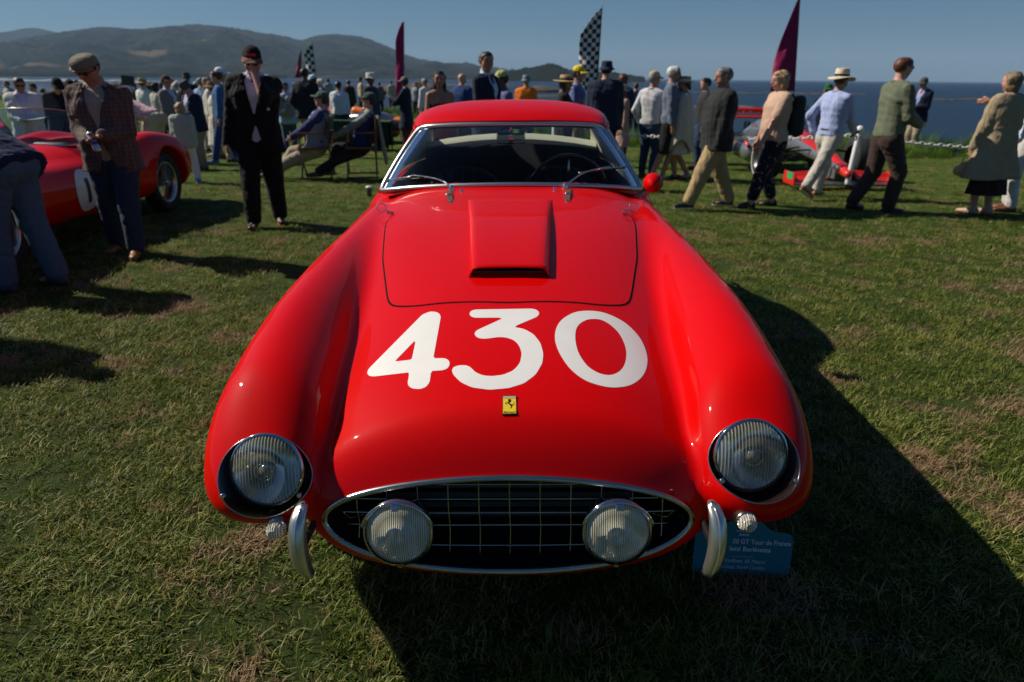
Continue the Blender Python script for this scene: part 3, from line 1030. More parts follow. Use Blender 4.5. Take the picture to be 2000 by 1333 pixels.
# steering wheel on the right-hand side of the picture
swc = np.array((.325, 4.00, .862)); ax_ = np.array((0, -.72, .30)); ax_ = np.array((0, -.93, -.36)); ax_ /= np.linalg.norm(ax_)
u_ = np.array((1., 0, 0)); w_ = np.cross(ax_, u_)
WOOD = mat('dark_wood_rim', (.045, .018, .012), .25, coat=.7)
sw = MB().tube([swc+u_*.218*math.cos(a)+w_*.218*math.sin(a) for a in np.linspace(0, 2*math.pi, 49)[:-1]], .0105, 8, closed=True).build('steering_wheel', WOOD, CAR, True)
for a in (90, 210, 330):
    a = math.radians(a)
    MB().tube([swc+ax_*.0, swc+u_*.19*math.cos(a)+w_*.19*math.sin(a)], .006, 6).build('spoke', CHROME_WORN, sw, True)
MB().lathe([(.0005, -.01), (.035, -.008), (.04, .01)], swc, ax_, 20).build('hub', BLACK, sw, True)
MB().tube([swc, swc+np.array((0, -.25, -.10))], .018, 8).build('column', BLACK, sw)
# inside mirror
mc = np.array((0, 4.00, 1.150))
im = MB().box(mc, (.160, .022, .058), (.1, 0, 0), .009).build('rear_view_mirror', CHROME, CAR, True)
MB().box(mc+np.array((0, -.006, .047)), (.014, .012, .05), (.2, 0, 0), .003).build('stalk', CHROME, im, True)
MB().box(mc+np.array((0, .004, .062)), (.12, .02, .024), None, .009).build('mount', BLACK, im, True)
for s in (-1, 1):
    for k in range(3):
        MB().box(mc+np.array((s*.042, -.014, -.018+k*.018)), (.058, .008, .008), None, .002).build('fin', CHROME, im)

# wipers
def on_glass(px, py, lift=.012):
    """point above the windscreen seen at a picture pixel"""
    o, d = car_ray(px, py)
    T = vs.reshape(rows+1, nb_, 3)
    best = None
    for i in range(rows):
        for j in range(nb_-1):
            a, b, c = T[i, j], T[i+1, j], T[i, j+1]
            n = np.cross(b-a, c-a); den = n@d
            if abs(den) < 1e-9: continue
            t = n@(a-o)/den; p = o+d*t
            q = np.linalg.norm(p-(T[i, j]+T[i+1, j+1])/2)
            if best is None or q < best[0]: best = (q, p)
    return best[1]+np.array((0, -.8, .6))*lift
def wiper(piv, arm, blade, blade2):
    R_, ok = on_car([piv[0]], [piv[1]]); p0 = R_[0]+np.array((0, 0, .012))
    a = [p0]+[on_glass(x, y, .022) for x, y in arm]
    w = MB().tube(catmull(a, 5), [.0050-.0022*i/(5*(len(a)-1)) for i in range(5*(len(a)-1)+1)], 6).build('wiper', CHROME, CAR, True)
    bl = [on_glass(x, y, .012) for x, y in blade]
    MB().tube(catmull(bl, 4), .0048, 6).build('blade', CHROME_WORN, w, True)
    b2 = [on_glass(x, y, .006) for x, y in blade2]
    MB().tube(catmull(b2, 4), .0035, 6).build('rubber', BLACK, w, True)
    MB().lathe([(.0005, -.014), (.009, -.012), (.013, -.002), (.014, .012)], p0, (0, 0, -1), 14).build('pivot', CHROME, w, True)
    return w
wiper((882, 372), [(868, 359), (842, 351), (805, 346)], [(754, 355), (795, 349), (806, 347)], [(756, 356), (805, 351), (850, 348)])
wiper((1104, 368), [(1116, 357), (1140, 342), (1172, 333), (1190, 330)], [(1130, 341), (1172, 333), (1222, 328)], [(1132, 342), (1172, 335), (1220, 329)])
# leather bonnet straps, catches and washer jets
for s, (px, py) in ((-1, (876, 384)), (1, (1111, 382))):
    R_, ok = on_car([px, px-s*4], [py-11, py+13])
    a, b = R_
    st = MB()
    mid = (a+b)/2; L = np.linalg.norm(b-a)
    up = np.array((0, 0, .004))
    di = (b-a)/L; sd = np.cross(di, (0, 0, 1)); sd /= np.linalg.norm(sd)
    vs_ = []
    for k in range(6):
        t = k/5; c = a*(1-t)+b*t+np.array((0, 0, .004+.006*math.sin(math.pi*t)))
        for e in (-1, 1): vs_ += [c+sd*e*.013, c+sd*e*.013-np.array((0, 0, .003))]
    fs_2 = []
    for k in range(5):
        o_ = k*4
        fs_2 += [(o_, o_+2, o_+6, o_+4), (o_, o_+4, o_+5, o_+1), (o_+2, o_+3, o_+7, o_+6)]
    strap = mk('leather_strap', vs_, fs_2, LEATHER, CAR, smooth=False)
    MB().tube([mid+sd*.018+up*3, mid-sd*.018+up*3], .0022, 6).tube([mid+sd*.018+up*3+di*.012, mid-sd*.018+up*3+di*.012], .0025, 6).tube([mid+sd*.018+up*3, mid+sd*.018+up*3+di*.012], .0025, 6).tube([mid-sd*.018+up*3, mid-sd*.018+up*3+di*.012], .0025, 6).build('buckle', CHROME, strap, True)
    MB().lathe([(.0005, -.006), (.006, -.004), (.006, .004)], b+np.array((0, 0, .004)), (0, 0, -1), 10).build('stud', CHROME, strap, True)
for px, py in ((902, 375), (1083, 373)):
    R_, ok = on_car([px], [py])
    MB().lathe([(.0005, -.020), (.004, -.018), (.004, -.010), (.007, -.006), (.007, .004)], R_[0], (0, 0, -1), 12).build('washer_jet', CHROME, CAR, True)
for s, (px, py) in ((-1, (762, 421)), (1, (1221, 420))):
    R_, ok = on_car([px], [py]); c = R_[0]+np.array((0, 0, .012))
    pin = MB().box(c, (.030, .016, .014), (0, 0, s*.3), .003).build('bonnet_pin', CHROME, CAR)
    ring = [c+np.array((s*.040+.021*math.cos(a), .010+.006*math.sin(a), .022+.019*math.sin(a))) for a in np.linspace(0, 2*math.pi, 25)[:-1]]
    MB().tube(ring, .0024, 6, closed=True).build('ring', CHROME, pin, True)
    MB().tube([c+np.array((-s*.02, -.01, .004)), c+np.array((s*.02, 0, .012)), c+np.array((s*.045, .004, .004)), c+np.array((s*.055, .0, -.010))], .0024, 6).build('pin_wire', CHROME, pin, True)

# fender mirror
o, d = car_ray(1277, 359); t = (3.62-o[1])/d[1]; c = o+d*t
mir = MB().lathe([(.0005, -.085), (.018, -.078), (.036, -.055), (.048, -.022), (.052, 0), (.050, .012), (.046, .015), (.0005, .016)], c+np.array((0, .02, 0)), (.25, 1, 0), 32).build('door_mirror', PAINT, CAR, True)
MB().lathe([(.0005, .0175), (.045, .0175)], c+np.array((0, .02, 0)), (.25, 1, 0), 24).build('mirror_glass', CHROME, mir)
MB().tube([c+np.array((-.02, .02, -.045)), c+np.array((-.045, .04, -.085))], .006, 8).build('stalk', CHROME, mir)

# wheels
def wire_wheel(parent, c, r, width, side, tyre_r=None, spokes=30, name='wheel'):
    """side = +1 when the outer face looks towards +x; c is the hub centre"""
    c = np.array(c, float); ax = np.array((side, 0, 0.))
    R_ = r; rim_r = r*.66
    hub = MB().lathe([(.0005, width*.50), (.018, width*.50), (.030, width*.42), (.036, width*.2), (.045, -.02), (.05, -width*.2)], c, ax, 20).build(name, CHROME, parent, True)
    prof = [(rim_r+.002, width*.36), (rim_r+.03, width*.48), (R_*.90, width*.50), (R_*.975, width*.40), (R_, width*.22), (R_, -width*.22), (R_*.975, -width*.40), (R_*.90, -width*.5), (rim_r+.03, -width*.48), (rim_r+.002, -width*.36)]
    MB().lathe(prof, c, ax, 48).build('tyre', RUBBER, hub, True)
    MB().lathe([(rim_r-.012, width*.33), (rim_r+.004, width*.37), (rim_r+.010, width*.40), (rim_r+.006, width*.42), (rim_r-.006, width*.38), (rim_r-.022, width*.20), (rim_r-.022, -width*.3), (rim_r+.004, -width*.36)], c, ax, 48).build('rim', mat('alloy_rim', (.55, .54, .52), .25, 1.0), hub, True)
    mb = MB()
    for k in range(spokes):
        a = 2*math.pi*k/spokes; b = a+(.32 if k % 2 else -.32)
        h0 = width*.34 if k % 2 else width*.05
        p = c+ax*h0+np.array((0, math.cos(b)*.034, math.sin(b)*.034))
        q = c+ax*width*.18+np.array((0, math.cos(a)*(rim_r-.016), math.sin(a)*(rim_r-.016)))
        mb.tube([p, q], .0022, 4, caps=False)
    so_ = mb.build('spokes', CHROME_WORN, hub); so_['kind'] = 'stuff'
    for a in (0, 2.1, 4.2):
        MB().box(c+ax*width*.52+np.array((0, math.cos(a)*.028, math.sin(a)*.028)), (.012, .03, .012), (a, 0, 0), .003).build('knock_off_ear', CHROME, hub)
    return hub
for s in (-1, 1):
    for wy in (2.17, 4.77):
        wire_wheel(CAR, (s*.655, wy, .325), .325, .16, s)
# exhaust and underside
MB().box((0, 3.6, .225), (.96, 3.0, .03), None, .01).build('underside', BLACKM, CAR)
# ------------------------------------------------------------------ lawn, shore, sea, hills
def lawn_material():
    m = bpy.data.materials.new('lawn_turf'); m.use_nodes = True
    nt = m.node_tree; b = nt.nodes['Principled BSDF']; L = nt.links.new
    tc = node(nt, 'ShaderNodeTexCoord')
    def noise(scale, detail=6, rough=.6, stretch=None):
        n = node(nt, 'ShaderNodeTexNoise'); n.inputs['Scale'].default_value = scale; n.inputs['Detail'].default_value = detail
        n.inputs['Roughness'].default_value = rough
        if stretch:
            mp = node(nt, 'ShaderNodeMapping'); mp.inputs['Scale'].default_value = stretch
            L(tc.outputs['Object'], mp.inputs[0]); L(mp.outputs[0], n.inputs['Vector'])
        else: L(tc.outputs['Object'], n.inputs['Vector'])
        return n
    fine = noise(95, 6, .75)
    cr = node(nt, 'ShaderNodeValToRGB'); e = cr.color_ramp.elements
    e[0].position = .36; e[0].color = (.020, .030, .008, 1)
    e[1].position = .66; e[1].color = (.105, .135, .038, 1)
    k = e.new(.5); k.color = (.055, .085, .020, 1)
    L(fine.outputs[0], cr.inputs[0])
    # dry straw-coloured patches
    patch = noise(1.9, 8, .68)
    pr = node(nt, 'ShaderNodeMapRange'); pr.inputs[1].default_value = .565; pr.inputs[2].default_value = .68
    L(patch.outputs[0], pr.inputs[0])
    dryf = noise(140, 4, .7)
    dc = node(nt, 'ShaderNodeValToRGB'); d = dc.color_ramp.elements
    d[0].position = .35; d[0].color = (.075, .050, .025, 1); d[1].position = .65; d[1].color = (.26, .18, .095, 1)
    L(dryf.outputs[0], dc.inputs[0])
    mx = node(nt, 'ShaderNodeMix', data_type='RGBA'); L(pr.outputs[0], mx.inputs[0]); L(cr.outputs[0], mx.inputs[6]); L(dc.outputs[0], mx.inputs[7])
    # broad tone changes, faint mowing bands running across
    big = noise(.22, 4, .5, (1, 1, 1))
    br = node(nt, 'ShaderNodeMapRange'); br.inputs[1].default_value = .35; br.inputs[2].default_value = .65; br.inputs[3].default_value = .78; br.inputs[4].default_value = 1.2
    L(big.outputs[0], br.inputs[0])
    mid = noise(5.5, 6, .65)
    mr = node(nt, 'ShaderNodeMapRange'); mr.inputs[1].default_value = .3; mr.inputs[2].default_value = .7; mr.inputs[3].default_value = .65; mr.inputs[4].default_value = 1.3
    L(mid.outputs[0], mr.inputs[0])
    mm = node(nt, 'ShaderNodeMath', operation='MULTIPLY'); L(br.outputs[0], mm.inputs[0]); L(mr.outputs[0], mm.inputs[1])
    sc_ = node(nt, 'ShaderNodeVectorMath', operation='SCALE'); L(mx.outputs[2], sc_.inputs[0]); L(mm.outputs[0], sc_.inputs[3])
    # far off the turf is watered and greener
    ln = node(nt, 'ShaderNodeSeparateXYZ'); L(tc.outputs['Object'], ln.inputs[0])
    fr = node(nt, 'ShaderNodeMapRange'); fr.inputs[1].default_value = 4.5; fr.inputs[2].default_value = 11; fr.inputs[4].default_value = .8
    L(ln.outputs['Y'], fr.inputs[0])
    gm = node(nt, 'ShaderNodeMix', data_type='RGBA', blend_type='MIX'); L(fr.outputs[0], gm.inputs[0]); L(sc_.outputs[0], gm.inputs[6])
    g2 = node(nt, 'ShaderNodeValToRGB'); q = g2.color_ramp.elements
    q[0].position = .3; q[0].color = (.040, .080, .010, 1); q[1].position = .7; q[1].color = (.105, .165, .024, 1)
    L(mid.outputs[0], g2.inputs[0]); L(g2.outputs[0], gm.inputs[7])
    L(gm.outputs[2], b.inputs['Base Color'])
    b.inputs['Roughness'].default_value = .95; b.inputs['Specular IOR Level'].default_value = .1
    bu = node(nt, 'ShaderNodeBump'); bu.inputs['Strength'].default_value = .9; bu.inputs['Distance'].default_value = .03
    L(fine.outputs[0], bu.inputs['Height']); L(bu.outputs[0], b.inputs['Normal'])
    return m
LAWN = lawn_material()

# edge of the lawn seen from above (x, y): near on the right, far on the left
edge = [(60, 19.0), (30, 19.5), (14, 18.5), (8, 18.8), (4.5, 21.0), (2.0, 24.0), (-1.0, 31.0), (-6.0, 38.0), (-14, 44.0), (-26, 50.0), (-45, 56.0), (-90, 62.0)]
ec = catmull([(a, b, 0) for a, b in edge], 8)
ec = [np.array((p[0]+.0, p[1]+.35*math.sin(i*1.7)+.2*math.sin(i*.63), 0)) for i, p in enumerate(ec)]
def lawn_h(x, y):
    t = np.clip((np.asarray(y, float)-8)/13, 0, 1)
    w = np.clip((np.asarray(y, float)-9)/12, 0, 1)
    return -.33*t*t*(3-2*t)+.02*np.sin(x*.9+1)*np.sin(y*.7)*w
vs = []; fs = []
n = len(ec); rowsN = 60
for p in ec:
    for k in range(rowsN+1):
        t = (k/rowsN)**2.2
        y = -14*(1-t)+p[1]*t if False else -14+(p[1]+14)*(1-(1-k/rowsN)**1.6)
        vs.append((p[0], y, float(lawn_h(p[0], y))))
    vs.append((p[0], p[1]+.9, -.55)); vs.append((p[0], p[1]+2.4, -2.2)); vs.append((p[0], p[1]+7, -6.5))
m_ = rowsN+4
fs = grid_faces(n, m_)[:, ::-1].copy()
lawn = mk('lawn', vs, fs, LAWN); lawn['kind'] = 'structure'

SEAM = bpy.data.materials.new('sea_water'); SEAM.use_nodes = True
nt = SEAM.node_tree; b = nt.nodes['Principled BSDF']
b.inputs['Base Color'].default_value = (.006, .022, .045, 1); b.inputs['Roughness'].default_value = .30; b.inputs['Specular IOR Level'].default_value = .2
tc = node(nt, 'ShaderNodeTexCoord'); mp = node(nt, 'ShaderNodeMapping'); mp.inputs['Scale'].default_value = (.35, 1.2, 1)
nt.links.new(tc.outputs['Object'], mp.inputs[0])
n1 = node(nt, 'ShaderNodeTexNoise'); n1.inputs['Scale'].default_value = .35; n1.inputs['Detail'].default_value = 8; n1.inputs['Roughness'].default_value = .68
nt.links.new(mp.outputs[0], n1.inputs['Vector'])
bu = node(nt, 'ShaderNodeBump'); bu.inputs['Strength'].default_value = 1.0; bu.inputs['Distance'].default_value = 1.3
nt.links.new(n1.outputs[0], bu.inputs['Height']); nt.links.new(bu.outputs[0], b.inputs['Normal'])
cr = node(nt, 'ShaderNodeValToRGB'); cr.color_ramp.elements[0].position = .35; cr.color_ramp.elements[0].color = (.0018, .009, .024, 1)
cr.color_ramp.elements[1].position = .7; cr.color_ramp.elements[1].color = (.005, .022, .050, 1)
nt.links.new(n1.outputs[0], cr.inputs[0]); nt.links.new(cr.outputs[0], b.inputs['Base Color'])
SEA_Z = -5.0
mb = MB()
mb.add([(-12000, 12, SEA_Z), (12000, 12, SEA_Z), (12000, 14000, SEA_Z), (-12000, 14000, SEA_Z)], [(0, 1, 2, 3)])
sea = mb.build('sea', SEAM); sea['kind'] = 'structure'
tag(sea, kind='structure')

def sea_pt(px, py): return at_z(px, py, SEA_Z)
# kelp beds and shoals floating on the water
KELP = mat('kelp', (.085, .060, .030), .8, noise=(.6, .8, (.04, .035, .02)))
def slick(pxs, y0, th_px, name, label, m, seed):
    r = random.Random(seed); mbk = MB()
    x0, x1 = pxs
    L_ = []; N_ = int((x1-x0)/9)+2
    up = []; lo_ = []
    for i in range(N_):
        t = i/(N_-1); px = x0+(x1-x0)*t
        yy = y0+(px-1000)*.0088+1.0*math.sin(i*.5+seed)
        hh = th_px*(.35+.65*r.random())*math.sin(math.pi*min(1, max(0.02, t)))**.4
        a = sea_pt(px, yy-hh/2); c = sea_pt(px, yy+hh/2)
        up.append((a[0], a[1], SEA_Z+.15)); lo_.append((c[0], c[1], SEA_Z+.15))
    V_ = up+lo_+[(p[0], p[1], SEA_Z-.3) for p in lo_]
    F_ = [(i, N_+i, N_+i+1, i+1) for i in range(N_-1)]+[(N_+i, 2*N_+i, 2*N_+i+1, N_+i+1) for i in range(N_-1)]
    o = mk(name, V_, F_, m, smooth=False)
    return tag(o, kind='stuff')
slick((1235, 1700), 177.5, 3.0, 'kelp_bed', '', KELP, 1)
slick((1755, 1960), 187, 3.2, 'kelp_bed', '', KELP, 2)
slick((1090, 1260), 171, 2.2, 'kelp_bed', '', KELP, 3)
slick((660, 1010), 168, 5, 'kelp_bed', '', KELP, 4)
slick((690, 900), 180, 4, 'kelp_bed', '', KELP, 5)
slick((700, 1130), 187, 5, 'kelp_bed', '', KELP, 6)
slick((1130, 1480), 205, 1.6, 'kelp_bed', '', mat('pale_kelp', (.16, .15, .12), .8), 7)
SAND = mat('wet_sand', (.30, .30, .28), .5, noise=(.02, .6, (.20, .21, .21)))
o = slick((-500, 345), 165.5, 5, 'beach', '', SAND, 8); o['kind'] = 'structure'

# rocks at the water's edge
ROCK = mat('shore_rock', (.10, .085, .065), .95, noise=(2.5, .9, (.045, .04, .035)), bump=(3, 1.0))
def rock(px, py, w, h, label, seed, y=62):
    c = at_y(px, py, y)
    u, v = 20, 10; vs = []
    for i in range(v+1):
        ph = math.pi/2*i/v
        for k in range(u):
            a = 2*math.pi*k/u
            rr = math.cos(ph)
            vs.append([math.cos(a)*rr*w/2, math.sin(a)*rr*w*.4, math.sin(ph)*h])
    vs = np.array(vs); k = 1+wobble(vs*np.array((1, 1, 1.5)), seed, 1.6/max(1, w*.3), .35)
    vs = vs*k[:, None]; vs[:, 2] -= h*.35
    o = mk('shore_rock', vs, np.array([(i*u+j, i*u+(j+1) % u, (i+1)*u+(j+1) % u, (i+1)*u+j) for i in range(v) for j in range(u)]), ROCK, smooth=False)
    o.location = c
    return tag(o, label, 'rock', 'rocks at the edge of the bay')
rock(812, 178, 4.6, 1.1, 'large brown rock at the waterline behind the woman in the strapless dress', 3)
rock(770, 176, 3.4, .6, 'low flat brown rock left of the large rock at the waterline', 5)
rock(1062, 176, 4.0, .5, 'low dark rock in the water right of the man in the orange jacket', 6)

# hills across the bay
def hill_mat(name, c1, c2, c3, sc=.004):
    m = bpy.data.materials.new(name); m.use_nodes = True
    nt = m.node_tree; b = nt.nodes['Principled BSDF']; L = nt.links.new
    tc = node(nt, 'ShaderNodeTexCoord')
    n = node(nt, 'ShaderNodeTexNoise'); n.inputs['Scale'].default_value = sc*2.2; n.inputs['Detail'].default_value = 10; n.inputs['Roughness'].default_value = .7
    L(tc.outputs['Object'], n.inputs['Vector'])
    cr = node(nt, 'ShaderNodeValToRGB'); e = cr.color_ramp.elements
    e[0].position = .42; e[0].color = (*c1, 1); e[1].position = .60; e[1].color = (*c2, 1)
    L(n.outputs[0], cr.inputs[0])
    n2 = node(nt, 'ShaderNodeTexNoise'); n2.inputs['Scale'].default_value = sc*.45; n2.inputs['Detail'].default_value = 4
    L(tc.outputs['Object'], n2.inputs['Vector'])
    at = node(nt, 'ShaderNodeAttribute'); at.attribute_name = 'grassland'
    ad = node(nt, 'ShaderNodeMath', operation='ADD'); L(n2.outputs[0], ad.inputs[0]); L(at.outputs['Fac'], ad.inputs[1])
    mr = node(nt, 'ShaderNodeMapRange'); mr.inputs[1].default_value = .78; mr.inputs[2].default_value = .92
    L(ad.outputs[0], mr.inputs[0])
    mx = node(nt, 'ShaderNodeMix', data_type='RGBA'); L(mr.outputs[0], mx.inputs[0]); L(cr.outputs[0], mx.inputs[6]); mx.inputs[7].default_value = (*c3, 1)
    L(mx.outputs[2], b.inputs['Base Color']); b.inputs['Roughness'].default_value = 1; b.inputs['Specular IOR Level'].default_value = 0
    bu = node(nt, 'ShaderNodeBump'); bu.inputs['Distance'].default_value = 45; bu.inputs['Strength'].default_value = 1
    n3 = node(nt, 'ShaderNodeTexNoise'); n3.inputs['Scale'].default_value = sc*6; n3.inputs['Detail'].default_value = 6
    L(tc.outputs['Object'], n3.inputs['Vector']); L(n3.outputs[0], bu.inputs['Height']); n3.inputs['Roughness'].default_value = .75; L(bu.outputs[0], b.inputs['Normal'])
    return m
def hills(name, ridge, dist, depth, m, seed, rough=1.0, grass=None, fray=0.0, base_px=None):
    """a range whose skyline passes through the given picture points at a given distance"""
    rx = spl([p[0] for p in ridge], [p[1] for p in ridge])
    pxs = np.arange(ridge[0][0], ridge[-1][0]+1, 4.0)
    nr = 46; vs = []; gr = []
    r = random.Random(seed)
    for i, px in enumerate(pxs):
        py = float(rx(px))+fray*(r.random()-.5)
        top = at_y(px, py, dist)
        H_ = top[2]-SEA_Z
        for k in range(nr+1):
            t = k/nr
            yy = dist-depth*(1-t)
            # spur-like slopes
            zz = SEA_Z+H_*(t**1.15)
            vs.append((top[0]*yy/dist, yy, zz))
            g_ = 0
            for (gx, gt, sx, st_, amt) in (grass or []):
                g_ = max(g_, amt*math.exp(-((px-gx)/sx)**2-((t-gt)/st_)**2))
            gr.append(g_)
        vs.append((top[0]*1.05, dist*1.05, SEA_Z+H_*.6)); gr.append(0)
    vs = np.array(vs); nn = nr+2
    T_ = np.tile(np.append(np.arange(nr+1)/nr, 1), len(pxs))
    amp = np.sin(np.pi*np.clip(T_, 0, 1))*rough
    P_ = vs/np.array((dist*.05, dist*.05, dist*.05))
    wv = wobble(P_*np.array((1, .5, 0)), seed, 1.6, 1)+.5*wobble(P_*np.array((1, .5, 0)), seed+1, 4.5, 1)
    vs[:, 2] += wv*amp*dist*.012
    vs[:, 2] = np.maximum(vs[:, 2], SEA_Z-2)
    o = mk(name, vs, grid_faces(len(pxs), nn)[:, ::-1].copy(), m, smooth=True)
    a = o.data.attributes.new('grassland', 'FLOAT', 'POINT'); a.data.foreach_set('value', np.array(gr, np.float32))
    return tag(o, kind='structure')
HM1 = hill_mat('forested_hill', (.008, .012, .009), (.050, .054, .038), (.19, .15, .10), .0045)
HM2 = hill_mat('dark_headland', (.014, .020, .011), (.035, .042, .026), (.16, .12, .08), .02)
hills('far_hills', [(-500, 60), (-300, 48), (-120, 66), (0, 64), (62, 55), (130, 66), (220, 62), (400, 90), (700, 150)], 5600, 900, HM1, 4, .6)
hills('coastal_hills', [(-500, 40), (-350, 90), (-200, 60), (-60, 95), (0, 84), (60, 72), (130, 62), (200, 53), (270, 57), (330, 52), (380, 48), (440, 53), (500, 62), (560, 72), (590, 79), (610, 72), (645, 67), (690, 70), (730, 80), (770, 97), (800, 110), (850, 121), (900, 130), (940, 136), (1000, 146), (1060, 153)], 4200, 2300, HM1, 9, 1.0,
      grass=[(285, .30, 55, .10, .55), (60, .16, 90, .06, .5), (380, .42, 30, .08, .4), (640, .07, 90, .05, .5), (140, .12, 30, .05, .4), (-40, .3, 60, .1, .4)], fray=2.2)
hills('wooded_foothills', [(-500, 132), (-200, 138), (0, 142), (60, 146), (120, 143), (190, 148), (260, 146), (330, 149), (400, 145), (500, 151), (560, 155)], 2000, 500, HM2, 17, .5, fray=3.5)
hills('headland', [(960, 151), (990, 141), (1010, 137), (1030, 132), (1050, 130), (1075, 124), (1090, 127), (1105, 135), (1120, 137), (1150, 134), (1180, 141), (1210, 143), (1240, 148), (1262, 153)], 1500, 160, HM2, 21, .3,
      grass=[(1090, .0, 160, .10, .45)], fray=2.6)

# air: pale sea haze between the lawn and the hills
hm = bpy.data.materials.new('sea_haze'); hm.use_nodes = True
nt = hm.node_tree; nt.nodes.clear()
o_ = node(nt, 'ShaderNodeOutputMaterial'); pv = node(nt, 'ShaderNodeVolumePrincipled')
pv.inputs['Color'].default_value = (.50, .73, 1.0, 1); pv.inputs['Density'].default_value = HAZE if 'HAZE' in globals() else .00008
pv.inputs['Anisotropy'].default_value = 0.0
nt.links.new(pv.outputs[0], o_.inputs['Volume'])
mb = MB().box((0, 7000, 220), (25000, 14400, 470))
hz = mb.build('haze', hm); hz['kind'] = 'stuff'

# tufty rough grass along the edge of the lawn, in front of the water
def blade_mesh(nb, hgt, spread, width, seed, lean=.5, m=None, name='tuft'):
    r = random.Random(seed); V_ = []; F_ = []
    for _ in range(nb):
        a = r.random()*6.283; d = spread*math.sqrt(r.random())
        x, y = math.cos(a)*d, math.sin(a)*d
        b_ = r.random()*6.283; h_ = hgt*(.55+.6*r.random()); w = width*(.7+.6*r.random())
        lx, ly = math.cos(b_), math.sin(b_); ln = lean*h_*(.3+r.random())
        k0 = len(V_)
        sx, sy = -ly*w/2, lx*w/2
        for t, ww in ((0, 1), (.5, .8), (1, .12)):
            ox, oy = lx*ln*t*t, ly*ln*t*t
            z = h_*t*(1-.18*t*lean)
            V_ += [(x+ox-sx*ww, y+oy-sy*ww, z), (x+ox+sx*ww, y+oy+sy*ww, z)]
        F_ += [(k0, k0+1, k0+3, k0+2), (k0+2, k0+3, k0+5, k0+4)]
    return V_, F_
def grass_mat(name, stops, dry, rough=.55):
    m = bpy.data.materials.new(name); m.use_nodes = True
    nt = m.node_tree; b = nt.nodes['Principled BSDF']; L = nt.links.new
    oi = node(nt, 'ShaderNodeObjectInfo'); geo = node(nt, 'ShaderNodeNewGeometry')
    n = node(nt, 'ShaderNodeTexNoise'); n.inputs['Scale'].default_value = 1.9; n.inputs['Detail'].default_value = 8; n.inputs['Roughness'].default_value = .68
    L(geo.outputs['Position'], n.inputs['Vector'])
    n2 = node(nt, 'ShaderNodeTexNoise'); n2.inputs['Scale'].default_value = 60; n2.inputs['Detail'].default_value = 2
    L(geo.outputs['Position'], n2.inputs['Vector'])
    rr = node(nt, 'ShaderNodeMath', operation='ADD'); L(n2.outputs[0], rr.inputs[0]); L(oi.outputs['Random'], rr.inputs[1])
    hf = node(nt, 'ShaderNodeMath', operation='MULTIPLY'); hf.inputs[1].default_value = .5; L(rr.outputs[0], hf.inputs[0])
    cr = node(nt, 'ShaderNodeValToRGB'); cr.color_ramp.elements.remove(cr.color_ramp.elements[0])
    cr.color_ramp.elements[0].position = stops[0][0]; cr.color_ramp.elements[0].color = (*stops[0][1], 1)
    for p, c in stops[1:]:
        e = cr.color_ramp.elements.new(p); e.color = (*c, 1)
    L(hf.outputs[0], cr.inputs[0])
    pr = node(nt, 'ShaderNodeMapRange'); pr.inputs[1].default_value = .535; pr.inputs[2].default_value = .60; pr.inputs[4].default_value = 1.0
    L(n.outputs[0], pr.inputs[0])
    mx = node(nt, 'ShaderNodeMix', data_type='RGBA'); L(pr.outputs[0], mx.inputs[0]); L(cr.outputs[0], mx.inputs[6]); mx.inputs[7].default_value = (*dry, 1)
    L(mx.outputs[2], b.inputs['Base Color']); b.inputs['Roughness'].default_value = rough; b.inputs['Specular IOR Level'].default_value = .25
    tl = node(nt, 'ShaderNodeBsdfTranslucent'); L(mx.outputs[2], tl.inputs[0]); ms = node(nt, 'ShaderNodeMixShader'); ms.inputs[0].default_value = .30
    out = nt.nodes['Material Output']; L(b.outputs[0], ms.inputs[1]); L(tl.outputs[0], ms.inputs[2]); L(ms.outputs[0], out.inputs[0])
    return m
GM = grass_mat('grass_blades', [(.25, (.050, .088, .010)), (.5, (.125, .170, .020)), (.64, (.25, .265, .05)), (.78, (.42, .35, .15))], (.33, .225, .12))
RM = grass_mat('rough_grass', [(.25, (.045, .10, .008)), (.5, (.10, .20, .016)), (.75, (.17, .27, .03))], (.14, .21, .03))
coll = bpy.data.collections.new('tuft_shapes')      # not linked to the scene: only instanced
for k in range(9):
    nbl = [26, 34, 30, 20, 38, 26, 30, 16, 34][k]
    V_, F_ = blade_mesh(nbl, [.036, .030, .045, .052, .026, .034, .040, .060, .030][k]*.92, [.075, .09, .08, .06, .10, .085, .08, .05, .09][k], .0042, 50+k, lean=[1.1, 1.5, .9, .8, 1.9, 1.4, 1.0, .8, 1.7][k])
    me = bpy.data.meshes.new('tuft'); me.from_pydata(V_, [], F_); me.materials.append(GM)
    ob = bpy.data.objects.new('tuft', me); coll.objects.link(ob)

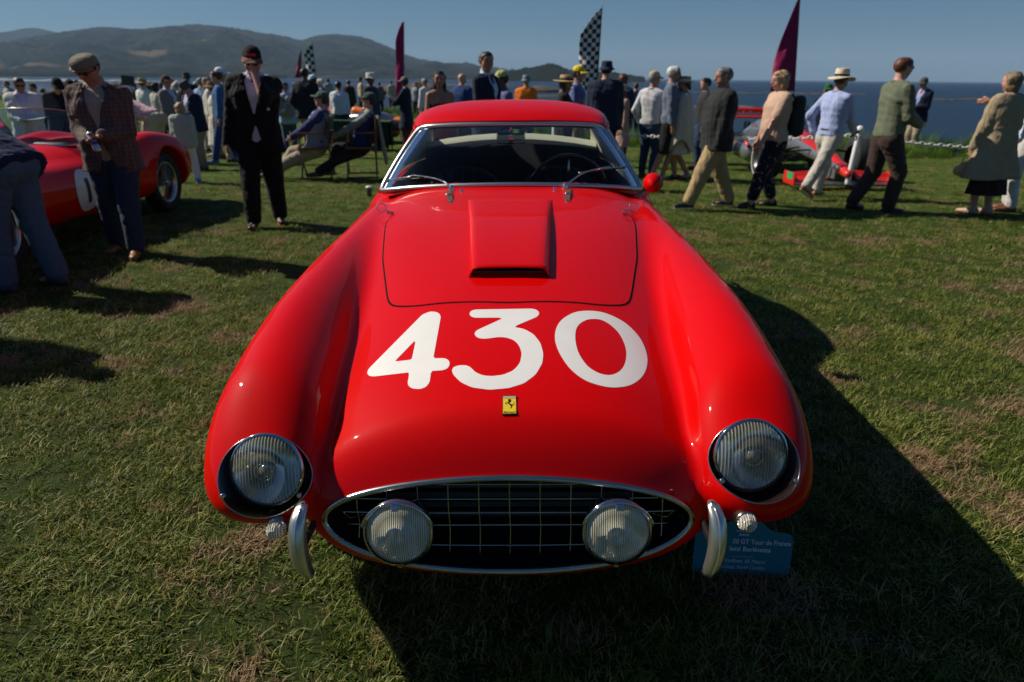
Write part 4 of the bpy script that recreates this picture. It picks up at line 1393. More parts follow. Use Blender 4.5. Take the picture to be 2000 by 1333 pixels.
def scatter(name, pts, nrm_seed, coll, smin_, smax_):
    """tufts on a cloud of points, by geometry nodes"""
    me = bpy.data.meshes.new(name); me.vertices.add(len(pts)); me.vertices.foreach_set('co', np.asarray(pts, np.float32).ravel())
    ob = bpy.data.objects.new(name, me); COL.objects.link(ob)
    ng = bpy.data.node_groups.new(name+'_nodes', 'GeometryNodeTree')
    ng.interface.new_socket('Geometry', in_out='INPUT', socket_type='NodeSocketGeometry')
    ng.interface.new_socket('Geometry', in_out='OUTPUT', socket_type='NodeSocketGeometry')
    gi = ng.nodes.new('NodeGroupInput'); go = ng.nodes.new('NodeGroupOutput')
    ci = ng.nodes.new('GeometryNodeCollectionInfo'); ci.inputs['Collection'].default_value = coll; ci.inputs['Separate Children'].default_value = True; ci.inputs['Reset Children'].default_value = True
    ip = ng.nodes.new('GeometryNodeInstanceOnPoints'); ip.inputs['Pick Instance'].default_value = True
    rv = ng.nodes.new('FunctionNodeRandomValue'); rv.data_type = 'FLOAT_VECTOR'
    rv.inputs[0].default_value = (-.12, -.12, 0); rv.inputs[1].default_value = (.12, .12, 6.283)
    rs = ng.nodes.new('FunctionNodeRandomValue'); rs.data_type = 'FLOAT'; rs.inputs[2].default_value = smin_; rs.inputs[3].default_value = smax_
    ri = ng.nodes.new('FunctionNodeRandomValue'); ri.data_type = 'INT'; ri.inputs[4].default_value = 0; ri.inputs[5].default_value = 8
    l = ng.links.new
    l(gi.outputs[0], ip.inputs['Points']); l(ci.outputs[0], ip.inputs['Instance']); l(ri.outputs[2], ip.inputs['Instance Index'])
    l(rv.outputs[0], ip.inputs['Rotation']); l(rs.outputs[1], ip.inputs['Scale']); l(ip.outputs[0], go.inputs[0])
    md = ob.modifiers.new('scatter', 'NODES'); md.node_group = ng
    return tag(ob, kind='stuff')
r_ = np.random.RandomState(5)
def band(y0, y1, dens, side=1.15):
    """random points of the lawn between two distances, within and a little beyond the picture"""
    out = []
    for a in np.arange(y0, y1, .25):
        hw = (a+.25)*.80*side+.9
        k = r_.poisson(dens*.25*2*hw)
        out.append(np.stack([r_.uniform(-hw, hw, k), r_.uniform(a, a+.25, k), np.zeros(k)], 1))
    return np.concatenate(out)
gp = np.concatenate([band(.55, 2.5, 520), band(2.5, 4.5, 380), band(4.5, 7, 230), band(7, 11, 120), band(11, 19, 50)])
# thin the grass where the ground is bare
bare = wobble(gp*np.array((1, 1, 0)), 77, 1.8, 1)+.6*wobble(gp*np.array((1, 1, 0)), 78, 6, 1)
keep = (bare < .75) | (r_.rand(len(gp)) < .25)
under = (np.abs(gp[:, 0]) < .62) & (gp[:, 1] > 2.0) & (gp[:, 1] < 5.4) & (r_.rand(len(gp)) < .8)
gp = gp[keep & ~under]
gp[:, 2] = lawn_h(gp[:, 0], gp[:, 1])
scatter('grass', gp, 1, coll, .60, 1.15)
# taller clumps by the shore
coll2 = bpy.data.collections.new('shore_tuft_shapes')
for k in range(9):
    V_, F_ = blade_mesh(46, .34+.04*k, .16, .010, 90+k, lean=.5)
    me = bpy.data.meshes.new('shore_tuft'); me.from_pydata(V_, [], F_); me.materials.append(RM)
    coll2.objects.link(bpy.data.objects.new('shore_tuft', me))
pts = []
for i in range(len(ec)-1):
    a, b = ec[i], ec[i+1]
    L_ = np.linalg.norm(b-a); dd = np.hypot(*a[:2])
    if a[0] > 24 or a[0] < -40: continue
    tall = math.exp(-((a[0]-9.9)/2.6)**2)
    for _ in range(int(L_*(60 if dd < 30 else 26))):
        t = r_.rand(); back = r_.rand()**1.2
        p = a*(1-t)+b*t
        pts.append((p[0], p[1]-back*(2.3 if dd < 30 else 3)+.4, -.33+(.02+.28*tall*(1-back))-max(0, .2-back)*.5))
scatter('shore_grass', np.array(pts), 2, coll2, .35, .85)
# ------------------------------------------------------------------ people
def nv(v): v = np.array(v, float); return v/(np.linalg.norm(v)+1e-12)
def rotm(ax, deg):
    return np.array(Matrix.Rotation(math.radians(deg), 3, ax))

def field_mesh(prims, h, cuts=(), warp=None):
    """prims = (a, b, ra, rb, k) tapered capsules, smoothly joined; k < 0 carves instead; cuts = functions (X,Y,Z,F)->F"""
    A = np.array([p[0] for p in prims]+[p[1] for p in prims])
    rm = max(max(p[2], p[3]) for p in prims)
    lo = A.min(0)-rm-.03; hi = A.max(0)+rm+.03
    n = np.ceil((hi-lo)/h).astype(int)+2
    ax = [lo[i]+np.arange(n[i])*h for i in range(3)]
    F = np.full(n, .3, np.float32)
    for a, b, ra, rb, k in prims:
        a = np.array(a, float); b = np.array(b, float)
        m = max(ra, rb)+abs(k)+2.5*h
        i0 = np.maximum(0, ((np.minimum(a, b)-m-lo)/h).astype(int)); i1 = np.minimum(n, ((np.maximum(a, b)+m-lo)/h).astype(int)+2)
        if (i1 <= i0).any(): continue
        X = ax[0][i0[0]:i1[0], None, None]-a[0]; Y = ax[1][None, i0[1]:i1[1], None]-a[1]; Z = ax[2][None, None, i0[2]:i1[2]]-a[2]
        ba = b-a; L = max(ba@ba, 1e-9)
        t = np.clip((X*ba[0]+Y*ba[1]+Z*ba[2])/L, 0, 1)
        d = np.sqrt((X-ba[0]*t)**2+(Y-ba[1]*t)**2+(Z-ba[2]*t)**2)-(ra+(rb-ra)*t)
        S = F[i0[0]:i1[0], i0[1]:i1[1], i0[2]:i1[2]]
        if k >= 0:
            S[...] = smin(S, d.astype(np.float32), k) if k > 0 else np.minimum(S, d)
        else:
            S[...] = smax(S, -d.astype(np.float32), -k)
    if cuts:
        X, Y, Z = np.meshgrid(*ax, indexing='ij')
        for c in cuts: F = c(X, Y, Z, F)
    return surfnet(F, lo, h)

CLOTH = {}
def cloth(name, c, rough=.85, pat=None, c2=None, sheen=.04):
    """woven cloth with soft folds; pat: None, 'stripe', 'check', 'print'"""
    key = name
    if key in CLOTH: return CLOTH[key]
    m = bpy.data.materials.new(name); m.use_nodes = True
    nt = m.node_tree; b = nt.nodes['Principled BSDF']; L = nt.links.new
    tc = node(nt, 'ShaderNodeTexCoord')
    n = node(nt, 'ShaderNodeTexNoise'); n.inputs['Scale'].default_value = 7; n.inputs['Detail'].default_value = 5; n.inputs['Distortion'].default_value = .8
    L(tc.outputs['Object'], n.inputs['Vector'])
    mx = node(nt, 'ShaderNodeMix', data_type='RGBA'); L(n.outputs[0], mx.inputs[0])
    mx.inputs[6].default_value = (c[0]*.82, c[1]*.82, c[2]*.82, 1); mx.inputs[7].default_value = (min(1, c[0]*1.18), min(1, c[1]*1.18), min(1, c[2]*1.18), 1)
    src = mx.outputs[2]
    if pat == 'stripe':
        w = node(nt, 'ShaderNodeTexWave', wave_type='BANDS', bands_direction='X'); w.inputs['Scale'].default_value = 22; w.inputs['Distortion'].default_value = .6
        L(tc.outputs['Object'], w.inputs['Vector'])
        m2 = node(nt, 'ShaderNodeMix', data_type='RGBA'); L(w.outputs['Fac'], m2.inputs[0]); L(src, m2.inputs[6]); m2.inputs[7].default_value = (*c2, 1); src = m2.outputs[2]
    elif pat == 'check':
        acc = None
        for dr in ('X', 'Z', 'Y'):
            w = node(nt, 'ShaderNodeTexWave', wave_type='BANDS', bands_direction=dr); w.inputs['Scale'].default_value = 9; w.inputs['Distortion'].default_value = .3
            L(tc.outputs['Object'], w.inputs['Vector'])
            r = node(nt, 'ShaderNodeMapRange'); r.inputs[1].default_value = .75; r.inputs[2].default_value = .95; r.inputs[4].default_value = .5
            L(w.outputs['Fac'], r.inputs[0])
            m2 = node(nt, 'ShaderNodeMix', data_type='RGBA'); L(r.outputs[0], m2.inputs[0]); L(src, m2.inputs[6]); m2.inputs[7].default_value = (*c2, 1); src = m2.outputs[2]
    elif pat == 'print':
        v = node(nt, 'ShaderNodeTexNoise'); v.inputs['Scale'].default_value = 22; v.inputs['Detail'].default_value = 2
        L(tc.outputs['Object'], v.inputs['Vector'])
        r = node(nt, 'ShaderNodeMapRange'); r.inputs[1].default_value = .60; r.inputs[2].default_value = .66
        L(v.outputs[0], r.inputs[0])
        m2 = node(nt, 'ShaderNodeMix', data_type='RGBA'); L(r.outputs[0], m2.inputs[0]); L(src, m2.inputs[6]); m2.inputs[7].default_value = (*c2, 1); src = m2.outputs[2]
    L(src, b.inputs['Base Color'])
    b.inputs['Roughness'].default_value = rough; b.inputs['Sheen Weight'].default_value = sheen; b.inputs['Specular IOR Level'].default_value = .2
    nb_ = node(nt, 'ShaderNodeTexNoise'); nb_.inputs['Scale'].default_value = 5.5; nb_.inputs['Detail'].default_value = 4; nb_.inputs['Distortion'].default_value = 2.2
    mp = node(nt, 'ShaderNodeMapping'); mp.inputs['Scale'].default_value = (1, 1, .35); L(tc.outputs['Object'], mp.inputs[0]); L(mp.outputs[0], nb_.inputs['Vector'])
    bu = node(nt, 'ShaderNodeBump'); bu.inputs['Strength'].default_value = .7; bu.inputs['Distance'].default_value = .045
    L(nb_.outputs[0], bu.inputs['Height']); L(bu.outputs[0], b.inputs['Normal'])
    CLOTH[key] = m
    return m

SKIN = {'fair': mat('skin_fair', (.50, .27, .19), .5, noise=(9, .4, (.45, .21, .15))), 'tan': mat('skin_tan', (.38, .19, .12), .5, noise=(9, .4, (.33, .15, .10))),
        'dark': mat('skin_dark', (.12, .06, .035), .45, noise=(9, .4, (.10, .045, .03)))}
HAIR = {'brown': mat('hair_brown', (.045, .022, .012), .55, bump=(40, .6)), 'black': mat('hair_black', (.010, .008, .007), .5, bump=(40, .6)),
        'blond': mat('hair_blond', (.42, .29, .14), .55, noise=(30, .8, (.25, .16, .08)), bump=(40, .8)), 'grey': mat('hair_grey', (.24, .23, .22), .6, noise=(25, .8, (.12, .11, .11)), bump=(40, .8)),
        'white': mat('hair_white', (.60, .58, .55), .6, bump=(40, .8)), 'auburn': mat('hair_auburn', (.14, .045, .018), .5, noise=(30, .8, (.07, .025, .012)), bump=(40, .8)),
        'salt': mat('hair_salt', (.10, .095, .09), .6, noise=(20, .9, (.22, .21, .20)), bump=(40, .8)), 'dblond': mat('hair_dark_blond', (.22, .15, .085), .55, noise=(30, .8, (.12, .08, .045)), bump=(40, .8))}
SHADES = mat('sunglass_lens', (.008, .008, .01), .08, spec=.8)

def ik(a, c, l1, l2, pole):
    a = np.array(a, float); c = np.array(c, float)
    d = c-a; L = np.linalg.norm(d)
    if L > (l1+l2)*.999: c = a+d/L*(l1+l2)*.999; d = c-a; L = np.linalg.norm(d)
    x = (l1*l1-l2*l2+L*L)/(2*L); hh = math.sqrt(max(0, l1*l1-x*x))
    n = d/L; p = np.array(pole, float); p = p-n*(p@n); p = nv(p)
    return a+n*x+p*hh, c

def person(label, pos, h=1.75, face=0, lean=0, side=0, legs=None, arms=None, head=(0, 0), top=None, bottom=None, shoes=(.03, .02, .015), hat=None, hair=('short', 'brown'),
           skin='fair', shades=False, build=1.0, inner=None, tie=None, res=None, sit=None, group=None, vest=None, sole=None, belly=0.0, skirt=None, extra=None, hx=None):
    """pos = ground point, face = direction looked at in degrees (0 right, 90 away, 180 left, 270 to the camera)
    legs = ((side, forward, lift), ...) left then right ankle in metres; arms = hand targets (side, forward, up) as fractions of h, left then right"""
    d = math.hypot(pos[0], pos[1])
    vx = res or min(.034, max(.0115, .0019*d))
    near = d < 13
    root = empty('person', (pos[0], pos[1], pos[2] if len(pos) > 2 else 0), math.radians(face-90), label, 'person', group)
    H = h; B = build
    hipz = .50*H if not sit else sit
    legs = legs or ((-.10, .02, 0), (.10, -.02, 0))
    hipc = np.array((0, 0, hipz))
    if not sit and max(abs(l[1]) for l in legs) > .2: hipc[2] -= .012*H
    RU = rotm('X', -lean) @ rotm('Y', side)
    def U(p):      # upper body point, given in unleaned coordinates, fractions of h
        q = np.array(p, float)*H-np.array((0, 0, .50*H))
        return hipc+RU @ q
    P = {}
    sw = .101*B**.5
    for s, i in ((-1, 0), (1, 1)):
        hip = hipc+np.array((s*.048*H*B**.5, 0, -.01*H))
        an = np.array((legs[i][0], legs[i][1], .050*H+legs[i][2]))
        kn, an = ik(hip, an, .2235*H, .2235*H, (s*.12, 1, .1))
        sh = U((s*sw, -.005, .796))
        if arms and arms[i] is not None:
            hd = U(arms[i])
        else:
            hd = U((s*.135, .03, .47))
        pole = (s*.6, -1, -.35) if not (arms and len(arms) > 2) else arms[2]
        pole = RU @ np.array(pole, float)
        el, wr = ik(sh, hd, .170*H, .150*H, pole)
        P[s] = dict(hip=hip, kn=kn, an=an, sh=sh, el=el, wr=wr)
    hc = U((0, .012, .925))
    RH = RU @ rotm('Z', head[0]) @ rotm('X', -head[1])
    if lean > 25: RH = rotm('X', -lean*.6) @ rotm('Z', head[0]) @ rotm('X', -head[1])
    neck = U((0, -.008, .845))
    hc = neck+RH @ np.array((0, .016*H, .078*H))
    def Hd(x, y, z): return hc+RH @ np.array((x, y, z))
    HK = min(1.0, H/1.72)*.97
    def hp(x, y, z): return Hd(x*HK, y*HK, z*HK)
    # --- skeleton volumes
    def torso(f, hem=.47, w=1.0, chestk=.05):
        pr = []
        rows_ = [(.788, .050, .044, -.006), (.735, .044, .058, .002), (.66, .036, .054, .004+belly*.3), (.60, .034, .052, .003+belly), (.54, .040, .053, .0), (hem, .042, .052, -.004)]
        for i in range(len(rows_)-1):
            for s in (-1, 0, 1):
                z0, w0, r0, y0 = rows_[i]; z1, w1, r1, y1 = rows_[i+1]
                a = U((s*w0*B*w, y0, z0)); b = U((s*w1*B*w, y1, z1))
                if sit and z1 < .5: b = U((s*w1*B, .03, .49))
                pr.append((a, b, r0*H*B+f, r1*H*B+f+(belly*H*.45 if i in (2, 3) else 0), chestk))
        for s in (-1, 1): pr.append((U((s*sw*.92, -.006, .798)), U((s*.020, -.012, .832)), .031*H*B**.5+f*.8, .026*H+f*.5, .03))
        pr.append((U((0, -.010, .80)), U((0, -.010, .842)), .040*H+f*.4, .030*H+f*.4, .03))
        return pr
    def arm(s, f, cuff=.97, r=(.030, .025, .017)):
        q = P[s]; w_ = q['el']+(q['wr']-q['el'])*cuff
        return [(q['sh'], q['el'], r[0]*H*B**.5+f, r[1]*H*B**.5+f, .012), (q['el'], w_, r[1]*H*B**.5+f, (r[2]+(r[1]-r[2])*(1-cuff))*H+f, .02)]
    def leg(s, f, end=.94, flare=0.0, r=(.054, .036, .025)):
        q = P[s]; e = q['kn']+(q['an']-q['kn'])*end
        return [(q['hip'], q['kn'], r[0]*H*B**.5+f, r[1]*H*B**.5+f, .03), (q['kn'], e, r[1]*H*B**.5+f, r[2]*H+f+flare, .02)]
    pelvis = [(P[-1]['hip']+np.array((0, -.008, .0)), P[1]['hip']+np.array((0, -.008, .0)), .053*H*B, .053*H*B, .04)]
    # --- body: one skin from head to feet
    pr = torso(-.004)+pelvis+arm(-1, 0)+arm(1, 0)+leg(-1, -.004)+leg(1, -.004)
    pr = [p for p in pr]
    pr.append((neck-RU @ np.array((0, .004, .03)), hp(0, -.012, -.03), .034*H*(B**.3), .031*H, .02))
    pr += [(hp(0, -.022, .026), hp(0, .026, .030), .081*HK, .074*HK, .02), (hp(0, .018, -.012), hp(0, .046, -.085), .060*HK, .030*HK, .03),
           (hp(-.03, .03, -.035), hp(.03, .03, -.035), .045*HK, .045*HK, .02)]
    if near:
        pr += [(hp(0, .086, .008), hp(0, .106, -.026), .010*HK, .014*HK, .012), (hp(-.03, .084, .020), hp(.03, .084, .020), .013*HK, .013*HK, .012),
               (hp(-.016, .078, -.058), hp(.016, .078, -.058), .012*HK, .012*HK, .008)]
        pr += [(hp(s*.030, .094, .004), hp(s*.030, .094, .004), .013*HK, .013*HK, -.008) for s in (-1, 1)]
    for s in (-1, 1):
        pr.append((hp(s*.080, -.010, .015), hp(s*.078, -.004, -.022), .017*HK, .012*HK, .006))
    for s in (-1, 1):
        q = P[s]; f = nv(q['wr']-q['el'])
        # side of the hand
        sd = np.cross(f, RU @ np.array((0, 1., 0)));
        if np.linalg.norm(sd) < .3: sd = RU @ np.array((1., 0, 0))
        sd = nv(sd); up = nv(np.cross(sd, f))
        fore = RU @ np.array((0, 1., 0))
        ww = fore-f*(fore@f)
        if np.linalg.norm(ww) < .3: ww = up
        ww = nv(ww); pn = nv(np.cross(f, ww))*(-s)
        c0 = q['wr']; pk = c0+f*.045*HK
        pr.append((c0-f*.02, pk+ww*.012, .023*HK, .021*HK, .012)); pr.append((c0+f*.01-ww*.01, pk+f*.03-ww*.014, .018*HK, .015*HK, .012))
        q['hand'] = pk+f*.03; q['f'] = f; q['pn'] = pn; q['ww'] = ww
        if near:
            for k, (o_, ln) in enumerate(((.027, .062), (.010, .070), (-.007, .066), (-.023, .052))):
                b0 = pk+ww*o_+f*.022; b1 = b0+f*ln*.5+pn*.010; b2 = b1+f*ln*.42+pn*.028
                pr += [(b0, b1, .0098, .0092, .004), (b1, b2, .0092, .0078, .003)]
            t0 = c0+ww*.022+f*.018; t1 = t0+ww*.026+f*.030+pn*.01; t2 = t1+f*.026+pn*.016
            pr += [(t0, t1, .013, .0105, .008), (t1, t2, .0105, .009, .003)]
        else:
            pr.append((pk, pk+f*.07+pn*.02, .022, .016, .01))
        # bare foot inside the shoe
        pr.append((q['an'], q['an']+np.array((0, .0, -.02)), .024*H, .026*H, .01))
        pr.append((q['an']+np.array((0, -.02, -.04)), q['an']+np.array((0, .14, -.052)), .026, .020, .01))
    V, Q = field_mesh(pr, vx if not near else min(vx, .0115))
    body = mk('body', V, Q, SKIN[skin], root)
    # --- eyes, glasses
    if near:
        if shades:
            mb = MB()
            for s in (-1, 1):
                mb.lathe([(.0005, .004), (.020, .002), (.022, -.002)], hp(s*.031, .098, .006), RH @ np.array((s*.25, 1, 0)), 14, (1, .8))
            mb.tube([hp(-.052, .094, .012), hp(-.031, .102, .018), hp(0, .108, .012), hp(.031, .102, .018), hp(.052, .094, .012)], .0035, 6)
            for s in (-1, 1): mb.tube([hp(s*.052, .094, .012), hp(s*.082, .04, .012), hp(s*.084, -.01, .008)], .003, 5)
            mb.build('sunglasses', SHADES, root, True)
        else:
            for s in (-1, 1):
                MB().lathe([(.0005, .010), (.007, .007), (.010, 0), (.007, -.007), (.0005, -.010)], hp(s*.030, .082, .006), RH @ np.array((0, 1, 0)), 10).build('eye', mat('eye_dark', (.05, .035, .03), .2), root, True)
    # --- hair
    if hair:
        st, col = hair
        hr = [(hp(0, -.030, .030), hp(0, .018, .038), .090*HK, .082*HK, .02)]
        if st != 'bald':
            def face_cut(X, Y, Z, F, lowz=-.055, front=.042):
                G = np.stack([X-hc[0], Y-hc[1], Z-hc[2]], -1) @ RH/HK
                G = G+.006*np.sin(G[..., [1, 2, 0]]*110)
                zl = np.interp(G[..., 1], [-.1, -.02, .03, .06, .12], [-.075 if st in ('short', 'bob', 'long', 'pony') else -.03, -.04, .005, .052, .07])
                F = np.maximum(F, (zl-G[..., 2]) if st not in ('bob', 'long') else np.where(G[..., 1] > .035, .058-G[..., 2]-0*zl, -.3))
                return F.astype(np.float32)
            if st == 'bob':
                for s in (-1, 1): hr += [(hp(s*.062, -.02, .03), hp(s*.068, -.010, -.085), .036*HK, .030*HK, .03)]
                hr += [(hp(0, -.06, .02), hp(0, -.058, -.10), .055*HK, .045*HK, .03), (hp(-.04, -.05, -.07), hp(.04, -.05, -.07), .045*HK, .045*HK, .02)]
            if st == 'long':
                for s in (-1, 1): hr += [(hp(s*.058, -.02, .03), hp(s*.075, -.02, -.20), .036*HK, .030*HK, .03)]
                hr += [(hp(0, -.06, .02), hp(0, -.075, -.26), .055*HK, .040*HK, .03), (hp(-.04, -.06, -.15), hp(.04, -.06, -.15), .045*HK, .045*HK, .02)]
            if st == 'pony':
                hr += [(hp(0, -.09, .0), hp(0, -.11, -.10), .030*HK, .028*HK, .02), (hp(0, -.11, -.10), hp(.01, -.10, -.24), .028*HK, .015*HK, .02)]
            V, Q = field_mesh(hr, min(vx, .014), [face_cut])
            V = V+np.stack([wobble(V, 3+k, 45, .0035 if st == 'short' else .009) for k in range(3)], 1)
            if len(V): mk('hair', V, Q, HAIR[col], root)
    # --- hats
    if hat:
        kind, hcol = hat[0], hat[1]
        hm_ = cloth('hat_cloth_%02x%02x%02x' % tuple(int(c*255) for c in hcol), hcol, .9)
        ax = RH @ nv((0, -.12 if kind != 'flat' else .22, 1)); fr = RH @ np.array((0, 1., 0)); rt = RH @ np.array((1., 0, 0))
        c = hp(0, -.004, .052)
        def dome(rx, ry, hz, base, flat_=2.0, n=28, rows_=8):
            mbd = []; fsd = []
            for i in range(rows_+1):
                t = i/rows_*math.pi/2
                for k in range(n):
                    a = 2*math.pi*k/n
                    cc, ss = math.cos(t)**(2/flat_), math.sin(t)**(2/flat_)
                    mbd.append(base+rt*rx*cc*math.cos(a)+fr*ry*cc*math.sin(a)+ax*hz*ss)
            for i in range(rows_):
                for k in range(n): fsd.append((i*n+k, i*n+(k+1) % n, (i+1)*n+(k+1) % n, (i+1)*n+k))
            return mbd, fsd
        if kind in ('cap', 'visor'):
            hv, hf = dome(.090*HK, .104*HK, .098*HK, c, 2.2)
            ho = MB().add(hv, hf).build('hat', hm_, root, True)
            bvs = []; nn = 13
            yaw = hat[2] if len(hat) > 2 else 0
            for j in range(6):
                for k in range(nn):
                    a = -1.15+2.3*k/(nn-1)
                    r0, r1 = .092, .092+.075*math.cos(a*1.15)
                    r_2 = (r0+(r1-r0)*j/5)*HK
                    bvs.append(c+rt*math.sin(a)*r_2*.98+fr*math.cos(a)*r_2*1.10+ax*(-.004-.014*(j/5)**1.5*1.6-.022*abs(math.sin(a))**2*j/5+.004))
            bo = mk('brim', bvs, grid_faces(6, nn), cloth('brim_%02x%02x%02x' % tuple(int(q*255) for q in (hat[3] if len(hat) > 3 else hcol)), hat[3] if len(hat) > 3 else hcol), ho)
            md = bo.modifiers.new('thick', 'SOLIDIFY'); md.thickness = .004
            MB().lathe([(.0005, -.006), (.007, -.004), (.008, 0)], c+ax*.098*HK, -ax, 10).build('button', hm_, ho, True)
        elif kind in ('straw', 'fedora', 'bucket', 'sun'):
            hgt = {'straw': .085, 'fedora': .115, 'bucket': .095, 'sun': .095}[kind]*HK; br = {'straw': .165, 'fedora': .155, 'bucket': .140, 'sun': .185}[kind]*HK
            if len(hat) > 3: br = hat[3]
            dr = {'straw': .006, 'fedora': .018, 'bucket': .035, 'sun': .03}[kind]
            n = 36; hv = []; hf = []
            prof = [(.0005, hgt*(.86 if kind == 'fedora' else 1)), (.05*HK, hgt*(.90 if kind == 'fedora' else 1.0)), (.075*HK, hgt), (.088*HK, hgt*.86), (.096*HK, .012), (.100*HK, 0), (.100*HK+(br-.1*HK)*.5, -dr*.35), (br, -dr), (br+.001, -dr-.003)]
            for i, (r, z) in enumerate(prof):
                for k in range(n):
                    a = 2*math.pi*k/n
                    zz = z
                    if i >= 6 and kind in ('fedora', 'sun', 'straw'): zz += .022*math.cos(2*a)*-1*(i-5)/3*(-1 if kind == 'fedora' else .4)
                    if kind == 'fedora' and i < 3: zz -= .018*math.exp(-(math.cos(a))**2*8)*(1 if math.sin(a) else 1)
                    hv.append(c+rt*r*.93*math.cos(a)+fr*r*1.08*math.sin(a)+ax*zz)
            for i in range(len(prof)-1):
                for k in range(n): hf.append((i*n+k, i*n+(k+1) % n, (i+1)*n+(k+1) % n, (i+1)*n+k))
            ho = MB().add(hv, hf).build('hat', hm_, root, True)
            md = ho.modifiers.new('thick', 'SOLIDIFY'); md.thickness = .004
            bandc = hat[2] if len(hat) > 2 and hat[2] is not None else None
            if bandc is not None:
                n = 32; bv = []
                for z_, r_2 in ((.006, .1005*HK), (.034, .0985*HK)):
                    for k in range(n):
                        a = 2*math.pi*k/n
                        bv.append(c+rt*r_2*.95*math.cos(a)+fr*r_2*1.10*math.sin(a)+ax*z_)
                mk('hat_band', bv, [(k, (k+1) % n, n+(k+1) % n, n+k) for k in range(n)], cloth('band_%02x%02x%02x' % tuple(int(q*255) for q in bandc), bandc), ho)
        elif kind == 'flat':
            hv, hf = dome(.098*HK, .128*HK, .072*HK, c+fr*.012+ax*.004, 2.9)
            ho = MB().add(hv, hf).build('hat', hm_, root, True)
            bvs = []; nn = 11
            for j in range(4):
                for k in range(nn):
                    a = -.95+1.9*k/(nn-1); r_2 = (.118+.040*j/3*math.cos(a))*HK
                    bvs.append(c+rt*math.sin(a)*r_2*.85+fr*math.cos(a)*r_2+ax*(.002-.016*j/3))
            bo = mk('brim', bvs, grid_faces(4, nn), hm_, ho)
            md = bo.modifiers.new('thick', 'SOLIDIFY'); md.thickness = .006
            MB().tube([c+rt*.096*HK*math.cos(a)+fr*(.012+.118*HK*math.sin(a)) for a in np.linspace(0, 6.283, 33)[:-1]], .006, 6, closed=True).build('hat_edge', hm_, ho, True)
        elif kind == 'beanie':
            hv, hf = dome(.092*HK, .104*HK, .100*HK, c-ax*.02, 2.0)
            MB().add(hv, hf).build('hat', hm_, root, True)
    def wrinkle(V, amp, sc_=14):
        return V+np.stack([wobble(V*np.array((1, 1, 1.6)), 11+k, sc_, amp) for k in range(3)], 1)
    def soft(a, b, k=.02): return smax(a, b.astype(np.float32), k)
    # --- trousers, shorts
    if bottom:
        kind, bc_ = bottom[0], bottom[1]
        bm_ = bc_ if not isinstance(bc_, tuple) else cloth('cloth_%02x%02x%02x' % tuple(int(c*255) for c in bc_), bc_)
        end = {'trousers': .97, 'shorts': -.02, 'cropped': .8}[kind] if kind in ('trousers', 'shorts', 'cropped') else 0
        wl_ = bottom[2] if len(bottom) > 2 else .016
        pr = [(a, b, ra+.012, rb+.012, k) for a, b, ra, rb, k in pelvis]+[(U((s*.034*B, .003+belly, .60)), U((s*.042*B, -.002, .47)) if not sit else U((s*.04*B, .03, .5)), .052*H*B+.013+belly*.3, .054*H*B+.015, .04) for s in (-1, 1)]
        if kind == 'shorts':
            for s in (-1, 1):
                q = P[s]; pr.append((q['hip'], q['hip']+(q['kn']-q['hip'])*.92, .058*H*B**.5+.012, .052*H+.014, .03))
        else:
            for s in (-1, 1): pr += leg(s, wl_, end, .006)
        V, Q = field_mesh(pr, vx)
        mk('trousers' if kind != 'shorts' else 'shorts', wrinkle(V, .005), Q, bm_, root)
        if near:
            pass
    if skirt:
        # (top z, bottom z, top r, bottom r, material) as fractions of h
        z0, z1, r0, r1, sm_ = skirt
        n = 40; rws = 14; vv_ = []
        for i in range(rws+1):
            t = i/rws
            for k in range(n):
                a = 2*math.pi*k/n
                rr = (r0+(r1-r0)*t)*H*(1+.07*t*math.sin(a*7+1.3)+.04*t*math.sin(a*12))
                c_ = hipc*np.array((1, 1, 0))
                vv_.append(c_+np.array((math.cos(a)*rr*1.12, math.sin(a)*rr*.9+.02*H*t*0, z0*H+(z1-z0)*H*t)))
        so_ = mk('skirt', vv_, [(i*n+k, i*n+(k+1) % n, (i+1)*n+(k+1) % n, (i+1)*n+k) for i in range(rws) for k in range(n)], sm_, root)
        md = so_.modifiers.new('thick', 'SOLIDIFY'); md.thickness = .006
    # --- upper garments
    def vcut(X, Y, Z, F, depth=.62, wide=.42):
        G = np.stack([X-hipc[0], Y-hipc[1], Z-hipc[2]], -1) @ RU/H
        zz = G[..., 2]+.50
        open_ = (np.abs(G[..., 0])-(zz-depth)*wide)
        v = np.maximum(np.maximum(open_, -(G[..., 1]-.012)), -(zz-depth))
        return np.maximum(F, -v*H).astype(np.float32)
    def ncut(X, Y, Z, F, z=.835):
        G = np.stack([X-hipc[0], Y-hipc[1], Z-hipc[2]], -1) @ RU/H
        return np.maximum(F, (G[..., 2]+.50-z-(np.abs(G[..., 0])*-.0))*H).astype(np.float32)
    def hemcut(z):
        def f(X, Y, Z, F):
            G = np.stack([X-hipc[0], Y-hipc[1], Z-hipc[2]], -1) @ RU/H
            return np.maximum(F, (z-(G[..., 2]+.50))*H).astype(np.float32)
        return f
    if inner is not None:
        im_ = inner if not isinstance(inner, tuple) else cloth('shirt_%02x%02x%02x' % tuple(int(c*255) for c in inner), inner, .8)
        pr = torso(.010, .50)
        pr.append((U((0, -.004, .835)), U((0, -.010, .862)), .036*H, .035*H, .01))
        V, Q = field_mesh(pr, vx)
        mk('shirt', V, Q, im_, root)
